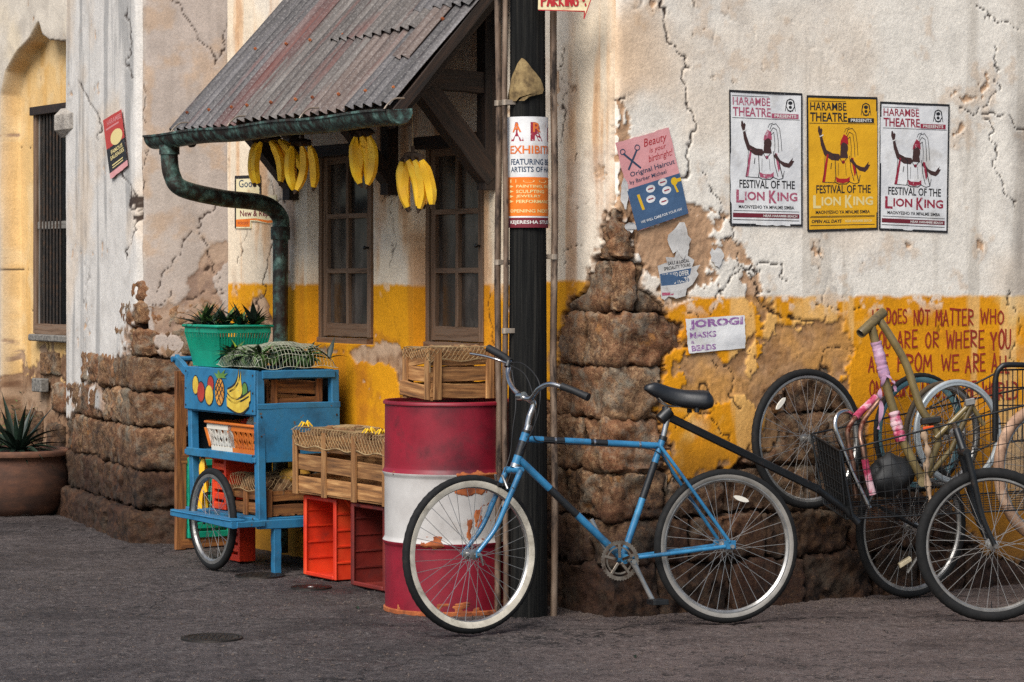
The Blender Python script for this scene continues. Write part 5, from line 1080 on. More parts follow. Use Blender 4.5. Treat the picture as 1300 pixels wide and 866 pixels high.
# long crate on the two plastic crates
a1, a0, dd = WL.a_at(373, .45), 1.235, .45; zb, zt = .418, .735
o = WL.pt(a1, zb, dd); X = WL.u * (a0 - a1); Y = -WL.n * .33
crate("slatted_crate", "long slatted wooden crate under netting, resting on the two upright plastic crates", o, X, Y, zt - zb, 3, 4, M_CRATE)
netting("golden brown net draped over the long slatted crate", o + ZV * (zt - zb + .002), X, Y, zt, .075, M_NET, .026, .0017, .013, ('f',), 3)
fl = MB(); pad = MB(); 
for k in range(120):
    p = o + X * ru(.04, .96) + Y * ru(.08, .92) + ZV * (zt - zb - ru(.0, .05)); pad.ball(p, ru(.02, .035), 6, 4, .3)
t = build("dried_husks", pad, M_SACK, None, 60, origin=o); props(t, "heap of dry brown husks filling the long slatted crate", "produce", None, "stuff")
random.seed(8)
for k, (f, lb) in enumerate(((.13, "yellow cloth tie near the left end of the long crate's net"), (.93, "yellow cloth tie on the long crate's net beside the drum"), (.80, "small yellow tie in the middle of the long crate's net"))):
    p = o + X * f + ZV * (zt - zb + .03) - Y.normalized() * .0; mb = MB()
    for q in range(6): a = q * 1.05; mb.tube([p, p + Vector((math.cos(a) * .018, math.sin(a) * .018, .012 + .01 * rnd())), p + Vector((math.cos(a) * .035, math.sin(a) * .03, -.004))], [.005, .006, .003], 5)
    ob = build("cloth_tie", mb, I_YEL, None, 50, origin=p); props(ob, lb, "tie", "yellow ties on the crate net")
# upright plastic crates, mouths towards the street
def plastic(name, label, s1, s0, d1, d0, z0, H, m, grp):
    t = thing(name, label, "crate", tuple(WL.pt((s0 + s1) / 2, z0, (d0 + d1) / 2)), 0, grp); W = s1 - s0; th = .008
    def bx(nm, a, aw_, z, h_, d, dp, bev=.003): return build(nm, MB().box(WL.pt(a, z, d), WL.u * aw_, ZV * h_, -WL.n * dp, bev), m, t, 40)
    D = d1 - d0
    bx("side_panel", s0, th, z0, H, d1, D); bx("side_panel", s1 - th, th, z0, H, d1, D); bx("side_panel", s0 + th, W - 2 * th, z0, th, d1, D); bx("side_panel", s0 + th, W - 2 * th, z0 + H - th, th, d1, D); bx("base_panel", s0 + th, W - 2 * th, z0 + th, H - 2 * th, d0 + th, th)
    for (a, w, z, h) in ((s0 - .008, .028, z0 - .0, H), (s1 - .02, .028, z0, H), (s0 + .02, W - .04, z0 - .001, .022), (s0 + .02, W - .04, z0 + H - .021, .022)): bx("mouth_rim", a, w, z, h, d1 + .008, .014, .005)
    for k in range(1, 5):
        z = z0 + H * k / 5; bx("rib", s0 + th, .006, z, .008, d1 - .01, D - .02, 0); bx("rib", s1 - th - .006, .006, z, .008, d1 - .01, D - .02, 0); bx("rib", s0 + th, W - 2 * th, z, .008, d0 + th + .008, .007, 0); bx("rib", s0 - .005, .006, z, .010, d1 - .004, D, .001)
    for k in (1, 2): dpt = d1 - D * k / 3; bx("rib", s0 - .0045, .005, z0 + .01, H - .02, dpt, .010, .001)
plastic("plastic_crate", "bright orange-red plastic crate stood on end beneath the long slatted crate", 2.19, 1.862, .40, .09, .004, .405, M_REDCRATE, "upright plastic crates under the slatted crate")
plastic("plastic_crate", "dark maroon plastic crate stood on end between the orange-red one and the drum", 1.665, 1.335, .415, .09, .004, .405, M_MAROON, "upright plastic crates under the slatted crate")
# crate on the drum
o = Vector((PP(547, 350, 12.04).x, 12.04, .957)); X = WR.u * .34; Y = WL.u * .24
tc_ = crate("drum_crate", "small slatted crate with a net lid on top of the red drum", o, X, Y, .225, 3, 2, M_CRATE, None, .012, .12, loose=.025)
netting("grey-brown net spread over the crate on the drum", o + ZV * .229, X, Y, 0, .05, M_NET, .02, .0014, .009, ('f', 'l'), 7)
pad = MB()
for k in range(70): p = o + X * ru(.1, .9) + Y * ru(.1, .9) + ZV * (.225 - ru(.0, .04)); pad.ball(p, ru(.015, .03), 6, 4, .3)
t = build("dried_husks", pad, M_SACK, None, 60, origin=o); props(t, "dry brown husks heaped in the crate on the drum", "produce", None, "stuff")
# ------------------------------------------------------------------ leaves
def leaf_mesh(L, W, droop, fold=.35, n=7, m=M_LEAFG, name="leaf"):
    mb = MB(); V = []
    for i in range(n + 1):
        t = i / n; w = W * (math.sin(math.pi * min(1, t * .9 + .12)) ** .7) * (1 - t ** 3); x = L * (t - .12 * droop * t * t); z = L * (.0 + t * .0) - droop * L * t * t * .6
        V += [(x, -w, z + fold * w), (x, 0, z), (x, w, z + fold * w)]
    F = [(i * 3 + j, (i + 1) * 3 + j, (i + 1) * 3 + j + 1, i * 3 + j + 1) for i in range(n) for j in (0, 1)]; return mesh_of(name, mb.add(V, F), m, 80)
def rot_to(p, az, el, roll=0, sc=1.0): return Matrix.Translation(p) @ Matrix.Rotation(az, 4, 'Z') @ Matrix.Rotation(-el, 4, 'Y') @ Matrix.Rotation(roll, 4, 'X') @ Matrix.Scale(sc, 4)
# ------------------------------------------------------------------ fruit cart
K = Vector((-1.30, 13.52, 0)); BU, AU = UL.copy(), UR.copy(); CL, CW = .835, .475
def cp(u, w, z): return K + BU * u + AU * w + ZV * z      # u along the painted long side, w across towards the wall
cart = thing("fruit_cart", "two-wheeled blue wooden fruit cart with painted fruit on its side", "cart", tuple(cp(CL / 2, CW / 2, 0)))
def cb(name, u0, u1, w0, w1, z0, z1, m=M_BLUE, bev=.003, par=None): return build(name, MB().box(cp(u0, w0, z0), BU * (u1 - u0), AU * (w1 - w0), ZV * (z1 - z0), bev), m, par or cart, 40, origin=cp(u0, w0, z0), fix=True)
pp_ = .045
def post_(name, u, w, z0, z1, lean=0): return piece(name, cp(u + lean, w, z0), cp(u, w, z1), pp_, pp_, BU, M_BLUE, cart, .004)
for u, w, ln in ((.022, .022, -.03), (CL - .022, .022, -.05), (.022, CW - .022, -.02), (CL - .022, CW - .022, -.05)): post_("corner_post", u, w, .235, 1.03, ln)
def rail(a, b, w=.045, t=.03): piece("rail", a, b, w, t, ZV, M_BLUE, cart, .003)
rail(cp(.045, .02, 1.012), cp(CL - .045, .02, 1.012)); rail(cp(.02, .045, 1.013), cp(.02, CW - .045, 1.013)); rail(cp(.045, CW - .02, 1.012), cp(CL - .045, CW - .02, 1.012)); rail(cp(CL - .02, .045, 1.013), cp(CL - .02, CW - .045, 1.013))
cb("painted_panel", .0, CL, -.012, -.001, .808, 1.036)
cb("end_panel", -.012, -.001, .0, CW, .565, .864); rail(cp(-.004, .0, .852), cp(-.004, CW, .852), .03, .02); rail(cp(-.002, .03, 1.014), cp(-.002, CW - .03, 1.014), .04, .022)
cb("back_panel", .045, CL - .045, CW - .014, CW - .004, .57, .99, M_BLACKIN); cb("far_end_panel", CL - .012, CL - .002, .045, CW - .045, .57, .99, M_BLACKIN)
cb("shelf", .0, CL, -.012, CW, .565, .592); rail(cp(.03, -.006, .583), cp(CL - .03, -.006, .583), .042, .02)
cb("tray_floor", .02, CL - .02, .0, CW - .02, .80, .812)
cb("bottom_shelf", .0, CL, .0, CW, .262, .282); rail(cp(-.03, -.01, .252), cp(-.03, CW, .252), .045, .03); rail(cp(-.03, .01, .262), cp(CL, .01, .262), .04, .03)
for u, w in ((-.02, .10), (.03, CW - .03)): piece("leg", cp(u, w, .0), cp(u, w, .25), .04, .04, BU, M_BLUE, cart)
# side rail outside the wheel, with turned-in ends
w_out = -.155; z_ = .262
rail(cp(-.06, w_out, z_), cp(.67, w_out, z_ + .01), .034, .03); rail(cp(-.055, w_out + .012, z_), cp(-.04, .02, z_ - .003), .03, .03); rail(cp(.66, w_out + .012, z_ + .01), cp(.66, .0, z_), .03, .03); 
cb("step_board", -.05, .66, w_out - .02, -.09, .278, .286)
# push handle
for w in (.0, CW - .03): piece("handle_arm", cp(CL - .04, w, .99), cp(CL + .13, w, 1.075), .045, .026, ZV, M_BLUE, cart)
build("handle_bar", MB().tube([cp(CL + .12, -.03, 1.07), cp(CL + .12, CW + .02, 1.07)], .015, 10), M_BLUE, cart)
for u, w, z in [(.02, -.013, z) for z in (.83, .92, 1.01, .60, .28)] + [(CL - .02, -.013, z) for z in (.83, .92, 1.01)] + [(-.013, w, z) for w in (.02, CW - .02) for z in (.6, .7, .8)]:
    build("screw", MB().lathe([(0, .003), (.005, .002), (.006, 0)], cp(u, w, z), -AU if u > 0 else -BU, 8), M_IRON, cart)
# wheels
def arc_pts(c, ux, uz, r, n=64): return [c + ux * (r * math.cos(2 * math.pi * k / n)) + uz * (r * math.sin(2 * math.pi * k / n)) for k in range(n)]
_sp = {}
def wheel(par, c, axle, R, tyre_m, rim_m, wall_m=None, nsp=36, tr=.021, up=None, reflect=None, hubr=.017, rimh=.017, spokes=True, tread=True, tyre=True, rimw=.012, ph=0.0, name="wheel", wallw=.017):
    "one spoked wheel: hub with tyre, rim, sidewall ring, spokes"
    c, ax = Vector(c), Vector(axle).normalized(); uz = (ZV - ax * ax.z).normalized(); ux = uz.cross(ax).normalized()
    hb = MB(); hb.lathe([(0, -.055), (.005, -.055), (.005, -.034), (hubr, -.032), (hubr + .006, -.030), (hubr + .006, -.027), (hubr * .75, -.024), (hubr * .65, 0), (hubr * .75, .024), (hubr + .006, .027), (hubr + .006, .030), (hubr, .032), (.005, .034), (.005, .055), (0, .055)], c, ax, 16)
    if par is None: w = thing(name[0], name[1], name[2], tuple(c - ZV * R), 0, name[3] if len(name) > 3 else None); build("hub", hb, M_RIM, w, 40)
    else: w = build("wheel", hb, M_RIM, par, 40)
    sub = w
    # tyre: round section with shoulder blocks
    if tyre:
        n = 120; mb = MB(); V = []; sg = 14; rc = R - tr
        for i in range(n):
            a = 2 * math.pi * i / n; d = ux * math.cos(a) + uz * math.sin(a)
            for k in range(sg):
                b = 2 * math.pi * k / sg; rr = tr * (1 + (.08 if tread and i % 2 == 0 and math.cos(b) > .35 else 0)); V.append(c + d * (rc + rr * math.cos(b)) + ax * (rr * math.sin(b) * .95))
        mb.add(V, [(i * sg + k, i * sg + (k + 1) % sg, ((i + 1) % n) * sg + (k + 1) % sg, ((i + 1) % n) * sg + k) for i in range(n) for k in range(sg)]); build("tyre", mb, tyre_m, sub, 50)
    r1 = R - tr * 1.72 if tyre else R
    ring = lambda prof: MB().lathe(prof + prof[:1], c, ax, 96)
    build("rim", ring([(r1 + .003, -rimw), (r1 + .003, rimw), (r1 - rimh * .6, rimw), (r1 - rimh, rimw * .4), (r1 - rimh, -rimw * .4), (r1 - rimh * .6, -rimw)]), rim_m, sub, 40)
    if wall_m:
        for s_ in (1, -1): q = s_ * (tr * .80); build("sidewall", ring([(R - tr * 1.25, s_ * tr * .98), (R - tr * 1.55, s_ * tr * .96), (r1 - wallw * .6, s_ * (rimw + .003)), (r1 - wallw, s_ * (rimw + .001)), (r1 - wallw * .6, s_ * rimw * .6), (R - tr * 1.2, s_ * tr * .6)]), wall_m, sub, 60)
    if spokes:
        rh, rr = hubr + .004, r1 - rimh + .001; L = None
        for i in range(nsp):
            side = 1 if i % 2 else -1; a = 2 * math.pi * i / nsp + ph; cross = (1 if (i // 2) % 2 else -1) * math.radians(62)
            p = c + ax * (side * .0285) + (ux * math.cos(a + cross) + uz * math.sin(a + cross)) * rh; q = c + ax * (side * .003) + (ux * math.cos(a) + uz * math.sin(a)) * rr
            L = (q - p).length; key = round(L, 3)
            if key not in _sp: _sp[key] = mesh_of("spoke", MB().tube([(0, 0, 0), (key, 0, 0)], .00125, 5), M_SPOKE, 60)
            X_ = (q - p).normalized(); Y_ = X_.cross(ax).normalized(); Z_ = X_.cross(Y_); link("spoke", _sp[key], sub, Matrix(((X_.x, Y_.x, Z_.x, p.x), (X_.y, Y_.y, Z_.y, p.y), (X_.z, Y_.z, Z_.z, p.z), (0, 0, 0, 1))))
    if reflect is not None:
        a, rr = reflect; d = ux * math.cos(a) + uz * math.sin(a); e = -ux * math.sin(a) + uz * math.cos(a); p = c + d * rr - ax * .012 * (1 if ax.y > 0 else -1)
        mb = MB(); O = [p + e * (.038 * math.cos(t)) + d * (.011 * math.sin(t) * (1 if abs(math.cos(t)) < .8 else .7)) for t in np.linspace(0, 6.283, 17)[:-1]]; B_ = [x + ax * .008 for x in O]; mb.add(O + B_, [tuple(range(16)), tuple(range(16, 32))[::-1]] + [(i, (i + 1) % 16, (i + 1) % 16 + 16, i + 16) for i in range(16)]); build("reflector", mb, M_WHITEPL, sub, 30, fix=True)
    v = MB().tube([c - uz * r1 * .99 + ax * .0, c - uz * (r1 - .045)], [.003, .002], 6); build("valve", v, M_BLACKMETAL, sub, 40)
    return w
G = Vector((-1.548, 13.73, .262)); wheel(cart, G, AU, .262, M_RUBBER, M_RIM, None, 24, .019, reflect=None, rimh=.022, rimw=.015)
wheel(cart, G + AU * (CW + .18), AU, .262, M_RUBBER, M_RIM, None, 24, .019)
build("axle", MB().tube([G, G + AU * (CW + .18)], .012, 8), M_IRON, cart)
for w in (.03, CW - .03): piece("axle_bracket", cp((G - K).dot(BU), w, .25), cp((G - K).dot(BU), w, .27) + ZV * .01, .05, .05, BU, M_BLUE, cart)
# painted fruit
S = Sheet("x", "", "", cp(CL - .0, -.013, 1.03), cp(0.0, -.013, 1.03), cp(0.0, -.013, .815), cp(CL, -.013, .815), -AU, None, 0, None, .0008, None, 0, cart)
def blob(cx_, cy_, rx, ry, tilt=0, n=14): return [(cx_ + rx * math.cos(t) * math.cos(tilt) - ry * math.sin(t) * math.sin(tilt) * .4, cy_ + ry * math.sin(t) + rx * math.cos(t) * math.sin(tilt) * 2) for t in np.linspace(0, 6.283, n + 1)[:-1]]
I_FY, I_FO, I_FR, I_FG = [mat(n_, [hx(a_), hx(b_)], scale=14, rough=.7, bump=0, chips=(hx('#2a5f78'), 34, .62, .68)) for n_, a_, b_ in (("painted_yellow", '#b08a24', '#d8bc48'), ("painted_orange", '#b06a20', '#d8983a'), ("painted_red", '#8a201c', '#b03a2c'), ("painted_green", '#3f6428', '#6d9440'))]
fruits = [(.17, .58, .042, .22, I_FY), (.39, .62, .042, .2, I_FR), (.25, .42, .052, .24, I_FR), (.37, .36, .056, .24, I_FY), (.52, .46, .062, .33, I_FO), (.87, .55, .035, .17, I_FG)]
for k, (x, y, rx, ry, m) in enumerate(fruits):
    S.ink("painted_outline", I_BLACK, [('p', blob(x, y, rx + .009, ry + .03))], .0002 * k); S.ink("painted_fruit", m, [('p', blob(x, y, rx, ry))], .0005 + .0002 * k)
def ban(p, L, W, c): # painted banana
    (x0, y0), (x1, y1) = p; out = []; 
    for t in np.linspace(0, 1, 8): out.append((x0 + (x1 - x0) * t + c[0] * math.sin(math.pi * t) + W * math.sin(math.pi * min(1, t + .08)) * .5, y0 + (y1 - y0) * t + c[1] * math.sin(math.pi * t) - W * 2))
    for t in np.linspace(1, 0, 8): out.append((x0 + (x1 - x0) * t + c[0] * math.sin(math.pi * t) - W * math.sin(math.pi * t) * .5, y0 + (y1 - y0) * t + c[1] * math.sin(math.pi * t) + W * 2))
    return out
for k, (p, c) in enumerate(((((.63, .42), (.79, .96)), (.07, -.1)), (((.66, .36), (.82, .9)), (.06, -.1)), (((.63, .32), (.95, .42)), (0, -.18)), (((.62, .24), (.93, .28)), (0, -.16)))):
    S.ink("painted_outline", I_BLACK, [('p', ban(p, 1, .075, c))], .0014 + .0002 * k); S.ink("painted_fruit", I_FY, [('p', ban(p, 1, .052, c))], .0016 + .0002 * k)
S.ink("painted_crown", I_FG, [('p', [(.49, .78), (.44, .92), (.49, .88), (.50, 1.0), (.54, .90), (.60, 1.02), (.58, .90), (.64, .93), (.59, .84), (.62, .80), (.55, .80)])], .0022)
S.ink("painted_lines", I_BLACK, [('l', [(.48, .70), (.57, .30)], .008), ('l', [(.50, .76), (.58, .45)], .008), ('l', [(.47, .55), (.54, .18)], .008), ('l', [(.56, .72), (.47, .35)], .008), ('l', [(.57, .58), (.49, .22)], .008), ('l', [(.53, .78), (.465, .5)], .008)], .0024)
# things on and in the cart
def placed(name, label, cat, mb, m, o, group=None, kind=None, sm=50): ob = build(name, mb, m, None, sm, origin=o); return props(ob, label, cat, group, kind)
o = cp(.05, .10, .815); crate("tray_crate", "worn wooden crate seen through the slot under the cart's top rail", o, BU * .62, AU * .30, .17, 2, 3, M_CRATE2)
o = cp(.03, .06, .284); crate("shelf_crate", "dark wooden crate of sacking on the cart's bottom shelf", o, BU * .40, AU * .36, .14, 2, 3, M_CRATE2)
random.seed(9); pad = MB()
for k in range(60): p = o + BU * ru(.03, .37) + AU * ru(.04, .32) + ZV * ru(.11, .17); pad.ball(p, ru(.035, .055), 8, 6, .2)
placed("sacking", "brown sacking heaped over the crate on the cart's bottom shelf", "sacking", pad, M_SACK, o)
netting("brown net over the sacking on the cart's bottom shelf", o + ZV * .19, BU * .40, AU * .36, 0, .06, M_NET, .026, .0013, .02, ('f', 'l'), 17)
p = cp(.06, .25, .49); mb = MB().ball(p, .055, 14, 10, .04, (1.5, 1, .8)); placed("pineapple", "yellow pineapple lying on the sacking inside the cart", "pineapple", mb, M_PINEAP, p)
# orange crate and bananas on the bottom shelf behind the wheel
o = cp(.48, .06, .286); t = thing("orange_crate", "upright orange plastic crate behind the cart's near wheel", "crate", tuple(o))
for q in range(6): build("bar", MB().box(o + BU * (.0) + ZV * (.0 + q * .052), BU * .16, AU * .02, ZV * .036, .003), M_REDCRATE, t)
for u in (0, .14): build("upright", MB().box(o + BU * u - AU * .003, BU * .02, AU * .2, ZV * .31, .003), M_REDCRATE, t)
build("base_panel", MB().box(o + AU * .18, BU * .16, AU * .01, ZV * .31, .002), M_REDCRATE, t)
o = cp(.52, .16, .004); t = thing("orange_tray", "orange plastic tray on the ground under the cart", "crate", tuple(o))
for q in range(4): build("bar", MB().box(o + ZV * (q * .05), BU * .13, AU * .02, ZV * .034, .003), M_REDCRATE, t)
for u in (0, .11): build("side", MB().box(o + BU * u - AU * .002, BU * .02, AU * .09, ZV * .2, .003), M_REDCRATE, t)
build("base_panel", MB().box(o + AU * .08, BU * .13, AU * .015, ZV * .2, .002), M_REDCRATE, t)
hb = cp(.70, .03, .565); t = thing("banana_bunch", "ripe bananas hung inside the cart behind its near wheel", "bananas", tuple(hb))
for k, (dx, dz, rz, tl) in enumerate(((-.02, 0, 2.8, .2), (.02, -.02, .3, 0), (.05, -.12, .2, .1), (-.01, -.14, 2.9, .1), (.03, -.16, .4, 0))): link("banana", BM[k % 4], t, Matrix.Translation(hb + BU * dx + ZV * dz) @ Matrix.Rotation(rz, 4, 'Z') @ Matrix.Rotation(tl, 4, 'Y'))
build("stem", MB().tube([hb - ZV * .16, hb + ZV * .01], .007, 6), M_BANTIP, t)
# woven basket with fruit on the middle shelf
def basket(name, label, o, L, W, H, m, rows, cols, flare=.03, X=BU, Y=AU, slots=True, m2=None, holes='dia', split=0):
    t = thing(name, label, "basket", tuple(o + X * L / 2 + Y * W / 2)); c = o + X * L / 2 + Y * W / 2
    def sd(nm, a, b, nrm, mm):
        "one pierced side wall from a to b"
        d = (b - a).normalized(); Ls = (b - a).length; mb = MB(); nc = cols if Ls > W * 1.05 or L == W else max(3, int(cols * Ls / L))
        for i in range(nc + 1):
            u = Ls * i / nc; f = (u / Ls - .5) * 2
            for k in range(2 if holes == 'dia' else 1):
                u2 = u + ((Ls / nc) * 1.4 if k else 0) if holes == 'dia' else u
                u_a, u_b = u, min(Ls, max(0, u + (Ls / nc) * (1.3 if k else -1.3))) if holes == 'dia' else u
                p0 = a + d * u_a + ZV * .02; p1 = a + d * u_b + ZV * (H - .03) + nrm * flare + d * f * flare
                s = Ls / nc * .30; mb.box(p0 - d * s, d * 2 * s, nrm * .003, p1 - p0)
        mb.box(a - nrm * .0, b - a, nrm * .0045, ZV * .025 + nrm * .002); mb.box(a + ZV * (H - .035) + nrm * (flare - .003) - d * flare, (b - a) + d * 2 * flare, nrm * .006, ZV * .035)
        build(nm, mb, mm, t, 0)
    A, B, Cc, D = o, o + X * L, o + X * L + Y * W, o + Y * W
    (sd("side", A, A + X * L * split, -Y, m), sd("side", A + X * L * split, B, -Y, m2)) if split else sd("side", A, B, -Y, m); sd("side", B, Cc, X, m); sd("side", Cc, D, Y, m2 or m); sd("side", D, A, -X, m2 or m)
    build("base", MB().box(A, X * L, Y * W, ZV * .006), m, t, 0); fl = flare + .008
    rim = crom([A - X * fl - Y * fl, B + X * fl - Y * fl, Cc + X * fl + Y * fl, D - X * fl + Y * fl], 1, True); build("rim", MB().tube([p + ZV * H for p in rim], .008, 8, True), m, t, 60)
    return t
o = cp(.06, .05, .596); basket("fruit_basket", "orange and white pierced plastic basket of fruit on the cart's middle shelf", o, .56, .30, .15, M_ORPL, 4, 11, .02, m2=M_WHITEPL, split=.55)
# its nearer left half is white
mb = MB(); 
for k, (u, w, z, r, m, lb) in enumerate(((.36, .16, .10, .055, M_FRUITW, "large pale round fruit in the pierced basket"), (.20, .14, .125, .05, M_FRUITR, "orange-red fruit on top of the pierced basket"), (.11, .16, .10, .05, M_FRUITR, "orange-red fruit at the near end of the pierced basket"), (.27, .2, .13, .042, M_FRUITW, "small pale fruit behind the orange-red ones in the basket"), (.45, .16, .09, .05, M_FRUITR, "dark red fruit at the far end of the pierced basket"))):
    p = o + BU * u + AU * w + ZV * (z + .035); placed("fruit", lb, "fruit", MB().ball(p, r, 16, 12, .01), m, p, "fruit in the pierced basket")
# green basket of seedlings
gA = Vector((PP(281, 350, 13.95).x, 13.95, 1.038)); gb = basket("green_basket", "green plastic basket of small leafy plants on the far end of the cart", gA, .335, .235, .215, M_GREENPL, 4, 26, .035, holes='v')
for a_, b_, nr in ((gA, gA + BU * .335, -AU), (gA + AU * .235, gA, -BU), (gA + BU * .335, gA + BU * .335 + AU * .235, BU), (gA + BU * .335 + AU * .235, gA + AU * .235, AU)):
    d_ = (b_ - a_); mb = MB(); mb.add([a_ - nr * .003, b_ - nr * .003, b_ + d_.normalized() * .024 + nr * .021 + ZV * .15, a_ - d_.normalized() * .024 + nr * .021 + ZV * .15], [(0, 1, 2, 3)]); k_ = [Vector(v) + nr * .006 for v in mb.v[:4]]; mb.add(k_, [(3, 2, 1, 0)]); build("solid_wall", mb, M_GREENPL, gb, 0)
LM = {m.name: [leaf_mesh(ru(.9, 1.1), ru(.08, .12), dr, m=m) for dr in (.3, .7, 1.1)] for m in (M_LEAFD, M_LEAFG, M_LEAFY)}
random.seed(15)
for k in range(5):
    p = gA + BU * (.30 - .065 * k) + AU * (.02 + .05 * k + ru(-.02, .02)) + ZV * .205
    t = thing("seedling", "dark green rosette seedling in the green basket, " + ["nearest the stone pillar", "second from the pillar", "in the middle of the row", "second from the downpipe", "nearest the downpipe"][k], "plant", tuple(p), 0, "seedlings in the green basket")
    for q in range(26): link("leaf", LM[random.choice(["dark_leaf", "green_leaf", "dark_leaf"])][random.randrange(3)], t, rot_to(p, ru(0, 6.28), ru(.4, 1.4), 0, ru(.11, .18)))
# pineapples under a pale net on the near end
random.seed(16); pl = []
for k in range(8):
    p = cp(.09 + .12 * (k % 4) * .9, .07 + .25 * (k // 4) + ru(-.02, .02), 1.085); sp = ["nearest the cart's corner", "second along the cart's top edge", "third along the cart's top edge", "beside the green basket in front"][k % 4]
    lb = "green pineapple under the pale net, " + sp + (", wall side" if k > 3 else ", street side")
    t = thing("pineapple", lb, "pineapple", tuple(p), 0, "pineapples under the net on the cart"); b = MB().ball(p, .045, 12, 10, .05, (1, 1, 1.0)); build("body", b, M_LEAFG, t, 60)
    for q in range(46): link("leaf", LM["green_leaf" if q % 3 else "dark_leaf"][random.randrange(3)], t, rot_to(p + ZV * .015, ru(0, 6.28), ru(-.15, 1.0), ru(-.5, .5), ru(.09, .14)))
mb = MB(); dome = lambda u, w: cp(.01 + .46 * u, .0 + CW * w, 1.045 + .125 * (max(0, 1 - abs(2 * u - 1) ** 4) * max(0, 1 - abs(2 * w - 1) ** 3)) ** .5 + .012 * float(vn(u * 5, w * 5, 0, 3)))
for i in range(27): mb.tube([dome(i / 26, j / 24) for j in range(25)], .0012, 3, cap=False)
for j in range(25): mb.tube([dome(i / 26, j / 24) for i in range(27)], .0012, 3, cap=False)
placed("netting", "pale green net stretched over the pineapples on the cart", "netting", mb, M_NETW, cp(.25, .2, 1.04))
for k, (u, w, az_, lb) in enumerate(((.0, .42, .0, "lone leaf tuft poking from the net by the window"), (.40, .1, 2, "pale leaf tuft poking up between the net and the green basket"))):
    p = cp(u, w, 1.09); t = thing("leaf_tuft", lb, "leaves", tuple(p), 0); [link("leaf", LM["yellow_green_leaf" if k else "dark_leaf"][q % 2], t, rot_to(p, ru(0, 6.28), 1.2 - .25 * q, 0, .13)) for q in range(4)]
# board and green crate leaning behind the cart
a_ = PP(229, 350, 14.75); t = thing("timber_rack", "tall brown timber rack standing behind the cart's handle end", "rack", (a_.x, a_.y, 0))
for dx in (0, .30): piece("upright", Vector((a_.x, a_.y, .0)) + AU * dx, Vector((a_.x, a_.y, .99)) + AU * dx, .06, .03, AU, M_CRATE2, t)
for z in (.03, .5, .96): piece("crossbar", Vector((a_.x, a_.y, z)), Vector((a_.x, a_.y, z)) + AU * .34, .05, .03, ZV, M_CRATE2, t)
o = Vector((a_.x, a_.y, .06)) + AU * .035 - BU * .03; t = thing("green_crate", "green plastic crate standing in the timber rack", "crate", tuple(o))
for q in range(9): build("bar", MB().box(o + ZV * q * .05, AU * .26, BU * .015, ZV * .035, .003), M_GREENPL, t)
for u in (0, .24): build("upright", MB().box(o + AU * u - BU * .002, AU * .02, BU * .02, ZV * .45, .003), M_GREENPL, t)
build("back_panel", MB().box(o + BU * .02, AU * .26, BU * .01, ZV * .45, .003), M_GREENPL, t)
# ------------------------------------------------------------------ pot
pc = Vector((PP(22, 350, 17.0).x, 17.0, 0)); pot = thing("plant_pot", "wide weathered terracotta pot beside the stone pillar", "pot", tuple(pc)); Rp = .335
build("bowl", MB().lathe([(0, .0), (Rp * .72, .0), (Rp * .84, .05), (Rp * .95, .14), (Rp * .98, .22), (Rp * .95, .32), (Rp * .92, .36), (Rp * .93, .375)], pc, (0, 0, 1), 56, lambda a, h: 1 + .008 * math.sin(3 * a + h * 9)), M_TERRA, pot, 60)
build("rim", MB().lathe([(Rp * .93, .372), (Rp * 1.02, .375), (Rp * 1.035, .395), (Rp * 1.0, .412), (Rp * .9, .41), (Rp * .86, .37)], pc, (0, 0, 1), 56), M_TERRA, pot, 60); build("soil", MB().lathe([(0, .40), (Rp * .9, .385)], pc, (0, 0, 1), 40), M_SOIL, pot, 60)
random.seed(19); t = thing("agave_plant", "dark spiky plant growing in the terracotta pot", "plant", tuple(pc + ZV * .39)); AG = [leaf_mesh(1.0, .055, dr, .5, 9, M_LEAFD) for dr in (.1, .45, .8)]
for q in range(46): az_ = q * 2.4; el = 1.3 - 1.3 * (q / 46) + ru(-.1, .1); link("leaf", AG[0 if el > .9 else random.choice([1, 2])], t, rot_to(pc + ZV * .40 + Vector((math.cos(az_), math.sin(az_), 0)) * .03, az_, el, ru(-.3, .3), ru(.27, .42)))
fc = WA.pp(4, 520, .05); fc.z = 0; t = thing("fern_plant", "leafy green fern half hidden behind the terracotta pot", "plant", tuple(fc))
for q in range(26):
    az_ = ru(0, 6.28); el = ru(.7, 1.4); base = fc + ZV * .3; M0 = rot_to(base, az_, el, 0, 1); L = ru(.35, .62)
    for s in range(9):
        f = (s + 1) / 9; p = M0 @ Vector((L * f, 0, -.35 * L * f * f)); [link("leaf", LM["green_leaf" if rnd() < .6 else "dark_leaf"][1], t, rot_to(p, az_ + sg * 1.1, el * .5, 0, .11 * (1.15 - f))) for sg in (1, -1)]
mb = MB().tube([fc, fc + ZV * .45], .02, 6); build("stem", mb, M_LEAFD, t)
o = PP(76, 600, 17.3); mb = MB()
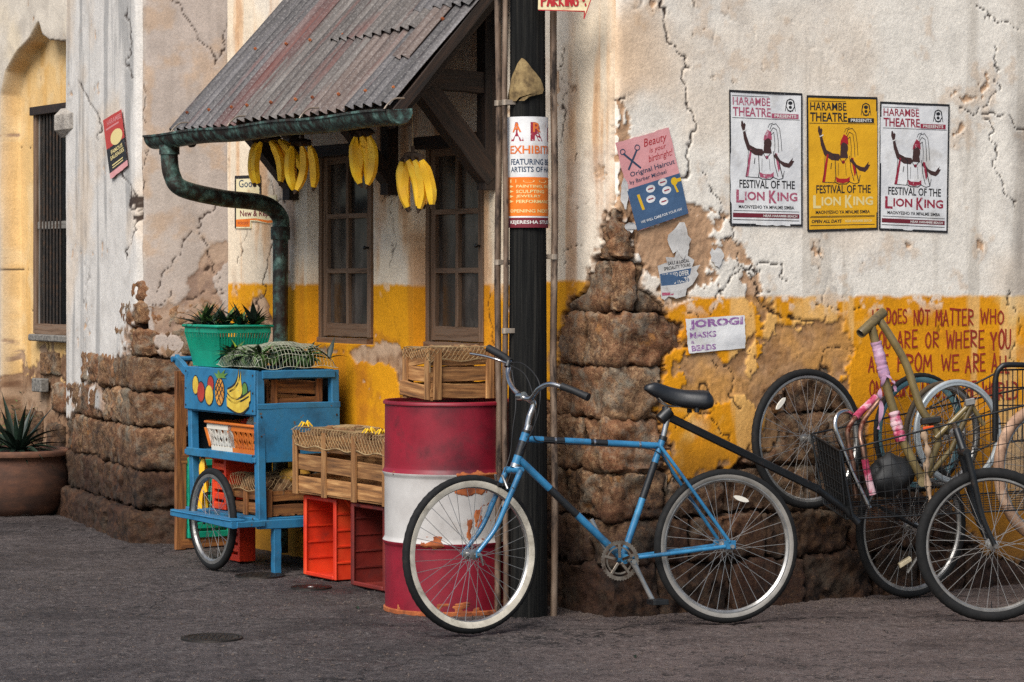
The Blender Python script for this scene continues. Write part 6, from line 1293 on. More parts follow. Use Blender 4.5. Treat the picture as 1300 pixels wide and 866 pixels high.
# ------------------------------------------------------------------ blue bicycle
RH, FH = PP(922, 690, 11.62), PP(598, 705, 11.27); RH.z, FH.z = .337, .337
bt = (FH - RH).normalized(); LEAN = .055
bn = bt.cross(ZV).normalized(); bn = bn if bn.y < 0 else -bn            # towards the camera
bup = (ZV - bn * LEAN).normalized(); bn = (bn + ZV * LEAN).normalized()
def BP(px, py, off=0.0):
    "point of the bicycle's middle plane that the photo shows at (px, py), pushed off sideways"
    d = Vector(((px - CX) / FP, 1, -(py - HY) / FP)); c = Vector((0, 0, HC)); t = (RH - c).dot(bn) / d.dot(bn); return c + d * t + bn * off
bike = thing("bicycle", "blue bicycle with black bands and cream-walled tyres parked before drum and post", "bicycle", tuple((RH + FH) / 2 - ZV * .337))
def tb(name, pts, r, m, par=bike, seg=12, cap=True, **k): return build(name, MB().tube(pts, r, seg, cap=cap, **k), m, par, 50)
wheel(bike, RH, bn, .336, M_RUBBER, M_RIM, mat("grey_sidewall", [hx('#67635d'), hx('#8f8b84')], scale=14, rough=.5, dirt=(hx('#5c544a'), 14, .55, .8)), 36, .0195, reflect=(1.25, .215), wallw=.008, rimh=.022, rimw=.013)
fa = Vector((math.sin(math.radians(33)), -math.cos(math.radians(33)), .05)).normalized()
wheel(bike, FH, fa, .336, M_RUBBER, M_RIM, M_CREAM, 36, .0195, rimh=.022, rimw=.013, ph=.05)
HT, HB = BP(668.5, 548), BP(655, 589); ST, BB = BP(836, 566), BP(790, 709); TT0, TT1 = BP(671, 557.5), ST; DT0 = BP(658, 582)
tb("head_tube", [HT, HB], .0195, M_BIKEBLUE); tb("top_tube", [TT0, TT1], .0148, M_BIKEBLUE); tb("down_tube", [DT0, BB], .0165, M_BIKEBLUE); tb("seat_tube", [BP(841.5, 557), BB], .0152, M_BIKEBLUE)
tb("bottom_bracket", [BB - bn * .036, BB + bn * .036], .0215, M_BIKEBLUE, seg=16)
for sg in (1, -1):
    dr = RH + bn * .062 * sg; tb("chain_stay", crom([BB + bn * .018 * sg, BB + (dr - BB) * .3 + bn * .03 * sg, dr - bt * -.03], 5), .0092, M_BIKEBLUE); tb("seat_stay", crom([ST + bn * .02 * sg, ST + (dr - ST) * .3 + bn * .025 * sg, dr + ZV * .02 + bt * .01], 5), .0078, M_BIKEBLUE)
    build("dropout", MB().box(dr - bt * .02 - ZV * .012 - bn * .003, bt * .055, ZV * .038, bn * .006, .002), M_BIKEBLUE, bike); tb("axle_nut", [dr, dr + bn * .016 * sg], .009, M_RIM, seg=6)
tb("lug", [HT - (HT - HB) * .04, HT + (HT - HB) * .03], .022, M_BLACKMETAL); tb("headset_cup", [HB, HB + (HB - HT) * .12], .0225, M_CHROME); tb("seat_clamp", [BP(841, 559), BP(842.5, 554)], .018, M_BLACKMETAL)
def sleeve(a, b, f0, f1, r): tb("black_band", [a + (b - a) * f0, a + (b - a) * f1], r, M_BAND)
sleeve(TT0, TT1, .11, .27, .0152); sleeve(TT0, TT1, .47, .60, .0152); sleeve(DT0, BB, .30, .56, .0169); sleeve(BP(841.5, 557), BB, .20, .50, .0156); sleeve(HT, HB, .3, .75, .0199)
# fork, turned with the front wheel
CRN = HB + (HB - HT).normalized() * .028
tb("fork_crown", [CRN - fa * .058, CRN + fa * .058], .015, M_BIKEBLUE); fw = fa.cross(ZV).normalized(); fw = fw if fw.x < 0 else -fw
for sg in (1, -1):
    e = FH + fa * .055 * sg; a = CRN + fa * .056 * sg; tb("fork_blade", crom([a, a + (e - a) * .35 + fw * -.012, a + (e - a) * .7 + fw * -.022, e + ZV * .01], 7), list(np.linspace(.0135, .0085, 22)), M_BIKEBLUE)
    build("dropout", MB().box(e - ZV * .012 - fw * .012, fw * .024, ZV * .03, fa * .005, .002), M_BIKEBLUE, bike); tb("axle_nut", [e, e + fa * .02 * sg], .0085, M_RIM, seg=6)
tb("quick_release", [FH + fa * .075, FH + fa * .08 - ZV * .045 + fw * -.01], [.006, .004], M_CHROME, seg=8)
for sg in (1, -1):      # cantilever brake arms on the blades
    p = CRN + (FH - CRN) * .22 + fa * .056 * sg - fw * -.0; tb("brake_arm", [p - fw * -.02, p + ZV * .03 - fa * .022 * sg + fw * .02, p + ZV * .06 - fa * .03 * sg + fw * .03], .006, M_RIM, seg=8); build("brake_pad", MB().box(p - fa * .03 * sg - fw * .02 + ZV * .01, fw * .045, fa * .012 * -sg, ZV * .013, .002), M_BLACKRUB, bike)
# stem, bar, grips
SP, SC_ = BP(677.5, 513), BP(662, 503); tb("steerer", [HT, HT + (HT - HB).normalized() * .03], .0165, M_CHROME); tb("stem", crom([HT, BP(672, 530), SP, BP(670, 506), SC_], 6), .0135, M_CHROME)
tb("bar_clamp", [SC_ - fa * .02, SC_ + fa * .02], .019, M_CHROME)
Zc_ = SC_.y
tb("handlebar", crom([PP(647, 459, Zc_ + .17), PP(645, 475, Zc_ + .13), PP(650, 491, Zc_ + .06), SC_, PP(674, 506, Zc_ - .05), PP(684, 494, Zc_ - .11), PP(698, 487.5, Zc_ - .16), PP(716, 492, Zc_ - .20)], 7), .0112, M_CHROME)
tb("grip", [PP(648, 460, Zc_ + .165), PP(640, 453, Zc_ + .2), PP(620, 442, Zc_ + .27)], [.0165, .016, .0175], M_BLACKRUB); tb("grip", [PP(713, 490.5, Zc_ - .195), PP(728, 496, Zc_ - .225), PP(747, 504.5, Zc_ - .27)], [.016, .0155, .0175], M_BLACKRUB)
tb("brake_lever", crom([PP(645, 462, Zc_ + .15), PP(632, 457, Zc_ + .15), PP(615, 452, Zc_ + .19), PP(597, 449, Zc_ + .23)], 5), .0055, M_CHROME, seg=8)
tb("lever_clamp", [PP(644, 466, Zc_ + .15), PP(646, 459, Zc_ + .16)], .015, M_BLACKMETAL)
tb("brake_cable", crom([PP(640, 461, Zc_ + .16), PP(664, 462, Zc_ + .1), PP(684, 485, Zc_), PP(684, 520, Zc_ - .04), PP(674, 550, Zc_ - .04), PP(655, 585, Zc_ - .03), CRN + (FH - CRN) * .15], 8), .0026, M_BLACKRUB, seg=6)
tb("brake_cable", crom([PP(650, 470, Zc_ + .12), PP(655, 510, Zc_ + .02), PP(651, 545, Zc_), PP(648, 575, Zc_), PP(640, 600, Zc_ - .02)], 8), .0026, M_BLACKRUB, seg=6)
tb("brake_cable", crom([PP(645, 462, Zc_ + .15), PP(668, 478, Zc_ + .08), PP(680, 520, Zc_ - .03), BP(676, 556, .022), BP(700, 561, .018), BP(760, 566, .018), BP(826, 571, .018), BP(845, 590, .02), BP(852, 606, .02)], 6), .0024, M_BLACKRUB, seg=6)
for f_ in (.2, .5, .85): q_ = TT0 + (TT1 - TT0) * f_; tb("cable_clip", [q_ - bt * .004, q_ + bt * .004], .0172, M_CHROME)
# seat post and saddle
tb("seat_post", [BP(840.5, 561), BP(848, 528)], .0132, M_CHROME); tb("saddle_clamp", [BP(843, 533), BP(847, 517)], .021, M_BLACKMETAL)
A, B = BP(819, 490), BP(902, 510); sx = (B - A); L = sx.length; sx.normalize(); sy = bn.copy(); sz = sx.cross(sy).normalized(); sz = sz if sz.z > 0 else -sz; V = []; n, m_ = 18, 16
for i in range(n + 1):
    t = i / n; w = .026 + .058 * sst(.25, .95, np.array(t)) ** 1.2; w *= min(1, (math.sin(math.pi * min(.5, t * 3.5 + .12))), math.sin(math.pi * min(.5, (1 - t) * 3 + .18))); hh = (.038 + .024 * t) * (min(1, .35 + t * 5)) * min(1, .45 + (1 - t) * 5); c = A + sx * L * t + sz * (.008 * math.cos(t * 6.28) - .018 - .004 * t)
    for k in range(m_):
        a = 2 * math.pi * k / m_; y, z = math.cos(a), math.sin(a); V.append(c + sy * w * (abs(y) ** .7) * (1 if y > 0 else -1) + sz * (hh * (abs(z) ** .8) * (1 if z > 0 else -1) * (1 if z > 0 else .55)))
F = [(i * m_ + k, i * m_ + (k + 1) % m_, (i + 1) * m_ + (k + 1) % m_, (i + 1) * m_ + k) for i in range(n) for k in range(m_)] + [tuple(range(m_))[::-1], tuple(n * m_ + k for k in range(m_))]
build("saddle", MB().add(V, F), M_LEATHER, bike, 60)
for sg in (1, -1):
    tb("saddle_rail", crom([BP(832, 502, .01 * sg), BP(845, 514, .018 * sg), BP(865, 516, .02 * sg), BP(884, 512, .03 * sg)], 4), .0036, M_CHROME, seg=6); tb("saddle_spring", [BP(880, 524, .045 * sg) + bup * .002 * math.sin(0), BP(880, 512, .045 * sg)], .011, M_BLACKMETAL, seg=10)
# cranks
ca = bn; cxx = bt; czz = bup; cc = BP(782, 711, .05); mb = MB(); n = 84; ro = .088
ring = [(ro - .005 + (.005 if k % 2 else 0), k) for k in range(n)]; V = []
for off in (-.0015, .0015):
    for r_, k in ring: a = 2 * math.pi * k / n; V.append(cc + (cxx * math.cos(a) + czz * math.sin(a)) * r_ + ca * off)
    for k in range(n): a = 2 * math.pi * k / n; V.append(cc + (cxx * math.cos(a) + czz * math.sin(a)) * (ro - .019) + ca * off)
F = []
for k in range(n): k1 = (k + 1) % n; F += [(2 * n + k, 2 * n + k1, 3 * n + k1, 3 * n + k), (k, n + k, n + k1, k1), (k, k1, 2 * n + k1, 2 * n + k), (n + k, 3 * n + k, 3 * n + k1, n + k1)]
M_RING = mat("greasy_steel", [hx('#6b6156'), hx('#a1978a')], scale=16, rough=.4, metal=.8, dirt=(hx('#32241a'), 14, .48, .66))
build("chainring", mb.add(V, F), M_RING, bike, 30, fix=True); build("chainring", MB().lathe([(ro * .60, -.002), (ro * .68, -.002), (ro * .68, .002), (ro * .60, .002), (ro * .60, -.002)], cc - ca * .008, ca, 48), M_RING, bike, 30)
for k in range(5):
    a = .3 + k * 2 * math.pi / 5; d = cxx * math.cos(a) + czz * math.sin(a); e = d.cross(ca); build("spider_arm", MB().box(cc + d * .012 - e * .006 - ca * .003, d * (ro - .03), e * .012, ca * .005, .001), M_RING, bike)
p0 = BP(796, 712, .075); p1 = BP(820, 761, .085); tb("crank_arm", [p0, p0 + (p1 - p0) * .5, p1], [.0145, .0105, .012], M_RIM, flat=.6, up=bn); tb("crank_bolt", [p0, p0 + bn * .014], .011, M_CHROME)
q0 = BP(776, 697, -.07); q1 = BP(758, 660, -.08); tb("crank_arm", [q0, q0 + (q1 - q0) * .5, q1], [.0145, .0105, .012], M_RIM, flat=.6, up=bn); tb("crank_axle", [p0, BB - bn * .07], .010, M_RING)
tb("pedal_axle", [p1, p1 + bn * .10], .006, M_RIM)
pc_ = p1 + bn * .06 + bup * -.002; mb = MB()
pd = build("pedal", MB().box(pc_ - bt * .035 - bn * .045 - bup * .012, bt * .012, bn * .09, bup * .024, .003), M_BLACKMETAL, bike)
for o_, s1, s2, s3 in ((pc_ + bt * .023 - bn * .045 - bup * .012, bt * .012, bn * .09, bup * .024), (pc_ - bt * .03 - bn * .047 - bup * .011, bt * .06, bn * .009, bup * .022), (pc_ - bt * .03 + bn * .038 - bup * .011, bt * .06, bn * .009, bup * .022), (pc_ - bt * .012 - bn * .04 - bup * .01, bt * .024, bn * .08, bup * .02)): build("pedal_bar", MB().box(o_, s1, s2, s3, .002), M_BLACKMETAL, pd)
# ------------------------------------------------------------------ trailer with wire baskets
tz = 12.02
tr = thing("basket_trailer", "black wire-basket trailer hitched to the blue bicycle's seat post", "trailer", tuple(PP(1160, 750, 11.9)))
def tt(name, pts, r, m=M_BLACKMETAL, par=tr, seg=10, cap=True, **k): return build(name, MB().tube(pts, r, seg, cap=cap, **k), m, par, 50)
h0, h1, h2 = BP(842, 526, .0), PP(1040, 622, 11.95), PP(1072, 646, 12.02)
X_ = (h1 - h0).normalized(); Yv = bn.cross(X_).normalized(); build("tow_bar", MB().box(h0 - Yv * .017 - bn * .013, h1 - h0, Yv * .034, bn * .026, .004), M_BLACKMETAL, tr); tt("tow_bar_end", [h1 - X_ * .02, h2, PP(1090, 664, 12.02)], .017)
tt("hitch_clamp", [BP(838, 533), BP(850, 521)], .027, seg=12)
def wirepanel(name, tl, tr_, br, bl, nu, nv, r=.0016, rim=.0046, mid=None, par=tr):
    tl, tr_, br, bl = map(Vector, (tl, tr_, br, bl)); mb = MB(); f = lambda u, v: (tl * (1 - u) + tr_ * u) * (1 - v) + (bl * (1 - u) + br * u) * v
    for i in range(nu + 1): mb.tube([f(i / nu, 0), f(i / nu, 1)], r, 5, cap=False)
    for j in range(1, nv): mb.tube([f(0, j / nv), f(1, j / nv)], r * 1.25, 5, cap=False)
    o = build(name, mb, M_BLACKMETAL, par, 60)
    if rim: tt("basket_rim", [tl, tr_], rim, par=par); tt("basket_rim", [bl, br], rim * .9, par=par)
    return o
A, B, Cq, D = PP(1066, 573, 12.0), PP(1340, 505, 12.2), PP(1360, 480, 12.95), PP(1030, 551, 12.28); A2, B2, C2, D2 = PP(1074, 659, 12.02), PP(1340, 645, 12.2), PP(1350, 620, 12.9), PP(1046, 640, 12.26)
wirepanel("wire_panel", A, B, B2, A2, 26, 6); wirepanel("wire_panel", D, A, A2, D2, 9, 6); wirepanel("wire_panel", D, Cq, C2, D2, 26, 6); wirepanel("basket_floor", A2, B2, C2, D2, 22, 8, .0016, 0)
for a, b in ((A, A2), (D, D2), (B, B2)): tt("corner_rod", [a, b], .005)
M_FORM = mat("black_plastic_sheet", [hx('#08090a'), hx('#141618')], scale=6, rough=.62, bump=.4, bscale=14)
build("end_board", MB().box(D * .97 + D2 * .03 + Vector((.012, -.03, 0)), (A - D) * .9, (D2 - D) * .92, Vector((.008, .004, 0)), .001), M_BLACKMETAL, tr)
# second, higher basket against the wall
A3, B3, C3, D3 = PP(1180, 517, 12.75), PP(1264, 474, 12.65), PP(1266, 560, 12.65), PP(1185, 600, 12.75); wirepanel("wire_panel", A3, B3, C3, D3, 11, 6)
A4, B4, C4, D4 = PP(1267, 470, 12.6), PP(1335, 468, 12.75), PP(1335, 560, 12.75), PP(1267, 560, 12.6); wirepanel("wire_panel", A4, B4, C4, D4, 11, 4, .0028)
tt("bent_frame_tube", crom([PP(1263, 560, 12.6), PP(1263, 505, 12.6), PP(1264, 480, 12.6), PP(1270, 467, 12.6), PP(1284, 463, 12.62), PP(1340, 466, 12.75)], 7), .0135)
# wheels, fork
wa = Vector((.06, -.998, 0)); FW = PP(1259, 688.5, 11.68); FW.z = .337; wheel(tr, FW, wa, .338, M_RUBBER, M_RIM, None, 36, .0245, rimh=.016, rimw=.014, ph=.1)
cr = PP(1224, 574, 11.68)
for sg in (1, -1): tt("fork_blade", crom([cr + wa * .055 * sg, PP(1233, 612, 11.68) + wa * .06 * sg, PP(1243, 655, 11.68) + wa * .06 * sg, FW + wa * .06 * sg], 7), list(np.linspace(.0165, .011, 22)), seg=12); tt("axle_nut", [FW + wa * .06 * sg, FW + wa * .085 * sg], .011, M_CHROME, seg=6)
tt("fork_crown", [cr - wa * .06, cr + wa * .06], .019); tt("steerer", [cr, PP(1214, 545, 11.72)], .017); tt("basket_strut", [PP(1214, 548, 11.74), PP(1212, 540, 12.1)], .012)
BW = PP(1157, 663, 12.52); BW.z = .335; wheel(tr, BW, WR.n, .333, M_RUBBER, M_RIM, None, 36, .019, ph=.2); tt("wheel_stay", [BW + WR.n * .05, PP(1110, 640, 12.3)], .009); tt("wheel_stay", [BW + WR.n * .05, PP(1230, 610, 12.45)], .009)
tt("crank_arm", [PP(1176, 690, 12.3), PP(1152, 727, 12.3)], [.010, .013], M_RIM, flat=.6); build("pedal", MB().box(PP(1143, 722, 12.28), Vector((.055, 0, .035)), Vector((0, .05, 0)), Vector((-.006, 0, .02)), .003), mat("pale_pedal", [hx('#8d8168'), hx('#b5a88c')], scale=20), tr)
# ------------------------------------------------------------------ loose bicycle parts
c = WR.pp(1025.6, 557, .075); w = wheel(None, c, (WR.n + ZV * .05), 88.7 * c.y / FP, M_RUBBER, M_RIM, None, 36, .0185, reflect=(2.35, .235), rimh=.016, name=("spare_wheel", "upright spare wheel with an oval reflector leaning on the wall left of the baskets", "wheel", "spare wheels around the basket trailer"), ph=.13)
grp = "spare wheels around the basket trailer"
c = WR.pp(1168, 549, .07); wheel(None, c, WR.n, .285, M_RUBBER, M_TEAL, None, 28, .013, name=("spare_wheel", "black-tyred wheel with a blue-grey rim, rearmost of the wheels in the basket", "wheel", grp), rimh=.024, rimw=.010)
c = WR.pp(1196, 552, .17); wheel(None, c, WR.n + Vector((.1, 0, 0)), .255, mat("brown_tyre", [hx('#2c2318'), hx('#4a3c28')], scale=14, rough=.8), M_RIM, None, 28, .013, name=("spare_wheel", "brown-tyred wheel partly hidden behind the silver-rimmed wheel in the basket", "wheel", grp))
c = WR.pp(1216, 549, .30); wheel(None, c, WR.n + Vector((-.12, 0, .05)), .250, M_SILVER, M_SILVER, None, 20, .0125, tyre=True, tread=False, name=("spare_wheel", "bare silver-rimmed wheel standing in the basket before the yellow wall", "wheel", grp), rimh=.010)
c = WR.pp(1328, 602, .50); wheel(None, c, WR.n + Vector((.05, 0, .12)), .335, M_TAN, M_RIM, None, 28, .026, tread=False, name=("spare_wheel", "wheel with a broad tan tyre at the right edge, inside the basket", "wheel", grp))
ZO = 12.22
of = thing("bare_bicycle", "bare olive bicycle frame standing upside down in the basket, wrapped in pink rags", "bicycle frame", tuple(PP(1150, 620, ZO)))
def to(name, pts, r, m=M_OLIVE, **k): return build(name, MB().tube(pts, r, 14, **k), m, of, 50)
ht0, ht1 = PP(1092, 424, ZO - .04), PP(1122, 396, ZO + .05); mb = MB(); hx_ = (ht1 - ht0); hl = hx_.length
build("head_tube", MB().lathe([(.014, .006), (.022, .0), (.0235, .004), (.0235, hl - .004), (.022, hl), (.014, hl - .006)], ht0, hx_, 20), M_OLIVE, of, 40); build("head_tube_bore", MB().lathe([(0, .008), (.0145, .004)], ht0, hx_, 20), M_BLACKIN, of, 40)
to("down_tube", [PP(1106, 414, ZO), PP(1128, 500, ZO - .01), PP(1146, 560, ZO - .02), PP(1172, 612, ZO - .03)], .0205); to("top_tube", crom([PP(1115, 404, ZO + .03), PP(1132, 430, ZO + .02), PP(1150, 462, ZO + .02), PP(1161, 495, ZO + .01), PP(1171, 522, ZO), PP(1188, 541, ZO), PP(1205, 548, ZO)], 5), .0185)
to("seat_tube", [PP(1183, 528, ZO - .02), PP(1192, 560, ZO - .02), PP(1172, 612, ZO - .03)], .0165); to("seat_stay", [PP(1188, 556, ZO - .04), PP(1214, 530, ZO - .04), PP(1232, 512, ZO - .03)], .0125); to("seat_stay", [PP(1184, 562, ZO + .06), PP(1212, 536, ZO + .06), PP(1236, 516, ZO + .06)], .0115)
to("chain_stay", [PP(1174, 610, ZO - .02), PP(1208, 570, ZO - .03), PP(1234, 514, ZO - .03)], .0125); to("brace", [PP(1232, 512, ZO - .03), PP(1249, 540, ZO - .02)], .0105); build("dropout", MB().box(PP(1226, 516, ZO - .05), Vector((.045, 0, .01)), Vector((0, .02, 0)), Vector((-.004, 0, .03)), .003), M_RIM, of)
to("bottom_bracket", [PP(1172, 612, ZO - .07), PP(1172, 612, ZO + .03)], .024)
for k, (a, b, r, m) in enumerate(((PP(1112, 434, ZO - .003), PP(1124, 481, ZO - .008), .0258, M_PINK), (PP(1134.5, 524, ZO - .013), PP(1144, 560, ZO - .02), .0262, M_PINKRED))):
    n = 34; pts = [a + (b - a) * (i / n) + Vector((ru(-.001, .001), ru(-.001, .001), 0)) for i in range(n + 1)]; to("cloth_wrap", pts, [r * (1 + .04 * math.sin(i * 1.1) + .05 * math.sin(i * .43 + 2) + ru(-.025, .025)) for i in range(n + 1)], m)
def strip(name, pts, w, m, par):
    P = crom(pts, 6); V = []; 
    for i, p in enumerate(P): d = Vector((math.cos(i * .5) * .8 + .4, math.sin(i * .5) * .5, .1)).normalized() * w * (1 if i < len(P) - 2 else .6); V += [p - d, p + d]
    return build(name, MB().add(V, [(2 * i, 2 * i + 1, 2 * i + 3, 2 * i + 2) for i in range(len(P) - 1)]), m, par, 60)
strip("cloth_tail", [PP(1123, 478, ZO - .04), PP(1117, 500, ZO - .05), PP(1119, 520, ZO - .045), PP(1115, 545, ZO - .05)], .011, M_PINK, of); strip("cloth_tail", [PP(1126, 476, ZO - .04), PP(1134, 484, ZO - .05), PP(1137, 497, ZO - .045)], .009, M_PINK, of)
build("seat_clamp", MB().box(PP(1170, 540, ZO - .06), Vector((.09, 0, .012)), Vector((0, .05, 0)), Vector((0, 0, .03)), .005), M_BLACKMETAL, of); build("reflector", MB().box(PP(1172, 547, ZO - .065), Vector((.05, 0, .006)), Vector((0, .01, 0)), Vector((0, 0, .018)), .003), mat("orange_reflector", [hx('#b03a1a'), hx('#d45a2a')], rough=.25), of)
def bar(label, pts, r, m, grips=()):
    P = crom(pts, 7); t = thing("handlebar", label, "handlebar", tuple(P[0]), 0, "loose handlebars in the basket"); build("bar", MB().tube(P, r, 12), m, t, 50)
    for i0, i1, mm, rr in grips: build("grip", MB().tube(P[i0:i1], rr, 12), mm, t, 50)
bar("bright chrome handlebar hooked over the basket's left end", [PP(1104, 645, 12.1), PP(1082, 600, 12.1), PP(1067, 562, 12.1), PP(1060, 542, 12.1), PP(1063, 527, 12.12), PP(1074, 522, 12.16), PP(1084, 528, 12.2)], .0118, M_CHROME)
bar("rusty handlebar with a pink speckled grip, between the chrome one and the olive frame", [PP(1086, 632, 12.14), PP(1083, 590, 12.14), PP(1077, 562, 12.14), PP(1077, 545, 12.14), PP(1086, 530, 12.16), PP(1100, 516, 12.2), PP(1117, 500, 12.25)], .0118, M_RUSTCHROME, [(28, 41, M_PINKRED, .017)])
bar("rusty handlebar with a bare end, closest to the olive frame", [PP(1108, 628, 12.1), PP(1101, 600, 12.1), PP(1096, 572, 12.1), PP(1092, 552, 12.12), PP(1097, 534, 12.15), PP(1110, 516, 12.18), PP(1120, 504, 12.2)], .0112, M_RUSTCHROME, [(0, 12, M_PINKRED, .0165)])
p = PP(1131, 606, 12.2); mb = MB(); V0 = len(mb.v); mb.ball(p, .112, 40, 28, 0, (1.05, .62, .78)); mb.v = [tuple(Vector(v) + (Vector(v) - p) * (.30 * float(vn(v[0] * 9, v[1] * 9, v[2] * 9, 3)) + .16 * float(vn(v[0] * 24, v[1] * 24, v[2] * 14, 8))) + Vector((-.25, 0, .12)) * max(0, v[2] - p.z - .02)) for v in mb.v]  # rounded black stand-in for a dark shape that could not be made out
ob = build("black_form", mb, M_FORM, None, 70, origin=p); props(ob, "shiny black bag slumped in the wire basket beneath the olive frame", "form")
p = PP(1176, 575, 12.15); ob = build("rag", MB().tube(crom([PP(1172, 548, 12.08), PP(1178, 575, 12.08), PP(1176, 600, 12.1), PP(1182, 640, 12.1)], 5), [.012 + .006 * math.sin(i * 1.7) for i in range(16)], 10), mat("tan_cloth", [hx('#7c6550'), hx('#b39a80')], scale=20, rough=.95), None, 60, origin=p); props(ob, "twisted tan rag hanging down inside the basket from the frame's clamp", "rag")
# ------------------------------------------------------------------ ground
def gh(x, y):
    "height of the street surface"
    x, y = np.asarray(x, float), np.asarray(y, float)
    return .004 * fbm(x * 1.1, y * 1.1, 0, 3, 61) + .0022 * fbm(x * 6, y * 6, 0, 3, 62) - .004
DRAINS = [(330, 731, .125), (395, 746, .10), (269, 810, .13)]
def dr_pos(px, py): Z = HC * FP / (py - HY); return (px - CX) / FP * Z, Z
def m_asphalt():
    s = NT("old_asphalt"); v = s.coord((1, 1, 1), False); sp = s.n("ShaderNodeSeparateXYZ"); s.l(v, sp.inputs[0])
    c = s.ramp(s.noise(v, 1.1, 6, .6), [(.3, hx('#332b2a')), (.5, hx('#4b4242')), (.7, hx('#625857'))])
    c = s.mix(.5, c, s.ramp(s.noise(v, 9, 8, .7), [(.35, hx('#2a2322')), (.65, hx('#665c5b'))]))
    # reddish soil swept against the right-hand wall
    rx = s.mth('ADD', sp.outputs[0], s.mth('MULTIPLY', s.noise(v, 1.3, 5), 2.2)); rm = s.ramp(s.mth('MULTIPLY', rx, .35), [(.30, 0), (.62, 1)])
    c = s.mix(s.mth('MULTIPLY', rm, .45), c, hx('#84706a'))
    c = s.mix(s.ramp(s.noise(v, 2.1, 7, .65), [(.56, 0), (.72, .55)]), c, hx('#7a706e'))
    c = s.mix(s.ramp(s.noise(v, 120, 6, .8), [(.52, 0), (.68, .85)]), c, hx('#9a918e'))
    c = s.mix(s.ramp(s.noise(v, 70, 8, .8), [(.32, .9), (.47, 0)]), c, hx('#151110'))
    c = s.mix(s.ramp(s.noise(v, 20, 9, .85), [(.40, .9), (.48, 0)]), c, hx('#1a1514')); c = s.mix(s.ramp(s.noise(v, 27, 9, .85), [(.53, 0), (.62, .7)]), c, hx('#8e8683'))
    vo = s.n("ShaderNodeTexVoronoi"); s.l(v, vo.inputs['Vector']); vo.inputs['Scale'].default_value = 48
    c = s.mix(s.ramp(vo.outputs['Distance'], [(.02, .6), (.08, 0)]), c, hx('#8b8788'))
    c = s.mix(s.ramp(s.noise(v, .9, 7, .7), [(.36, .7), (.5, 0)]), c, s.mix(1, c, hx('#8d8280'), 'MULTIPLY'))
    st = s.n("ShaderNodeMapping"); s.l(v, st.inputs['Vector']); st.inputs['Rotation'].default_value = (0, 0, -.56); st.inputs['Scale'].default_value = (.7, 5, 1)
    c = s.mix(s.ramp(s.noise(st.outputs[0], 1.0, 7, .7), [(.55, 0), (.68, .65)]), c, hx('#1d1817'))
    fr = s.n("ShaderNodeTexVoronoi"); fr.feature = 'DISTANCE_TO_EDGE'; wv = s.n("ShaderNodeVectorMath", operation='ADD'); cv = s.n("ShaderNodeCombineXYZ"); q_ = s.mth('MULTIPLY', s.noise(v, 2.2, 7), 1.6); s.l(q_, cv.inputs[0]); s.l(q_, cv.inputs[1]); s.l(v, wv.inputs[0]); s.l(cv.outputs[0], wv.inputs[1]); s.l(wv.outputs[0], fr.inputs['Vector']); fr.inputs['Scale'].default_value = .55
    crk = s.ramp(fr.outputs['Distance'], [(.003, .9), (.009, 0)]); c = s.mix(crk, c, hx('#120e0d')); c = s.mix(1, c, hx('#f4f2ee'), 'MULTIPLY')
    s.l(c, s.b.inputs['Base Color']); s.l(s.ramp(s.noise(v, 3, 6), [(.35, .5), (.7, .85)]), s.b.inputs['Roughness']); s.b.inputs['Specular IOR Level'].default_value = .4
    h = s.mth('ADD', s.noise(v, 75, 8, .75), s.mth('MULTIPLY', s.noise(v, 14, 8, .7), 1.4)); s.l(s.bump(h, 1.0, .022), s.b.inputs['Normal']); return s.m
gx = np.concatenate([[-900, -300, -100, -40, -20, -12, -8, -6], np.arange(-5, -3.5, .1), np.arange(-3.5, 3.2, .017), np.arange(3.2, 5, .1), [6, 8, 12, 20, 40, 100, 300, 900]])
gy = np.concatenate([[-900, -300, -100, -40, -20, -10, -5, 0, 4, 7, 8, 9], np.arange(9.5, 14, .022), np.arange(14, 18.5, .05), [20, 25, 35, 60, 120, 300, 900, 2000]])
GX, GY = np.meshgrid(gx, gy, indexing='ij'); GZ = gh(GX, GY)
near = (np.abs(GX) < 5) & (GY > 8) & (GY < 19)
GZ = GZ + near * .0048 * fbm(GX * 24, GY * 30, 0, 3, 64)
for px, py, r in DRAINS:
    x, y = dr_pos(px, py); d_ = np.hypot(GX - x, GY - y); GZ = GZ * sst(r, r + .12, d_) + (-.003) * sst(r + .12, r, d_)
ck = np.zeros(GX.shape)
for P, w in (([(1090 - 0, 795), (1000, 812), (900, 828), (760, 818), (700, 812)], .006), ([(875, 815), (960, 838), (1080, 862)], .007)):
    Q = [dr_pos(*p) for p in P]; ck = np.maximum(ck, sst(w * 2.4, w * .6, line_d(GX + .02 * vn(GX * 9, GY * 9), GY + .02 * vn(GX * 9, GY * 9, 4), Q)))
GZ = np.where(near, GZ - .010 * ck, GZ)
g = grid_mesh("ground", np.stack([GX, GY, GZ], -1), m_asphalt(), None, None); g['kind'] = 'structure'
M_DRAIN = mat("cast_iron", [hx('#15120f'), hx('#241f1b'), hx('#3a322c')], scale=12, rough=.5, metal=.4, bump=.4, bscale=50)
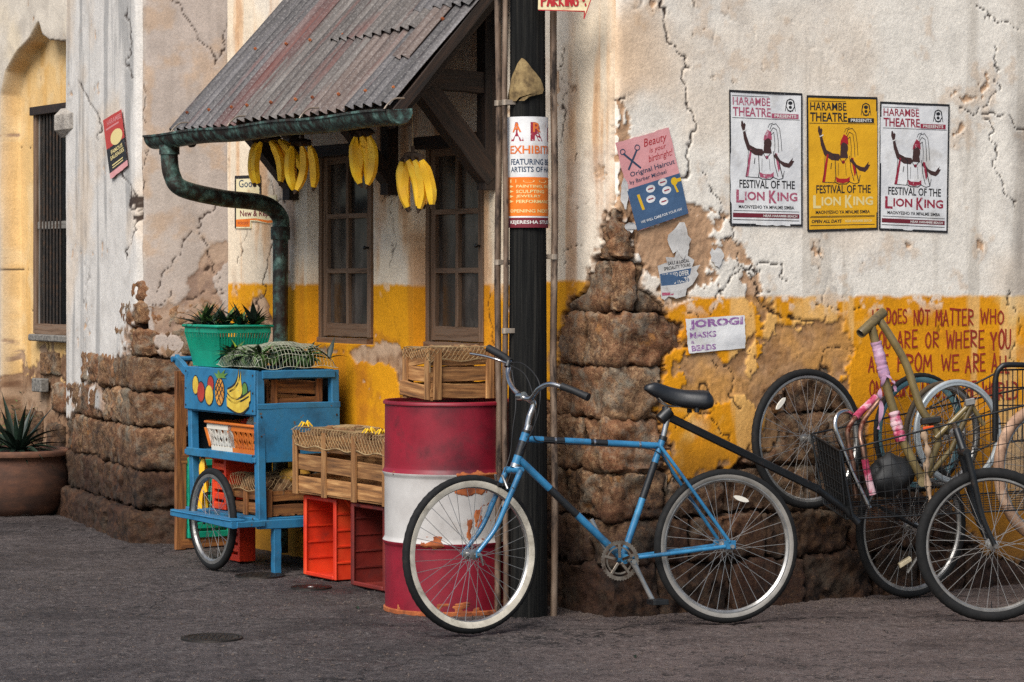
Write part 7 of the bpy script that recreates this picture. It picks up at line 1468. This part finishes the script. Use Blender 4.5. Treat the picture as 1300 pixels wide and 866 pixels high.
for k, ((px, py, r), lb) in enumerate(zip(DRAINS, ("round iron drain cover in the street beside the blue cart's wheel", "round iron drain cover in front of the red crates", "lone round drain cover nearest the camera, at lower left of the street"))):
    x, y = dr_pos(px, py); t = thing("drain_cover", lb, "drain cover", (x, y, 0), 0, "round drain covers in the street")
    build("lid", MB().lathe([(0, .003), (r * .82, .003), (r * .84, .0045), (r * .86, .003)], (x, y, 0), (0, 0, 1), 40), M_DRAIN, t)
    build("rim", MB().lathe([(r * .88, -.01), (r * .88, .004), (r, .005), (r * 1.02, -.01)], (x, y, 0), (0, 0, 1), 40), M_DRAIN, t)
    rib = MB()
    for q in range(-3, 4):
        for w_ in range(-3, 4):
            if q * q + w_ * w_ < 11: rib.box((x + q * r * .2 - .008, y + w_ * r * .2 - .008, .003), (.016, 0, 0), (0, .016, 0), (0, 0, .0025))
    o = build("tread_studs", rib, M_DRAIN, t); o['kind'] = 'stuff'
    if k == 1: build("grease_cap", MB().lathe([(0, .009), (.014, .008), (.018, .003)], (x, y - .01, 0), (0, 0, 1), 16), M_RIM, t)
for px, py, m_, lb in ((920, 792, M_LEAFG, "small green leaf on the street below the blue bicycle's rear wheel"), (967, 795, M_LEAFG, "green leaf scrap on the street just right of the rear wheel"), (806, 833, M_LEAFD, "dark fallen leaf on the open street below the chainring"), (1127, 803, M_LEAFD, "dark curled leaf on the street left of the trailer's front wheel"), (452, 771, M_LEAFD, "dark leaf on the street in front of the maroon crate")):
    x, y = dr_pos(px, py); o = link("fallen_leaf", LM[m_.name][0], None, rot_to(Vector((x, y, float(gh(x, y)) + .006)), ru(0, 6), .05, .2, .06)); props(o, lb, "leaf", "fallen leaves on the street")
# loose grit and chips along the foot of the walls and over the street
random.seed(5); gr = MB()
for k in range(5200):
    if k < 2200: a = ru(0, 3.6); p = WR.pt(a, 0, .03 + abs(random.gauss(0, .12))) if rnd() < .75 else WL.pt(ru(0, 1.2), 0, .03 + abs(random.gauss(0, .1)))
    else: p = Vector((ru(-3, 2.8), ru(9.8, 13.5), 0))
    if 12.0 < p.y and p.x < -3.0: continue
    s_ = ru(.0025, .008) * (1.6 if rnd() < .06 else 1); z_ = float(gh(p.x, p.y)); q = [Vector((ru(-1, 1), ru(-1, 1), 0)).normalized() * s_ for _ in range(2)]
    V = [p + Vector((math.cos(t) * s_ * ru(.6, 1.2), math.sin(t) * s_ * ru(.6, 1.2), z_ - .001)) for t in (0, 1.57, 3.14, 4.71)] + [p + Vector((ru(-.3, .3) * s_, ru(-.3, .3) * s_, z_ + s_ * ru(.5, .9)))]
    gr.add(V, [(0, 1, 4), (1, 2, 4), (2, 3, 4), (3, 0, 4)])
o = build("grit", gr, mat("grit_stone", [hx('#241d1a'), hx('#4c4039'), hx('#7a6d64')], scale=300, rough=.9, bump=0), None, 0); o['kind'] = 'stuff'; o['label'] = "loose grit and stone chips along the foot of the wall"; o['category'] = "grit"
